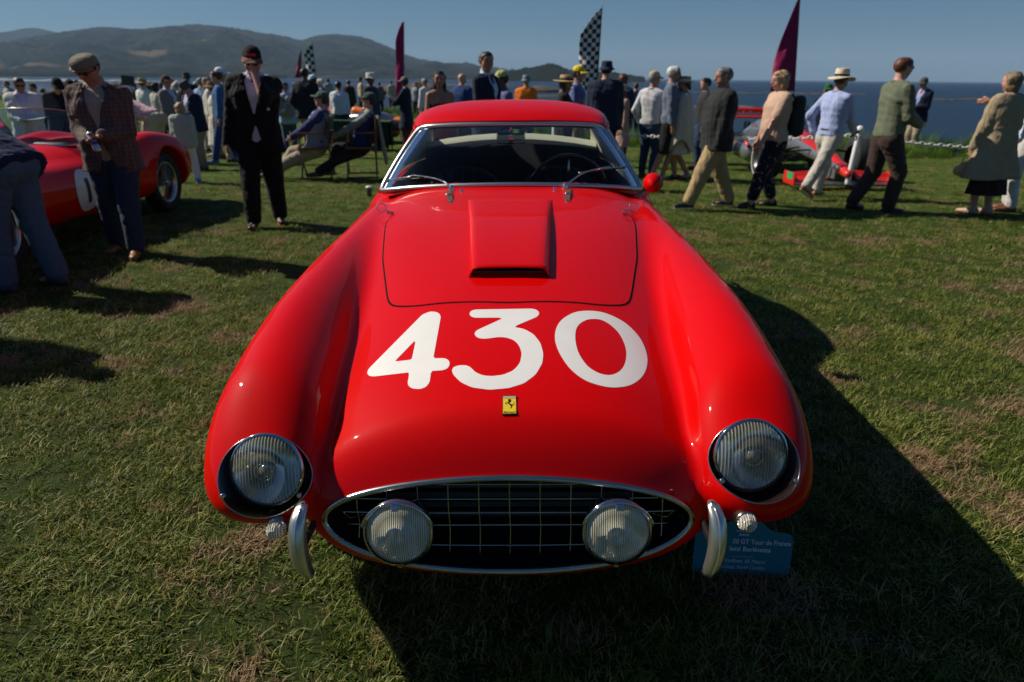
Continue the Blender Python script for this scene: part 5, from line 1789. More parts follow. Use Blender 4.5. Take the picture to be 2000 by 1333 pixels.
    if tie is not None and tie != ():
        pts = [U((0, .036, .838)), U((0, .048, .80)), U((0, .064, .74)), U((0, .066, .66)), U((0, .064, .62))]
        pts = catmull(pts, 4)
        tv = []
        for i, p in enumerate(pts):
            w_ = .012+.022*i/len(pts)
            sd_ = RU @ np.array((1., 0, 0)); fw = RU @ np.array((0, 1., 0))
            for e in (-1, 1): tv += [p+sd_*e*w_+fw*.010, p+sd_*e*w_-fw*.012]
        nn = len(pts); fs_t = []
        for i in range(nn-1):
            o_ = i*4
            fs_t += [(o_, o_+4, o_+6, o_+2), (o_, o_+1, o_+5, o_+4), (o_+2, o_+6, o_+7, o_+3)]
        mk('tie', tv, fs_t, tie if not isinstance(tie, tuple) else cloth('tie_%02x%02x%02x' % tuple(int(c*255) for c in tie), tie, .5), root)
    if top:
        kind, tcol = top[0], top[1]
        tm = tcol if not isinstance(tcol, tuple) else cloth('cloth_%02x%02x%02x' % tuple(int(c*255) for c in tcol), tcol)
        if kind in ('jacket', 'shirt', 'tee', 'coat', 'jumper', 'hooded', 'polo'):
            inf = {'jacket': .026, 'shirt': .018, 'tee': .012, 'coat': .034, 'jumper': .022, 'hooded': .030, 'polo': .014}[kind]
            hem = {'jacket': .435, 'shirt': .50, 'tee': .48, 'coat': .27, 'jumper': .46, 'hooded': .43, 'polo': .46}[kind]
            if sit: hem = .49
            pr = torso(inf, .50)
            if hem < .5 and not sit:
                fl = (.50-hem)*.20
                for s in (-1, 0, 1): pr.append((U((s*.040*B, -.002, .52)), U((s*(.044+fl*1.3)*B, -.004, hem-.03)), .053*H*B+inf, (.053+fl*.8)*H*B+inf, .05))
            cuff = .96 if kind not in ('tee', 'polo') else 0
            for s in (-1, 1):
                if kind in ('tee', 'polo'):
                    q = P[s]; pr.append((q['sh'], q['sh']+(q['el']-q['sh'])*.75, .036*H+inf, .034*H+inf, .03))
                else: pr += arm(s, inf*.72, cuff, (.032, .027, .022))
            cuts = [hemcut(hem)]
            if kind in ('jacket',) and inner is not None: cuts.append(lambda X, Y, Z, F: vcut(X, Y, Z, F, .635, .26))
            if kind in ('coat', 'hooded') and inner is not None: cuts.append(lambda X, Y, Z, F: vcut(X, Y, Z, F, .70, .45))
            cuts.append(lambda X, Y, Z, F: ncut(X, Y, Z, F, .850))
            if kind in ('jacket', 'coat') : # back vent / front edge below the button
                def front_gap(X, Y, Z, F):
                    G = np.stack([X-hipc[0], Y-hipc[1], Z-hipc[2]], -1) @ RU/H
                    zz = G[..., 2]+.5
                    v = np.maximum(np.abs(G[..., 0])-.004-np.maximum(0, .58-zz)*.28, np.maximum(-(G[..., 1]-.02), zz-.585))
                    return np.maximum(F, -v*H).astype(np.float32)
                if inner is not None: cuts.append(front_gap)
            V, Q = field_mesh(pr, vx, cuts)
            nm_ = {'jacket': 'jacket', 'shirt': 'shirt', 'tee': 'shirt', 'coat': 'coat', 'jumper': 'jumper', 'hooded': 'jacket', 'polo': 'shirt'}[kind]
            jo = mk(nm_, wrinkle(V, .0065 if kind not in ('tee', 'polo') else .003, 12), Q, tm, root)
            # collar
            cp = []
            for a in np.linspace(-2.5, 2.5, 19):
                cp.append(U((math.sin(a)*.040, -.012-math.cos(a)*.034, .846-.012*(1-math.cos(a)))))
            MB().tube(cp, .009+.25*inf, 6).build('collar', tm if kind != 'jacket' else tm, jo, True)
            if kind == 'jacket' and inner is not None and near:
                for s in (-1, 1):
                    lp = [U((s*.036, .022, .842)), U((s*.052, .046, .80)), U((s*.048, .066, .75)), U((s*.028, .077, .69)), U((s*.008, .078, .635))]
                    w_ = [.010, .026, .030, .020, .006]
                    lv = []
                    cc_ = catmull(lp, 4); wwv = np.interp(np.linspace(0, 4, len(cc_)), range(5), w_)
                    for p, w2 in zip(cc_, wwv):
                        lv += [p+RU @ np.array((-s*.004, .014, 0)), p+RU @ np.array((s*w2*1.3, .006, .0))]
                    lo_ = mk('lapel', lv, grid_faces(len(cc_), 2), tm, jo)
                    md = lo_.modifiers.new('thick', 'SOLIDIFY'); md.thickness = .007
                for z_ in (.60, .555):
                    p = U((.004, .056+.030/H, z_))
                    MB().lathe([(.0005, .003), (.009, .003), (.010, 0)], p+RU @ np.array((0, .004, 0)), RU @ np.array((0, 1, 0)), 10).build('button', BLACK, jo)
        if kind == 'poncho':
            n = 44; rws = 22; vv_ = []
            for i in range(rws+1):
                t = i/rws
                for k in range(n):
                    a = 2*math.pi*k/n
                    ca, sa = math.cos(a), math.sin(a)
                    tt = t**.8
                    rx_ = np.interp(t, [0, .12, .3, .7, 1], [.045, .12, .155, .175, .185])*H*(1+.05*t*math.sin(9*a))
                    ry_ = np.interp(t, [0, .12, .3, .7, 1], [.04, .07, .10, .125, .14])*H*(1+.05*t*math.sin(9*a))
                    z_ = (.845-np.interp(t, [0, .12, 1], [0, .03, .50+.06*math.sin(a*3+1)]))*H
                    vv_.append(np.array((ca*rx_, sa*ry_, z_)))
            po = mk('poncho', vv_, [(i*n+k, i*n+(k+1) % n, (i+1)*n+(k+1) % n, (i+1)*n+k) for i in range(rws) for k in range(n)], tm, root)
            md = po.modifiers.new('thick', 'SOLIDIFY'); md.thickness = .006
        if kind == 'strapless':
            pr = torso(.008, .50)
            def sc_cut(X, Y, Z, F):
                G = np.stack([X-hipc[0], Y-hipc[1], Z-hipc[2]], -1) @ RU/H
                return np.maximum(F, (G[..., 2]+.5-.735)*H).astype(np.float32)
            V, Q = field_mesh(pr, vx, [sc_cut])
            mk('dress', V, Q, tm, root)
    if vest:
        pr = [p for p in torso(.034, .50)]
        V, Q = field_mesh(pr, vx, [hemcut(.47), lambda X, Y, Z, F: ncut(X, Y, Z, F, .825), lambda X, Y, Z, F: vcut(X, Y, Z, F, .74, .30)])
        mk('vest', wrinkle(V, .008, 16), Q, vest if not isinstance(vest, tuple) else cloth('vest_%02x%02x%02x' % tuple(int(c*255) for c in vest), vest), root)
    # --- shoes
    if shoes:
        sm_ = mat('shoe_%02x%02x%02x' % tuple(int(c*255) for c in shoes), shoes, .45)
        for i, s in ((0, -1), (1, 1)):
            q = P[s]; a = q['an']; kd = nv(q['an']-q['kn'])
            lift = legs[i][2]
            pit = -min(55, lift*330) if legs[i][1] < 0 else (min(25, lift*250))
            if sit is not None: pit = 0
            RS_ = rotm('X', pit) @ rotm('Z', s*-6)
            def sp(x, y, z): return a+RS_ @ np.array((x, y, z))
            zb = -.050*H
            pr = [(sp(0, -.035, zb+.035), sp(0, .06, zb+.036), .036, .037, .02), (sp(0, .06, zb+.034), sp(s*.006, .165, zb+.026), .037, .028, .02), (sp(0, -.02, zb+.05), sp(0, .0, zb+.085), .036, .034, .02)]
            def cut_b(X, Y, Z, F):
                G = (np.stack([X-a[0], Y-a[1], Z-a[2]], -1) @ RS_)[..., 2]
                return np.maximum(F, (zb+.010)-G).astype(np.float32)
            V, Q = field_mesh(pr, min(vx, .014), [cut_b])
            so_ = mk('shoe', V, Q, sm_, root)
            n = 20; sv = []
            for z_ in (zb+.012, zb+.0):
                for k in range(n):
                    an_ = 2*math.pi*k/n; yy = math.sin(an_)
                    sv.append(sp(math.cos(an_)*.041*(1 if yy > -.2 else .9), .060+yy*.132, z_))
            MB().add(sv, [(k, (k+1) % n, n+(k+1) % n, n+k) for k in range(n)]+[tuple(range(n))[::-1], tuple(range(n, 2*n))]).build('sole', mat('sole_%02x%02x%02x' % tuple(int(c*255) for c in (sole or (.02, .018, .015))), sole or (.02, .018, .015), .7), so_)
    root_info = dict(root=root, P=P, U=U, hp=hp, RU=RU, RH=RH, H=H, hipc=hipc)
    return root_info
def W(info, p):
    """local point of a person in world space"""
    r = info['root']
    c, s = math.cos(r.rotation_euler.z), math.sin(r.rotation_euler.z)
    return np.array((r.location.x+c*p[0]-s*p[1], r.location.y+s*p[0]+c*p[1], r.location.z+p[2]))
def foot(px, py): return at_z(px, py, 0)
def stand(px, head_py, y):
    """ground point and height of somebody whose head top is seen at a pixel, at distance y"""
    q = at_y(px, head_py, y)
    return (q[0], q[1], 0), q[2]
def foot(px, py):
    z = 0.0
    for _ in range(4):
        p = at_z(px, py, z); z = float(lawn_h(p[0], p[1]))
    return np.array((p[0], p[1], z))
def stand(px, head_py, y):
    q = at_y(px, head_py, y); z = float(lawn_h(q[0], y))
    return (q[0], y, z), q[2]-z
POCK = lambda s: (s*.120, .035, .520)
DOWN = lambda s: (s*.135, .03, .465)
HOLD = lambda s: (s*.03, .13, .60)
NAVY = (.012, .018, .045); BLK = (.010, .010, .012); KHAKI = (.34, .26, .15); WHT = (.72, .71, .69); JEAN = (.035, .06, .11); CHAR = (.030, .030, .032)
TWEED = cloth('tweed_check', (.070, .055, .048), pat='check', c2=(.16, .10, .085)); PINKST = cloth('pink_stripe', (.62, .22, .26), pat='stripe', c2=(.75, .60, .62))
FLORAL = cloth('floral_shirt', (.10, .13, .32), pat='print', c2=(.62, .45, .48)); DARKFL = cloth('dark_floral', (.012, .012, .026), pat='print', c2=(.40, .26, .20))
FLW = cloth('pale_floral', (.62, .58, .50), pat='print', c2=(.28, .16, .13)); GREYCH = cloth('grey_check_jacket', (.13, .13, .14), pat='check', c2=(.26, .26, .27))
LEFTCROWD = 'spectators in the crowd at the left'; RIGHTW = 'people walking along the rope line'

# --- the near people on the left
p0 = foot(70, 566)
inf = person('person in navy blazer and blue-grey trousers bending over the red open racer', p0, 1.80, face=172, lean=56, legs=((-.12, .10, 0), (.12, -.10, 0)), arms=((-.10, .30, .70), (.10, .30, .70)),
    top=('jacket', (.010, .018, .075)), bottom=('trousers', (.055, .115, .175), .024), shoes=(.030, .030, .032), hair=('short', 'salt'), skin='tan', inner=WHT, build=1.05, res=.0115)
p0 = foot(256, 496)
inf_cap = person('person in tweed check jacket and olive flat cap holding a silver can', p0, 1.65, face=281, lean=4, side=0, legs=((-.10, .16, 0), (.14, -.12, 0)), arms=((-.03, .15, .625), (.035, .15, .605)), head=(-14, 20),
    top=('jacket', TWEED), bottom=('trousers', (.022, .038, .066), .022), shoes=(.22, .085, .022), hat=('flat', (.19, .175, .115)), hair=('short', 'black'), skin='tan', shades=True, inner=(.34, .29, .22), build=1.12, res=.0105, belly=.012)
p0 = foot(524, 440)
inf_suit = person('person in black suit and black cap with a hand over the mouth', p0, 1.745, face=284, side=-3, lean=2, legs=((-.12, -.12, 0), (.12, .14, 0)), arms=((-.012, .095, .868), (.165, .03, .455), (-.5, .15, -1)), head=(4, 16),
    top=('jacket', (.007, .0068, .0078)), bottom=('trousers', (.006, .006, .007), .026), shoes=(.012, .010, .010), sole=(.35, .02, .02), hat=('cap', (.012, .008, .009), 0, (.15, .075, .055)), hair=('short', 'salt'), skin='fair', shades=True, inner=(.55, .56, .68), tie=(.035, .05, .09), build=1.18, res=.011)

person('person in dark blazer standing out of view left of the bending person', np.array((-3.95, 3.78, 0)), 1.76, face=150, lean=4, top=('jacket', NAVY), bottom=('trousers', CHAR), hair=('short', 'grey'), inner=WHT, arms=((-.05, .22, .62), (.06, .20, .60)), res=.016)
# seated pair on folding chairs
p1 = foot(622, 352); p2 = foot(706, 352)
seatA = person('person seated on left folding chair in grey-blue fleece and green cap', (p1[0], p1[1]+.05, 0), 1.68, face=188, lean=-12, sit=.43, legs=((-.14, .72, 0), (.16, .62, 0)), arms=((-.05, .26, .50), (.05, .24, .50)), head=(-8, -2),
    top=('hooded', (.030, .045, .13)), bottom=('trousers', (.32, .27, .19), .028), shoes=(.22, .17, .11), hat=('cap', (.075, .095, .07)), hair=('short', 'brown'), skin='fair', inner=None, vest=(.22, .25, .30), build=1.1, group='pair of attendants on folding chairs')
seatB = person('person seated on right folding chair in navy vest and green cap', (p2[0], p2[1]+.15, 0), 1.66, face=190, lean=-14, sit=.43, legs=((-.12, .70, 0), (.14, .52, 0)), arms=((-.05, .28, .52), (.05, .30, .48)), head=(-4, 0),
    top=('shirt', (.24, .26, .22)), bottom=('trousers', (.022, .020, .022), .018), shoes=(.09, .07, .05), hat=('cap', (.060, .075, .06)), hair=('short', 'brown'), skin='fair', vest=(.018, .030, .11), build=1.0, group='pair of attendants on folding chairs')

# --- behind the open racer, left to right
def crowd(label, px, hpy, y, **k):
    p, h = stand(px, hpy, y)
    k.setdefault('group', None)
    return person(label, p, max(1.05, min(1.98, h-(.04 if k.get('hat') else 0))), **k)
crowd('person in white jacket and sunglasses looking down at papers behind the racer', 33, 148, 10.2, face=300, head=(8, 14), top=('jacket', WHT), bottom=('trousers', (.55, .50, .40)), hair=('short', 'brown'), skin='tan', shades=True, inner=(.60, .60, .70), arms=(HOLD(-1), HOLD(1)), build=1.15)
crowd('person in dark cap and pale jacket between the white jacket and the photographer', 62, 160, 17, face=290, top=('shirt', (.35, .38, .42)), bottom=('trousers', BLK), hat=('cap', BLK))
crowd('person in light blue shirt seen from behind near the photographer', 82, 172, 22, face=80, top=('shirt', (.16, .30, .48)), bottom=('trousers', JEAN), hair=('short', 'brown'))
inf_ph = crowd('photographer in black cap and dark grey coat leaning forward with a camera', 100, 144, 11.2, face=325, lean=6, head=(0, 22), top=('jacket', (.040, .042, .048)), bottom=('trousers', BLK), hat=('cap', BLK), skin='fair', hair=('short', 'black'), inner=BLK, arms=((-.03, .14, .62), (.04, .13, .66)), build=1.1)
crowd('photographer holding a black camera up to the eye behind flat-cap man', 134, 152, 13, face=350, top=('jacket', (.05, .052, .06)), bottom=('trousers', BLK), hat=('cap', BLK), hair=('short', 'black'), arms=((-.02, .12, .86), (.04, .12, .88)))
crowd('person in dark clothes half hidden behind flat-cap man shoulder', 237, 158, 26, face=100, top=('jacket', CHAR), bottom=('trousers', BLK), hat=('straw', (.45, .38, .26), BLK))
crowd('person in wide straw hat and white jacket facing away right of flat-cap man', 276, 150, 18, face=70, top=('jacket', WHT), bottom=('trousers', (.4, .38, .33)), hat=('sun', (.46, .34, .17), (.20, .14, .07)), hair=('short', 'brown'))
crowd('person in second straw hat close behind the white jacket', 291, 157, 20, face=40, top=('shirt', (.60, .58, .55)), bottom=('trousers', BLK), hat=('straw', (.50, .40, .24), None), hair=('bob', 'brown'))
crowd('person with dark bobbed hair and beige top beside straw hats', 302, 160, 17, face=60, top=('shirt', (.45, .42, .36)), bottom=('trousers', BLK), hair=('bob', 'black'), skin='tan')
crowd('person in grey checked jacket and brown cap in profile', 322, 143, 13.5, face=350, head=(-10, 0), top=('jacket', GREYCH), bottom=('trousers', CHAR), hat=('cap', (.075, .045, .035)), skin='tan', shades=True, inner=(.5, .5, .58), arms=(HOLD(-1), HOLD(1)), build=1.1)
crowd('person in small white cap and lilac shirt behind grey checked jacket', 345, 156, 21, face=200, top=('shirt', (.50, .48, .58)), bottom=('trousers', CHAR), hat=('cap', WHT), skin='tan')
crowd('tall person in dark hat behind the orange tie', 362, 139, 19, face=90, top=('jacket', BLK), bottom=('trousers', BLK), hat=('bucket', (.05, .05, .05)), hair=('short', 'black'))
crowd('person in navy blazer, grey cap and orange tie looking down at phone', 370, 151, 12.3, face=235, head=(0, 24), lean=4, top=('jacket', NAVY), bottom=('trousers', (.27, .22, .15)), shoes=(.12, .06, .03), hat=('bucket', (.060, .066, .07)), hair=('short', 'grey'), inner=(.40, .45, .62), tie=(.75, .16, .02), arms=((-.03, .15, .63), (.04, .14, .62)), build=1.15)
crowd('grey-haired person in pale blue shirt beside the orange tie', 391, 150, 17, face=75, top=('shirt', (.33, .42, .62)), bottom=('trousers', (.4, .36, .28)), hair=('short', 'grey'))
crowd('person in brown straw sun hat and pale floral dress', 412, 156, 14.8, face=200, top=('shirt', FLW), bottom=None, skirt=(.56, .18, .10, .15, FLW), hat=('sun', (.22, .13, .06), None), hair=('long', 'brown'), skin='tan')
crowd('person in white peaked cap left of the black suit', 427, 128, 14, face=20, top=('shirt', (.40, .40, .38)), bottom=('trousers', (.45, .42, .36)), hat=('cap', (.70, .72, .78)), skin='tan')
pb = foot(305, 330)
person('person in pink striped shirt and green cap bending over behind the racer', (pb[0]+.15, pb[1], pb[2]), 1.72, face=180, lean=68, top=('shirt', PINKST), bottom=('trousers', (.50, .42, .30)), hat=('cap', (.01, .13, .09)), hair=('short', 'black'), skin='tan', arms=((-.06, .22, .62), (.06, .20, .60)))
pc = foot(374, 358)
person('child with blond bob in pale green jacket and white trousers', pc, 1.14, face=115, lean=2, top=('jacket', (.36, .42, .36)), bottom=('trousers', WHT), shoes=(.20, .30, .55), sole=(.7, .7, .7), hair=('bob', 'blond'), arms=((-.12, .05, .48), (.12, .05, .48)))
pq = foot(446, 318)
person('person in blue jeans and trainers half hidden behind the black suit', pq, 1.72, face=200, top=('shirt', (.05, .12, .30)), bottom=('trousers', (.03, .07, .20)), shoes=(.10, .20, .40), hair=('short', 'brown'), legs=((-.1, .22, 0), (.1, -.2, .02)))
pq = foot(425, 305)
person('person in beige boots and floral skirt left of the black suit', pq, 1.66, face=200, top=('shirt', FLW), bottom=('trousers', (.45, .33, .24)), shoes=(.42, .32, .22), hair=('short', 'grey'))
# --- between black suit and the car
inf_bp = crowd('person in light blue hoodie and jeans with a grey backpack', 555, 158, 16.5, face=100, top=('hooded', (.28, .42, .62)), bottom=('trousers', (.03, .07, .14)), shoes=(.3, .3, .3), hat=('cap', (.06, .06, .055)), hair=('short', 'grey'))
crowd('tall person in dark jacket, dark beanie and khaki trousers seen from behind', 593, 127, 15.5, face=85, top=('jacket', (.016, .018, .026)), bottom=('trousers', KHAKI), hat=('beanie', (.010, .018, .026)), hair=('short', 'black'), skin='dark', build=1.15, arms=(POCK(-1), POCK(1)))
crowd('person in pale blue cap behind the dark beanie', 610, 143, 18, face=200, top=('shirt', CHAR), bottom=('trousers', BLK), hat=('cap', (.52, .66, .72)), skin='dark')
crowd('grey-haired person in blue collar near the pale blue cap', 626, 153, 20, face=180, top=('shirt', (.05, .16, .40)), bottom=('trousers', BLK), hair=('short', 'white'))
crowd('person in white shirt seen from behind above the seated pair', 660, 158, 18.5, face=85, top=('shirt', (.66, .68, .76)), bottom=('trousers', CHAR), hair=('short', 'black'), skin='tan', build=1.1)
crowd('person in dark coat right of the white shirt', 680, 156, 29, face=90, top=('jacket', (.03, .022, .018)), bottom=('trousers', BLK), hair=('short', 'black'))
crowd('person in beige top far off beyond the panama hat', 703, 150, 34, face=200, top=('shirt', (.48, .38, .26)), bottom=('trousers', BLK), hair=('short', 'black'), skin='tan')
crowd('person in white panama hat and navy blazer behind the seated pair', 722, 141, 17.5, face=340, top=('jacket', (.02, .035, .085)), bottom=('trousers', BLK), hat=('fedora', (.66, .63, .54), (.6, .58, .5)), skin='dark', hair=('short', 'black'), build=1.05)
crowd('person in navy coat and grey cap gesturing beside the orange racing car', 790, 147, 19.2, face=175, top=('coat', (.010, .016, .035)), bottom=('trousers', (.09, .06, .045)), shoes=(.30, .12, .03), hat=('cap', (.20, .17, .14)), skin='dark', hair=('short', 'black'), inner=WHT, arms=((-.04, .22, .70), (.06, .20, .62)))
crowd('person in white shirt partly hidden by dark-haired woman', 829, 152, 22, face=150, top=('shirt', (.70, .68, .70)), bottom=('trousers', (.3, .3, .3)), hair=('short', 'grey'), skin='tan')
crowd('woman with long dark hair in a strapless black dress behind the car roof', 858, 136, 9.6, face=290, head=(-14, 0), top=('strapless', (.03, .012, .018)), bottom=None, skirt=(.56, .20, .11, .13, cloth('red_dress', (.30, .01, .02))), hair=('long', 'black'), skin='tan', build=.88)
crowd('bald person in blue jacket behind the navy suit', 902, 141, 15, face=60, top=('jacket', (.020, .045, .16)), bottom=('trousers', BLK), hair=None, skin='fair')
crowd('tall bearded person in navy suit and burgundy tie behind the car roof', 950, 97, 9.0, face=330, head=(-30, 0), top=('jacket', (.012, .018, .038)), bottom=('trousers', (.012, .016, .03)), hair=('short', 'black'), skin='tan', inner=(.45, .55, .72), tie=(.09, .012, .02), arms=(DOWN(-1), HOLD(1)))
crowd('person in yellow-green cap and slate blue shirt right of the navy suit', 982, 132, 9.8, face=200, head=(-4, 4), top=('tee', (.11, .12, .26)), bottom=('trousers', BLK), hat=('cap', (.42, .44, .16)), skin='dark', hair=('short', 'black'), build=1.1)
crowd('person in orange jacket and grey hat looking out to sea', 1028, 144, 17.5, face=85, top=('jacket', (.80, .19, .015)), bottom=('trousers', CHAR), hat=('bucket', (.20, .25, .31), (.12, .16, .2), .125), skin='tan', hair=('short', 'grey'), build=1.1)
crowd('woman in tilted straw hat and black jacket behind the car roof', 1105, 141, 10.2, face=350, head=(-10, 2), top=('jacket', (.010, .010, .012)), bottom=('trousers', BLK), hat=('straw', (.40, .27, .12), (.012, .012, .02), .175), hair=('long', 'brown'), skin='tan', build=.9)
crowd('person in yellow cap and blue floral shirt', 1130, 124, 12, face=345, top=('tee', FLORAL), bottom=('trousers', KHAKI), hat=('cap', (.75, .56, .02)), skin='tan', hair=('short', 'brown'))
crowd('person in navy hooded jacket and navy bucket hat', 1186, 115, 11.5, face=80, top=('hooded', (.010, .020, .045)), bottom=('trousers', BLK), hat=('bucket', (.012, .022, .045)), skin='fair', hair=('short', 'black'), build=1.3)
crowd('woman with auburn curls in dark blue top beside the bucket hat', 1218, 142, 15, face=60, top=('shirt', (.02, .035, .08)), bottom=('trousers', (.03, .05, .1)), hair=('bob', 'auburn'), skin='tan')
crowd('small woman in straw hat and pink-beige coat carrying a brown bag', 1217, 162, 13.5, face=200, top=('coat', (.42, .25, .20)), bottom=('trousers', (.2, .1, .06)), hat=('bucket', (.40, .32, .20)), hair=('long', 'auburn'), skin='tan', build=.9)
# --- right of the car
def at_feet(label, fx, fy, hy, hx=None, **k):
    p = foot(fx, fy); q = at_y(hx or fx, hy, p[1])
    return person(label, p, float(q[2]-p[2])-(.035 if k.get('hat') else 0), **k)
at_feet('person in tan cap, pale striped shirt and blue jeans right of the car', 1262, 345, 135, 1270, face=55, head=(-30, 0), top=('shirt', cloth('pale_stripe', (.50, .50, .52), pat='stripe', c2=(.62, .62, .63))), bottom=('trousers', (.02, .045, .10)), shoes=(.16, .07, .03), hat=('cap', (.44, .37, .20)), skin='tan', hair=('short', 'grey'), arms=(POCK(-1), DOWN(1)))
at_feet('white-haired person in blue-grey polo and black shorts', 1297, 352, 127, 1305, face=350, head=(-4, 0), top=('shirt', (.115, .14, .19)), bottom=('shorts', (.014, .014, .016)), shoes=(.05, .045, .04), skin='tan', hair=('short', 'white'), shades=True, build=1.12, belly=.02, legs=((-.1, .16, 0), (.1, -.2, .02)))
at_feet('woman in cream poncho and straw hat with white ribbon', 1320, 352, 142, 1335, face=165, top=('poncho', cloth('cream_poncho', (.50, .43, .34))), bottom=None, skirt=(.40, .26, .11, .13, cloth('cream_poncho', (.5, .43, .34))), shoes=(.50, .40, .30), skin='tan', hat=('straw', (.36, .22, .09), (.66, .60, .52), .15), hair=('pony', 'brown'), legs=((-.09, .22, 0), (.09, -.16, .02)))
at_feet('person behind the charcoal jacket with dark trousers', 1362, 330, 150, 1322, face=180, top=('shirt', CHAR), bottom=('trousers', (.02, .04, .09)), hair=('short', 'black'))
at_feet('heavy-set person in charcoal jacket and khaki trousers striding left', 1384, 408, 124, 1402, face=184, head=(0, 4), lean=-2, top=('jacket', (.022, .024, .024)), bottom=('trousers', (.36, .26, .13), .028), shoes=(.02, .02, .025), sole=(.5, .45, .4), skin='tan', hair=('short', 'salt'), build=1.28, belly=.014, legs=((-.11, .30, 0), (.11, -.28, 0)), arms=(DOWN(-1), (.15, -.02, .47)), group=RIGHTW)
inf_bl = at_feet('blond woman in pink-beige top and dark floral trousers with rucksack', 1492, 405, 131, 1522, face=183, head=(0, 4), top=('tee', (.50, .33, .24)), bottom=('cropped', DARKFL, .024), shoes=(.02, .016, .014), skin='fair', hair=('bob', 'blond'), build=1.14, belly=.012, legs=((-.10, .22, 0), (.10, -.13, 0)), arms=((-.14, .16, .46), (.15, .06, .47)), group=RIGHTW)
inf_pa = at_feet('person in panama hat, pale blue shirt and light grey trousers stepping right', 1600, 386, 129, 1628, face=28, lean=3, head=(0, 0), top=('shirt', (.36, .42, .66)), bottom=('trousers', (.46, .43, .38), .020), shoes=(.20, .075, .02), sole=(.5, .48, .45), skin='tan', hat=('fedora', (.62, .54, .38), (.02, .016, .012), .165), hair=('short', 'brown'), legs=((-.10, .05, 0), (.10, -.42, .10)), arms=((-.14, -.02, .52), (.06, .20, .56)), build=.98, group=RIGHTW)
at_feet('person in green cap and navy top beyond the panama hat', 1592, 330, 160, 1592, face=250, top=('shirt', (.012, .016, .03)), bottom=('trousers', (.05, .06, .12)), hat=('cap', (.02, .10, .03)), skin='tan')
inf_yo = at_feet('young person with red-brown hair in olive overshirt and brown trousers', 1705, 414, 104, 1750, face=8, lean=1, top=('shirt', (.125, .140, .090)), bottom=('trousers', (.048, .030, .025), .024), shoes=(.02, .018, .018), skin='fair', hair=('short', 'auburn'), shades=True, legs=((-.11, -.22, .02), (.11, .10, 0)), arms=((-.05, .15, .60), (.06, .16, .59)), group=RIGHTW)
at_feet('person in navy blazer, orange tie and grey cap standing by the chain', 1777, 303, 147, 1783, face=205, head=(0, 14), top=('jacket', (.012, .014, .035)), bottom=('trousers', (.30, .24, .17)), shoes=(.30, .10, .04), hat=('cap', (.07, .065, .065)), skin='tan', hair=('short', 'grey'), inner=(.25, .32, .55), tie=(.75, .15, .02), arms=((-.03, .13, .62), (.04, .14, .64)))
inf_tr = at_feet('woman in beige trench coat and dark skirt seen from behind', 1912, 420, 137, 1970, face=112, head=(6, 0), top=('coat', (.31, .245, .155)), bottom=None, skirt=(.42, .155, .09, .125, cloth('dark_skirt', (.022, .014, .014))), shoes=(.42, .26, .17), skin='fair', hair=('bob', 'dblond'), build=1.16, legs=((-.07, .04, 0), (.08, -.03, 0)), arms=((-.135, .07, .47), (.12, .10, .52)), group=RIGHTW)
at_feet('person in black cap and white trousers pointing behind the trench coat', 1968, 412, 123, 1990, face=165, top=('tee', (.50, .56, .68)), bottom=('trousers', (.62, .60, .58)), shoes=(.14, .05, .02), hat=('cap', BLK), skin='tan', hair=('short', 'grey'), arms=((-.06, .40, .76), (.135, .03, .47)))
# far left and far middle: smaller figures before the bay
far = [(178, 158, 33, (.4, .4, .42), BLK, 'short', 'grey', None, 'distant person in pale grey top beside the flat-cap man shoulder'),
       (221, 163, 36, (.55, .5, .45), JEAN, 'short', 'brown', ('cap', (.6, .6, .6)), 'distant person in cream top and white cap before the shore grass'),
       (313, 162, 31, (.06, .10, .2), BLK, 'bob', 'brown', None, 'distant person with bobbed brown hair in blue behind the checked jacket'),
       (381, 158, 26, (.5, .5, .52), BLK, 'short', 'grey', ('cap', (.7, .7, .7)), 'distant person in white cap between orange tie and pale blue shirt'),
       (538, 158, 30, (.2, .16, .12), BLK, 'short', 'black', None, 'distant person in brown beside the black suit shoulder'),
       (575, 160, 33, (.5, .5, .5), JEAN, 'short', 'grey', ('cap', (.8, .8, .8)), 'distant person in white cap left of the dark beanie'),
       (812, 160, 34, (.25, .28, .33), BLK, 'short', 'black', None, 'distant person in blue-grey right of the navy coat'),
       (1243, 160, 24, (.05, .08, .14), BLK, 'short', 'brown', ('cap', (.1, .1, .1)), 'dark-capped figure in blue seen between auburn curls and tan cap'),
       (12, 158, 24, (.35, .33, .30), BLK, 'short', 'brown', None, 'small figure in stone jacket at far left edge behind white jacket'),
       (205, 160, 28, (.05, .06, .08), JEAN, 'short', 'brown', ('cap', (.5, .5, .5)), 'distant person in dark jacket and pale cap hidden behind flat-cap man'),
       (262, 163, 30, (.02, .02, .025), BLK, 'short', 'black', None, 'distant dark figure under the hanging monitor'),
       (333, 150, 27, (.55, .53, .5), JEAN, 'short', 'grey', ('cap', (.55, .5, .42)), 'distant person in pale shirt and tan cap above the checked jacket'),
       (403, 150, 30, (.08, .12, .22), BLK, 'short', 'black', ('straw', (.5, .42, .3), None), 'distant person in blue with a pale straw hat left of the white cap'),
       (640, 152, 38, (.3, .3, .32), BLK, 'short', 'black', ('cap', (.1, .1, .1)), 'distant person in grey before the water left of the white shirt'),
       (740, 160, 36, (.12, .10, .09), BLK, 'short', 'black', None, 'distant dark figure beyond the white panama hat'),
       (764, 158, 40, (.4, .36, .3), BLK, 'short', 'brown', None, 'distant person in cream between panama hat and navy coat'),
       (148, 155, 30, (.06, .07, .08), BLK, 'short', 'black', ('cap', (.03, .03, .03)), 'distant figure in dark cap left of the flat-cap man')]
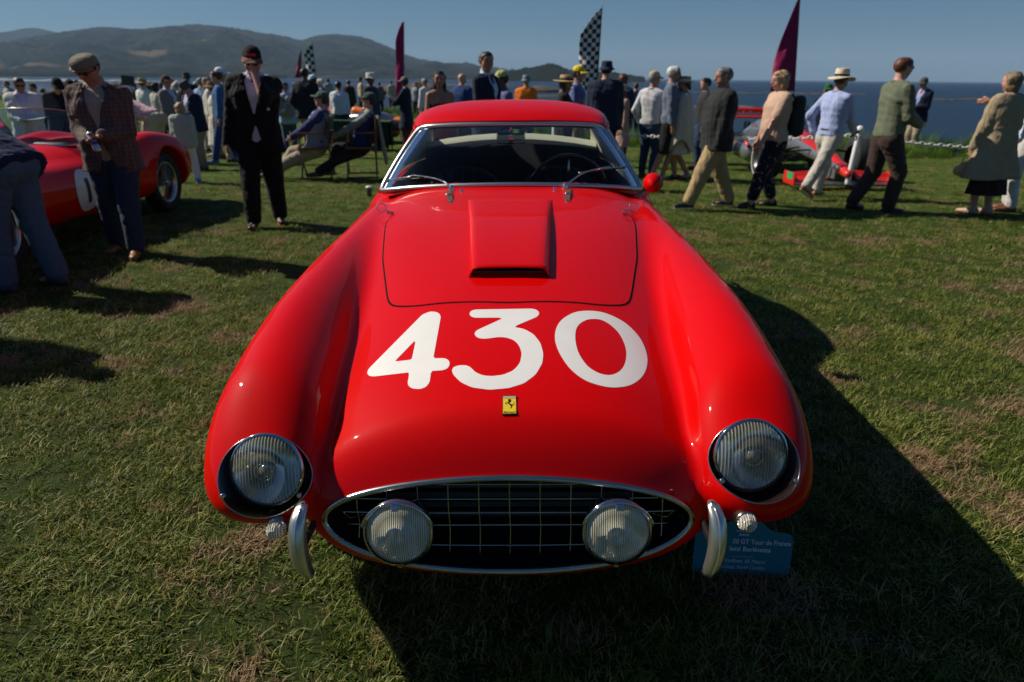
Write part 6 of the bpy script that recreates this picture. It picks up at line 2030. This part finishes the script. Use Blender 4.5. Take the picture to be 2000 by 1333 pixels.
for px, hy, y, tc_, bc2, hs, hc2, ht, lb in far:
    crowd(lb, px, hy, y, face=rnd.choice([70, 90, 110, 250]), top=('jacket', tc_), bottom=('trousers', bc2), hair=(hs, hc2), hat=ht, skin=rnd.choice(['fair', 'tan']), group='small distant figures near the water')

# ------------------------------------------------------------------ things people hold or wear on the back
def place(o, label, cat, group=None): return tag(o, label, cat, group)
def hand_w(inf, s): return W(inf, inf['P'][s]['hand'])
c = (hand_w(inf_cap, -1)+hand_w(inf_cap, 1))/2
can = empty('drink_can', tuple(c), 0, 'silver and blue drink can in the hands of the tweed-jacket man', 'drink can')
ax = nv((.45, -.35, -.75))
MB().lathe([(.0005, -.085), (.022, -.085), (.027, -.078), (.027, .078), (.022, .086), (.0005, .084)], ax*.02, ax, 24).build('can_body', mat('can_silver', (.62, .64, .68), .25, .8), can, True)
MB().lathe([(.0274, -.02), (.0274, .035)], ax*.02, ax, 24).build('can_print', mat('can_blue', (.03, .06, .30), .3), can, True)
c = hand_w(inf_tr, -1)
bag = empty('handbag', (c[0]-.02, c[1]-.03, c[2]-.15), 0, 'tan gathered handbag hanging from the trench coat woman hand', 'handbag')
V, Q = field_mesh([((-.10, 0, -.05), (.10, 0, -.05), .055, .055, .03), ((-.06, 0, .02), (.06, 0, .02), .035, .035, .04)], .012)
V = V+np.stack([wobble(V, 5+k, 40, .006) for k in range(3)], 1)
BAGM = mat('tan_leather', (.42, .26, .13), .55, bump=(30, .6))
mk('pouch', V, Q, BAGM, bag)
MB().tube([(.08*math.cos(a), 0, .03+.13*math.sin(a)) for a in np.linspace(0, math.pi, 14)], .006, 6).build('handle', BAGM, bag, True)
def backpack(inf, label, col, accent):
    p = W(inf, inf['U']((0, -.135, .69))); r = inf['root'].rotation_euler.z
    bp = empty('backpack', tuple(p), r, label, 'backpack')
    V, Q = field_mesh([((-.09, 0, -.17), (-.08, 0, .14), .085, .07, .05), ((.09, 0, -.17), (.08, 0, .14), .085, .07, .05), ((0, -.05, -.12), (0, -.04, .02), .08, .06, .03)], .013)
    V = V+np.stack([wobble(V, 25+k, 24, .008) for k in range(3)], 1)
    mk('pack', V, Q, cloth('pack_%02x' % int(col[0]*255), col, .7), bp)
    for s in (-1, 1):
        pts = [(s*.09, .05, .16), (s*.10, .13, .22), (s*.11, .24, .18), (s*.12, .25, .0), (s*.13, .12, -.14)]
        MB().tube(catmull(pts, 4), .012, 6).build('strap', cloth('strap_%02x' % int(col[0]*255), (col[0]*.6, col[1]*.6, col[2]*.6)), bp, True)
    MB().tube(catmull([(-.10, -.09, .10), (0, -.12, .02), (.08, -.12, .06), (.11, -.09, -.10)], 5), .006, 5).build('cord', cloth('cord_%02x' % int(accent[1]*255), accent), bp, True)
backpack(inf_bl, 'black and green rucksack on the blond woman back', (.025, .03, .03), (.05, .25, .06))
backpack(inf_bp, 'grey rucksack on the back of the light blue hoodie', (.20, .22, .22), (.3, .3, .3))
c = hand_w(inf_pa, 1)
place(MB().box((0, 0, 0), (.07, .012, .14), (.9, 0, .4), .004).build('phone', mat('phone_black', (.01, .01, .012), .2)), 'black phone in the hand of the panama hat walker', 'phone').location = tuple(c)
c = W(inf_ph, inf_ph['U']((0, .16, .66)))
cm = empty('camera_body', tuple(c), 0, 'black camera hanging before the black-capped photographer', 'camera')
MB().box((0, 0, 0), (.14, .06, .10), None, .01).build('housing', BLACK, cm); MB().lathe([(.0005, .12), (.035, .12), (.035, 0)], (0, -.02, 0), (.2, -1, 0), 20).build('lens_barrel', BLACK, cm, True)
q = at_y(62, 236, 9.95)
pap = mk('papers', [(-.13, -.02, .0), (.15, -.03, .03), (.17, .14, .05), (-.10, .15, .02), (-.13, -.02, -.004), (.15, -.03, .026), (.17, .14, .046), (-.10, .15, .016)], [(0, 1, 2, 3), (7, 6, 5, 4), (0, 4, 5, 1), (1, 5, 6, 2), (2, 6, 7, 3), (3, 7, 4, 0)], mat('paper', (.75, .75, .78), .7), smooth=False)
pap.location = tuple(q); place(pap, 'white sheets of paper held by the white-jacket man', 'papers')
# cap badge and lapel medal of the black suit
hp_ = inf_suit['hp']
MB().box(hp_(.004, .108, .094), (.085, .010, .020), Matrix(inf_suit['RH'].tolist()) @ Matrix.Rotation(.45, 3, 'X'), .004).build('cap_emblem', mat('red_print', (.60, .01, .02), .6), inf_suit['root'])
mp_ = inf_suit['U']((-.075, .095, .70))
md_ = MB().box(mp_, (.012, .005, .06), (.1, .2, 0), .001).build('ribbon', mat('red_ribbon', (.35, .02, .03), .6), inf_suit['root'])
MB().lathe([(.0005, .003), (.014, .003), (.015, -.003)], mp_+np.array((0, .004, -.045)), (0, 1, 0), 14).build('medal', mat('medal_silver', (.7, .68, .62), .3, .8), inf_suit['root'], True)
tb = inf_tr['U']
MB().tube([tb((.095*math.cos(a), .075*math.sin(a), .60)) for a in np.linspace(0, 6.283, 25)[:-1]], .014, 6, closed=True).build('belt', cloth('cloth_4f3e27', (.31, .245, .155)), inf_tr['root'], True)
c = W(inf_pa, inf_pa['U']((0, 0, .555)))
MB().tube([inf_pa['U']((.092*math.cos(a), .074*math.sin(a), .555)) for a in np.linspace(0, 6.283, 25)[:-1]], .016, 6, closed=True).build('belt', mat('belt_black', (.012, .01, .01), .4), inf_pa['root'], True)
# ------------------------------------------------------------------ the open red racer on the left
RX, RF, RB = -4.62, 5.20, 7.92       # centre line, front axle, rear axle
r_zt = spl([3.9, 4.3, 5.2, 6.2, 6.9, 8.0, 8.8, 9.0], [.48, .62, .74, .80, .86, .84, .70, .55])
r_a = spl([3.9, 4.5, 5.2, 7.0, 8.0, 9.0], [.45, .58, .62, .66, .62, .40])
q_x = spl([3.9, 4.5, 5.2, 6.4, 7.4, 8.2, 9.0], [.46, .52, .56, .52, .55, .55, .42])
q_a = spl([3.9, 4.5, 5.2, 6.4, 7.4, 8.2, 9.0], [.16, .19, .20, .18, .21, .20, .16])
q_t = spl([3.9, 4.4, 4.9, 5.3, 6.1, 6.8, 7.3, 7.8, 8.3, 8.8, 9.0], [.55, .70, .80, .81, .70, .68, .82, .88, .82, .66, .55])
q_b = spl([3.9, 4.6, 8.3, 9.0], [.40, .22, .22, .42])
def F_road(x, y, z):
    ax = np.abs(x)
    zt = r_zt(y); zc = .44
    b = np.where(z > zc, zt-zc, .24)
    e = (ax/r_a(y))**2.6+(np.abs(z-zc)/b)**2.6+np.maximum(0, (4.4-y)/.55)**2.2+np.maximum(0, (y-8.4)/.5)**2.2
    d1 = (e**(1/2.6)-1)*.28
    ft, fb = q_t(y), q_b(y); fc = .48
    e2 = (np.abs(ax-q_x(y))/q_a(y))**2.3+(np.abs(z-fc)/np.where(z > fc, ft-fc, fc-fb))**2.3+np.maximum(0, (4.5-y)/.5)**2.2+np.maximum(0, (y-8.35)/.48)**2.2
    d2 = (e2**(1/2.3)-1)*.2
    d = smin(d1, d2, .07)
    for wy in (RF, RB):
        w = smax(np.hypot(y-wy, z-.33)-.385, .45-ax, .02)
        d = smax(d, -w, .02)
    # cockpit
    e3 = ((x-.0)/.50)**4+((y-7.15)/.42)**4
    d = smax(d, -np.maximum((e3**.25-1)*.4, .35-z), .03)
    return d
RC = empty('open_racer', (RX, 6.5, 0), 0, 'red open two-seat racing car with wire wheels and a white roundel', 'car')
OFF[RC.name] = np.array((0, 6.5, 0))
V, Q = body_mesh(F_road, (-.85, 3.8, .14), (.85, 9.05, 1.0), .026)
g = grad(F_road, V); g /= np.linalg.norm(g, axis=1)[:, None]+1e-9
mk('body', V, Q, PAINT, RC, normals=g)
for s in (-1, 1):
    for wy in (RF, RB): wire_wheel(RC, (s*.60, wy, .325), .33, .17, s, spokes=44)
def side_pt(y, z, s=1):
    P_, ok = along(F_road, [(s*1.1, y, z)], np.array((-s*1., 0, 0)), 0, .9, 60); return P_[0]
rp = []
for r_i in np.linspace(.002, .19, 8):
    for k in range(36):
        a = 2*math.pi*k/36; rp.append(side_pt(6.35+r_i*math.cos(a), .47+r_i*math.sin(a))+np.array((.004, 0, 0)))
ro = mk('roundel', rp, [(i*36+k, i*36+(k+1) % 36, (i+1)*36+(k+1) % 36, (i+1)*36+k) for i in range(7) for k in range(36)], WHITEP, RC)
one = []
for z_ in np.linspace(.36, .58, 10):
    for y_ in np.linspace(6.325, 6.375, 4): one.append(side_pt(y_, z_)+np.array((.008, 0, 0)))
mk('race_number', one, grid_faces(10, 4), BLACK, RC)
# wrap-round perspex screen
wsx = []
for i in range(25):
    a = math.pi*(i/24); x = -.50*math.cos(a); y = 7.05-.42*math.sin(a)**.8
    zb = float(r_zt(np.array(y)))-.02 if abs(x) < .45 else .78
    for t in (0, 1):
        hgt = .30*math.sin(a)**.35+.04
        wsx.append((x*(1-.10*t), y+.16*t, zb+hgt*t))
mk('windscreen', wsx, grid_faces(25, 2), thin_glass('perspex', (.72, .80, .80), .10), RC)
MB().tube([wsx[2*i] for i in range(25)], .010, 6).build('screen_base', CHROME, RC, True)
MB().tube([wsx[2*i+1] for i in range(25)], .005, 6).build('screen_edge', CHROME_WORN, RC, True)
MB().box((-.24, 7.4, .55), (.40, .14, .5), (-.15, 0, 0), .05).build('seat', VINYL, RC, True); MB().box((.24, 7.4, .55), (.40, .14, .5), (-.15, 0, 0), .05).build('seat', VINYL, RC, True)
for k, (y_, z_) in enumerate(((7.28, .80), (7.33, .765), (7.24, .77))):
    MB().lathe([(.0005, -.006), (.012, -.004), (.013, .004)], side_pt(y_, z_)+np.array((.0, 0, 0)), (-1, 0, 0), 12).build('fastener', CHROME, RC, True)

# ------------------------------------------------------------------ single-seat racing cars
def single_seater(label, loc, rz, c1, c2, c3, modern=True):
    F1 = empty('racing_car', loc, rz, label, 'racing car')
    A_ = mat('body_%02x%02x%02x' % tuple(int(c*255) for c in c1), c1, .25, metal=.5 if modern else 0, coat=.8); B_ = mat('trim_%02x%02x%02x' % tuple(int(c*255) for c in c2), c2, .3, coat=.6)
    # y = 0 front axle, car points to -y, rear axle y = 3.1
    sec = [(-1.15, 0, .30, .10, .05), (-.8, 0, .34, .13, .07), (-.2, 0, .42, .17, .12), (.5, 0, .50, .24, .18), (1.0, 0, .52, .34, .22), (1.5, 0, .56, .36, .30), (2.2, 0, .52, .30, .32), (3.0, 0, .44, .20, .20), (3.5, 0, .40, .10, .10)]
    n = 24; vs_ = []
    ys_ = [s_[0] for s_ in sec]; zc_, ww_, hh_ = [spl(ys_, [s_[k] for s_ in sec]) for k in (2, 3, 4)]
    yy = np.linspace(-1.15, 3.5, 40)
    for y in yy:
        for k in range(n):
            a = 2*math.pi*k/n; ca, sa = math.cos(a), math.sin(a)
            vs_.append((float(ww_(y))*np.sign(ca)*abs(ca)**.8, y, float(zc_(y))+float(hh_(y))*np.sign(sa)*abs(sa)**.8*(1 if sa > 0 else .8)))
    fs_ = [(i*n+k, i*n+(k+1) % n, (i+1)*n+(k+1) % n, (i+1)*n+k) for i in range(len(yy)-1) for k in range(n)]+[tuple(range(n))[::-1], tuple((len(yy)-1)*n+k for k in range(n))]
    mk('body', vs_, [f[::-1] for f in fs_], A_, F1)
    # red-orange nose panel following the top
    vs_ = []
    for y in np.linspace(-1.16, .9, 16):
        for u in np.linspace(-.75, .75, 7):
            vs_.append((float(ww_(y))*u*1.02, y, float(zc_(y))+float(hh_(y))*(1-abs(u)**2.4)**.45*1.03+.004))
    mk('nose_panel', vs_, grid_faces(16, 7), B_, F1)
    V, Q = field_mesh([((0, 1.7, .70), (0, 1.95, .88), .12, .10, .05), ((0, 1.95, .88), (0, 3.0, .55), .10, .10, .05)], .03); mk('engine_cover', V, Q, A_, F1)
    for s in (-1, 1):
        V, Q = field_mesh([((s*.52, 1.35, .30), (s*.50, 2.4, .28), .19, .15, .05), ((s*.45, 2.4, .28), (s*.22, 3.1, .28), .15, .10, .05), ((s*.30, 1.5, .30), (s*.30, 2.4, .30), .2, .18, .05)], .03); mk('sidepod', V, Q, A_ if modern else B_, F1)
        MB().tube([(s*.66, 1.2, .40), (s*.60, 1.6, .47), (s*.56, 2.3, .42)], .035, 8).build('side_stripe', B_, F1, True)
        for y, r, w_ in ((0, .325, .30), (3.1, .33, .40)):
            t_ = MB().lathe([(.20, w_*.44), (.23, w_*.49), (r*.93, w_*.50), (r, w_*.38), (r, -w_*.38), (r*.93, -w_*.5), (.20, -w_*.46)], (s*.74, y, r), (s, 0, 0), 36).build('wheel', RUBBER, F1, True)
            MB().lathe([(.0005, w_*.40), (.06, w_*.40), (.07, w_*.28), (.16, w_*.24), (.185, w_*.42), (.20, w_*.45)], (s*.74, y, r), (s, 0, 0), 28).build('rim', DARKM, t_, True)
            MB().lathe([(.255, w_*.497), (.275, w_*.503)], (s*.74, y, r), (s, 0, 0), 36).build('tyre_marking', mat('tyre_white', (.6, .6, .6), .6), t_, True)
            for dz in (-.07, .10): MB().tube([(s*.14, y+.15, .42+dz*.8), (s*.60, y, r+dz)], .014, 6).tube([(s*.16, y-.25, .40+dz*.8), (s*.60, y, r+dz)], .014, 6).build('wishbone', BLACK, F1, True)
        MB().box((s*.12, -1.0, .22), (.025, .3, .14), None, .005).build('wing_pylon', A_, F1)
    if modern:
        MB().box((0, -1.24, .10), (1.5, .22, .022), (.08, 0, 0), .008).build('front_wing', mat('wing_carbon', (.05, .05, .055), .3, coat=.5), F1)
        for sx in (-1, 1):
            for yo, zo, ch, t_ in ((-1.09, .16, .12, .5), (-1.0, .215, .08, .8)):
                MB().box((sx*.47, yo, zo), (.52, ch, .016), (t_, sx*.08, 0), .006).build('wing_flap', B_, F1)
        V, Q = field_mesh([((0, -1.30, .24), (0, -.7, .36), .055, .12, .04)], .02); mk('nose_tip', V, Q, B_, F1)
        for s in (-1, 1):
            e_ = MB().box((s*.76, -1.10, .16), (.022, .42, .18), None, .008).build('wing_end_plate', B_, F1)
            MB().box((s*.773, -1.15, .20), (.006, .2, .10), None).build('green_mark', mat('green_print', (.02, .32, .10), .5), e_)
        wz = .80
        MB().box((0, 3.62, wz), (.98, .30, .03), (.2, 0, 0), .01).box((0, 3.74, wz+.10), (.98, .16, .025), (.7, 0, 0), .01).build('rear_wing', B_, F1)
        lt = text_mesh('vodafone', .15, WHITEP, (-.37, 3.50, wz+.0), np.array((1., 0, 0)), np.array((0, .15, .99)), F1, width=.74)
        MB().box((0, 3.62, wz+.05), (.98, .02, .17), (.1, 0, 0), .005).build('rear_wing_flap', B_, F1)
        lt.location = (0, -.02+.0, 0)
        for s in (-1, 1): MB().box((s*.50, 3.62, wz-.05), (.02, .42, .40), None, .01).build('rear_end_plate', A_, F1)
        MB().box((0, 3.45, .45), (.05, .25, .5), None, .01).build('wing_support', BLACK, F1)
    else:
        MB().box((0, 3.6, .85), (1.0, .4, .03), (.15, 0, 0), .01).build('rear_wing', B_, F1)
        for s in (-1, 1): MB().box((s*.50, 3.6, .82), (.02, .5, .22), None, .01).build('rear_end_plate', B_, F1)
        MB().box((0, -1.15, .16), (1.5, .32, .03), (.1, 0, 0), .01).build('front_wing', B_, F1)
        V, Q = field_mesh([((0, 1.9, .8), (0, 2.3, .85), .12, .14, .05)], .03); mk('air_box', V, Q, B_, F1)
    V, Q = field_mesh([((0, 1.25, .62), (0, 1.6, .62), .17, .15, .03)], .03); mk('cockpit_rim', V, Q, BLACK, F1)
    for s in (-1, 1): MB().box((s*.42, 1.0, .66), (.14, .03, .06), None, .01).tube([(s*.24, 1.1, .55), (s*.40, 1.0, .64)], .01, 5).build('mirror', A_, F1)
    return F1
single_seater('silver and red modern single-seat racing car parked behind the chain', (4.82, 11.35, -.03), 0, (.24, .25, .27), (.62, .022, .012), None)
z_ = float(lawn_h(-2.6, 19.8))
single_seater('orange and black single-seat racing car beside the navy coat man', (-2.5, 20.2, z_), math.radians(68), (.03, .03, .03), (.85, .18, .01), None, False)

# ------------------------------------------------------------------ white posts and chain
PW = mat('white_post_paint', (.72, .72, .70), .5, noise=(8, .5, (.6, .6, .57)))
posts = [((.7, 12.4), 'white post with ball top hidden by the crowd right of the coupe'), ((4.85, 10.10), 'white post with ball top in front of the silver racing car'), ((9.5, 9.45), 'white post with ball top at the right end of the chain')]
pt = []
for (x, y), lb in posts:
    z = float(lawn_h(x, y))
    r = empty('barrier_post', (x, y, z), 0, lb, 'post', 'white posts of the chain barrier')
    r.rotation_euler = (0, math.radians(3) if x > 3 and x < 6 else 0, 0)
    MB().lathe([(.012, -.05), (.014, .08)], (0, 0, 0), (0, 0, 1), 12).build('spike', BLACK, r, True)
    MB().lathe([(.034, .07), (.036, .09), (.036, .78), (.028, .79), (.028, .80)], (0, 0, 0), (0, 0, 1), 18).build('shaft', PW, r, True)
    MB().lathe([(.0005, .905), (.030, .897), (.054, .870), (.062, .842), (.054, .812), (.030, .792)], (0, 0, 0), (0, 0, 1), 20).build('ball_top', PW, r, True)
    MB().tube([(0, -.03, .74), (0, -.055, .755), (0, -.06, .775)], .006, 6).build('hook', DARKM, r, True)
    pt.append(np.array((x, y, z+.77)))
for k in range(2):
    a, b = pt[k], pt[k+1]; L_ = np.linalg.norm(b-a); nlk = int(L_/.062)
    mb = MB()
    sag = [.12, .16][k]
    cur = lambda t: a*(1-t)+b*t-np.array((0, 0, sag*4*t*(1-t)))
    for i in range(nlk):
        t0, t1 = i/nlk, (i+1)/nlk
        p, q = cur(t0), cur(t1); c = (p+q)/2; di = nv(q-p)
        sd = nv(np.cross(di, (0, 0, 1))); up = np.cross(sd, di)
        w1 = sd if i % 2 else up
        lp = [c+di*.046*math.cos(an)*1.0+w1*.024*math.sin(an) for an in np.linspace(0, 2*math.pi, 11)[:-1]]
        mb.tube(lp, .0085, 5, closed=True)
    o = mb.build('chain', PW, None, True)
    tag(o, ['white chain hanging behind the crowd left of the ball-topped post', 'white chain hanging right of the ball-topped post towards the trench coat'][k], 'chain', 'white chains of the barrier')

# ------------------------------------------------------------------ feather flags
def flag(label, px, top_py, y, wpx, bot_py, m, lean_px, bulge, grp, shape='sail'):
    top = at_y(px, top_py, y); zg = float(lawn_h(top[0], y))
    low = at_y(px-lean_px, bot_py, y)
    r = empty('feather_flag', (low[0], y, zg), 0, label, 'flag', grp)
    o = np.array((low[0], y, zg))
    T = top-o; Bt = low-o
    MB().tube([(0, 0, 0), Bt, Bt*.4+T*.6+np.array((.0, 0, 0)), T, T+np.array((0, 0, .06))], [.02, .016, .012, .008, .006], 8).build('pole', DARKM, r, True)
    n, mm = 26, 9; vs_ = []
    for i in range(n+1):
        t = i/n
        e = Bt+(T-Bt)*t
        w = wpx/1333*y*shape_w(t, shape, bulge)
        for j in range(mm+1):
            u = j/mm
            vs_.append(e+np.array((-w*u, .10*math.sin(u*5+t*7)*u*w*1.5, -.04*w*math.sin(u*3))))
    c_ = mk('banner', vs_, grid_faces(n+1, mm+1), m, r)
    md = c_.modifiers.new('thick', 'SOLIDIFY'); md.thickness = .004
    uv = c_.data.uv_layers.new(name='UVMap')
    N1 = mm+1; tot = np.linalg.norm(T-Bt)
    for poly in c_.data.polygons:
        for li in poly.loop_indices:
            v = c_.data.loops[li].vertex_index; i, j = divmod(v, N1)
            w = wpx/1333*y*shape_w(i/n, shape, bulge)
            uv.data[li].uv = (w*j/mm/(.085 if y < 20 else .17), tot*i/n/(.085 if y < 20 else .17))
    return r
def shape_w(t, shape, bulge):
    if shape == 'sail': return max(.03, (1-t)**.75*(1+bulge*math.sin(math.pi*t))*1.0)
    if shape == 'curve': return max(.05, (.35+.65*math.sin(math.pi*min(1, .22+.62*(1-t))))*min(1, (1-t)*3.2)**.6)
    if shape == 'strip': return max(.25, min(1, (1-t)*4)**.5)
MAG = cloth('magenta_flag', (.26, .006, .075), .6)
CK = bpy.data.materials.new('checkered_flag'); CK.use_nodes = True
nt = CK.node_tree; b = nt.nodes['Principled BSDF']; uvn = node(nt, 'ShaderNodeUVMap'); ch = node(nt, 'ShaderNodeTexChecker')
ch.inputs['Scale'].default_value = 1.0; ch.inputs['Color1'].default_value = (.72, .68, .70, 1); ch.inputs['Color2'].default_value = (.012, .012, .014, 1)
nt.links.new(uvn.outputs[0], ch.inputs[0]); nt.links.new(ch.outputs[0], b.inputs['Base Color']); b.inputs['Roughness'].default_value = .7
flag('tall magenta feather flag behind the blond woman', 1563, -8, 19.8, 46, 178, MAG, 12, .12, 'magenta feather flags', 'sail')
flag('narrow magenta feather flag left of the car roof', 789, 44, 24, 15, 192, MAG, 0, 0, 'magenta feather flags', 'strip')
flag('small far magenta feather flag behind the dark beanie', 589, 98, 46, 11, 152, MAG, 1, .1, 'magenta feather flags', 'sail')
flag('large black and white checkered feather flag behind the bucket hat', 1176, 17, 15.5, 36, 176, CK, 11, 0, 'checkered feather flags', 'curve')
flag('small far black and white checkered feather flag over the pale blue cap', 610, 82, 36, 17, 156, CK, -8, 0, 'checkered feather flags', 'curve')

# ------------------------------------------------------------------ folding chairs, cup, table, monitor
CW = mat('chair_wood', (.13, .045, .018), .4, coat=.3, noise=(12, .6, (.08, .025, .01)))
GC = cloth('green_canvas', (.02, .10, .05))
def director_chair(loc, rz, label):
    r = empty('directors_chair', loc, rz, label, 'chair', 'wooden folding chairs of the seated pair')
    for s in (-1, 1):
        for (a, b) in (((s*.27, -.22, .0), (s*-.27, -.22, .46)), ((s*.27, .22, .0), (s*-.27, .22, .46))):
            MB().tube([a, b], .014, 6).build('leg', CW, r)
        MB().box((s*.29, 0, .01), (.03, .50, .03), None, .005).build('foot_rail', CW, r)
        MB().box((s*.28, 0, .45), (.03, .46, .03), None, .005).build('seat_rail', CW, r)
        MB().tube([(s*.29, .20, .45), (s*.29, .20, .66)], .013, 6).build('arm_post', CW, r)
        MB().tube([(s*.29, -.22, .45), (s*.29, -.25, .90)], .014, 6).build('back_post', CW, r)
        MB().box((s*.29, .0, .67), (.055, .50, .022), None, .006).build('armrest', CW, r)
    MB().box((0, 0, .445), (.54, .42, .012), None, .004).build('seat', GC, r)
    MB().box((0, -.245, .80), (.58, .02, .18), (.05, 0, 0), .006).build('backrest', GC, r)
    return r
for inf_, lb in ((seatA, 'wooden folding chair under the left seated person'), (seatB, 'wooden folding chair under the right seated person')):
    r = inf_['root']
    director_chair((r.location.x, r.location.y, 0), r.rotation_euler.z, lb)
# pale coat hanging on the right-hand chair
rr = seatB['root']; c0 = np.array((rr.location.x, rr.location.y, 0)); back_d = np.array((math.sin(rr.rotation_euler.z), -math.cos(rr.rotation_euler.z), 0))
cv = []
for i in range(10):
    t = i/9
    for j in range(12):
        u = j/11-.5
        side_ = np.array((math.cos(rr.rotation_euler.z), math.sin(rr.rotation_euler.z), 0))
        cv.append(c0+back_d*(.28+.10*t+.025*math.sin(j*1.9))+side_*u*(.50+.1*t)+np.array((0, 0, .90-.70*t)))
co = mk('hanging_coat', cv, grid_faces(10, 12), cloth('pale_coat', (.30, .29, .24))); md = co.modifiers.new('thick', 'SOLIDIFY'); md.thickness = .012
tag(co, 'pale grey-green coat hung over the back of the right folding chair', 'coat')
cf = foot(722, 384)
cup = empty('paper_cup', tuple(cf), 0, 'brown paper cup with white lid on the grass by the chairs', 'cup')
MB().lathe([(.0005, 0), (.028, 0), (.040, .115)], (0, 0, 0), (0, 0, 1), 20).build('cup_body', mat('cup_brown', (.20, .12, .08), .7), cup, True)
MB().lathe([(.043, .112), (.043, .124), (.036, .134), (.0005, .132)], (0, 0, 0), (0, 0, 1), 20).build('lid', WHITEP, cup, True)
# green-draped table behind the seated pair
tz = float(lawn_h(-3.9, 18.2))
tbx = empty('table', (-3.85, 18.0, tz), 0, 'long table with a dark green cloth behind the seated pair', 'table')
MB().box((0, 0, .70), (1.5, .75, .04), None, .01).build('tabletop', mat('table_green', (.02, .06, .035), .8), tbx)
MB().box((0, -.37, .40), (1.48, .02, .62), None, .005).box((0, .37, .40), (1.48, .02, .62), None, .005).build('table_skirt', cloth('table_green_cloth', (.012, .04, .022)), tbx)
for sx in (-1, 1):
    for sy in (-1, 1): MB().tube([(sx*.7, sy*.3, 0), (sx*.7, sy*.3, .69)], .018, 8).build('leg', DARKM, tbx, True)
# monitor on a stand above the crowd
q = at_y(250, 158, 21); zg = float(lawn_h(q[0], 21))
mo = empty('monitor_stand', (q[0], 21, zg), .2, 'black screen on a tall stand above the crowd right of flat-cap man', 'screen')
MB().box((0, 0, q[2]-zg), (.34, .05, .27), (0, .08, 0), .01).build('screen_box', BLACK, mo)
MB().box((0, -.028, q[2]-zg), (.29, .006, .22), (0, .08, 0), .003).build('screen_glass', mat('screen_dark', (.015, .03, .028), .2), mo)
MB().tube([(.05, .02, 0), (.05, .02, q[2]-zg)], .015, 8).build('stand_pole', BLACK, mo, True)
for a in (0, 2.1, 4.2): MB().tube([(.05, .02, .5), (.05+.4*math.cos(a), .02+.4*math.sin(a), 0)], .012, 6).build('stand_leg', BLACK, mo, True)

# ------------------------------------------------------------------ information card by the car
TEAL = mat('teal_card', (.016, .20, .255), .5, noise=(5, .4, (.013, .16, .21)))
A0 = at_z(1351, 1118, .005); B0 = at_z(1540, 1128, .005)
ux = nv(B0-A0); wid = np.linalg.norm(B0-A0)
nf = nv(np.cross(ux, (0, 0, 1)))            # faces the camera
if nf[1] > 0: nf = -nf
uy = nv(np.array((0, 0, 1.))-nf*.10)
card = empty('information_card', tuple(A0), 0, 'teal information card with white lettering standing on the grass by the right front wheel', 'sign')
Hc = .150
sh = [(.02, 0), (wid-.02, 0), (wid-.006, .006), (wid, .02), (wid, Hc-.02), (wid-.006, Hc-.006), (wid-.02, Hc), (wid*.80, Hc+.004), (wid*.72, Hc+.018), (wid*.66, Hc+.036), (wid*.60, Hc+.050), (wid*.40, Hc+.050), (wid*.34, Hc+.036), (wid*.28, Hc+.018), (wid*.20, Hc+.004), (.02, Hc), (.006, Hc-.006), (0, Hc-.02), (0, .02), (.006, .006)]
fr_ = [ux*a+uy*b for a, b in sh]; bk_ = [p-nf*.004 for p in fr_]; n = len(sh)
mk('card_board', fr_+bk_, [tuple(range(n)), tuple(range(2*n-1, n-1, -1))]+[(i, n+i, n+(i+1) % n, (i+1) % n) for i in range(n)], TEAL, card, smooth=False)
TXT = mat('white_print', (.72, .74, .76), .6)
def line(t, x0, x1, z, size, **k):
    text_mesh(t, size, TXT, ux*(wid*x0)+uy*z+nf*.0012, ux, uy, card, width=wid*(x1-x0), **k)
line('50 GT Tour de France', .385, .975, .112, .023, bold=.0005)
line('letti Berlinetta', .36, .78, .086, .022, bold=.0005)
line('Kauffman, RK Motors', .325, .74, .044, .020, shear=.25)
line('arlotte, North Carolina', .30, .74, .022, .020, shear=.25)
line('2025', .44, .545, .140, .010, bold=.0003)
MB().box(ux*wid*.5+uy*.066+nf*.001, (wid*.22, .0006, .0008), Matrix.Rotation(math.atan2(ux[1], ux[0]), 3, 'Z')).build('rule', TXT, card)
MB().box(ux*wid*.49+uy*.156+nf*.001, (wid*.16, .0006, .002), Matrix.Rotation(math.atan2(ux[1], ux[0]), 3, 'Z')).build('emblem', TXT, card)
MB().tube([ux*wid*.2-nf*.006+uy*.1, ux*wid*.2-nf*.006-uy*.06], .004, 6).tube([ux*wid*.8-nf*.006+uy*.1, ux*wid*.8-nf*.006-uy*.06], .004, 6).build('stake', DARKM, card)
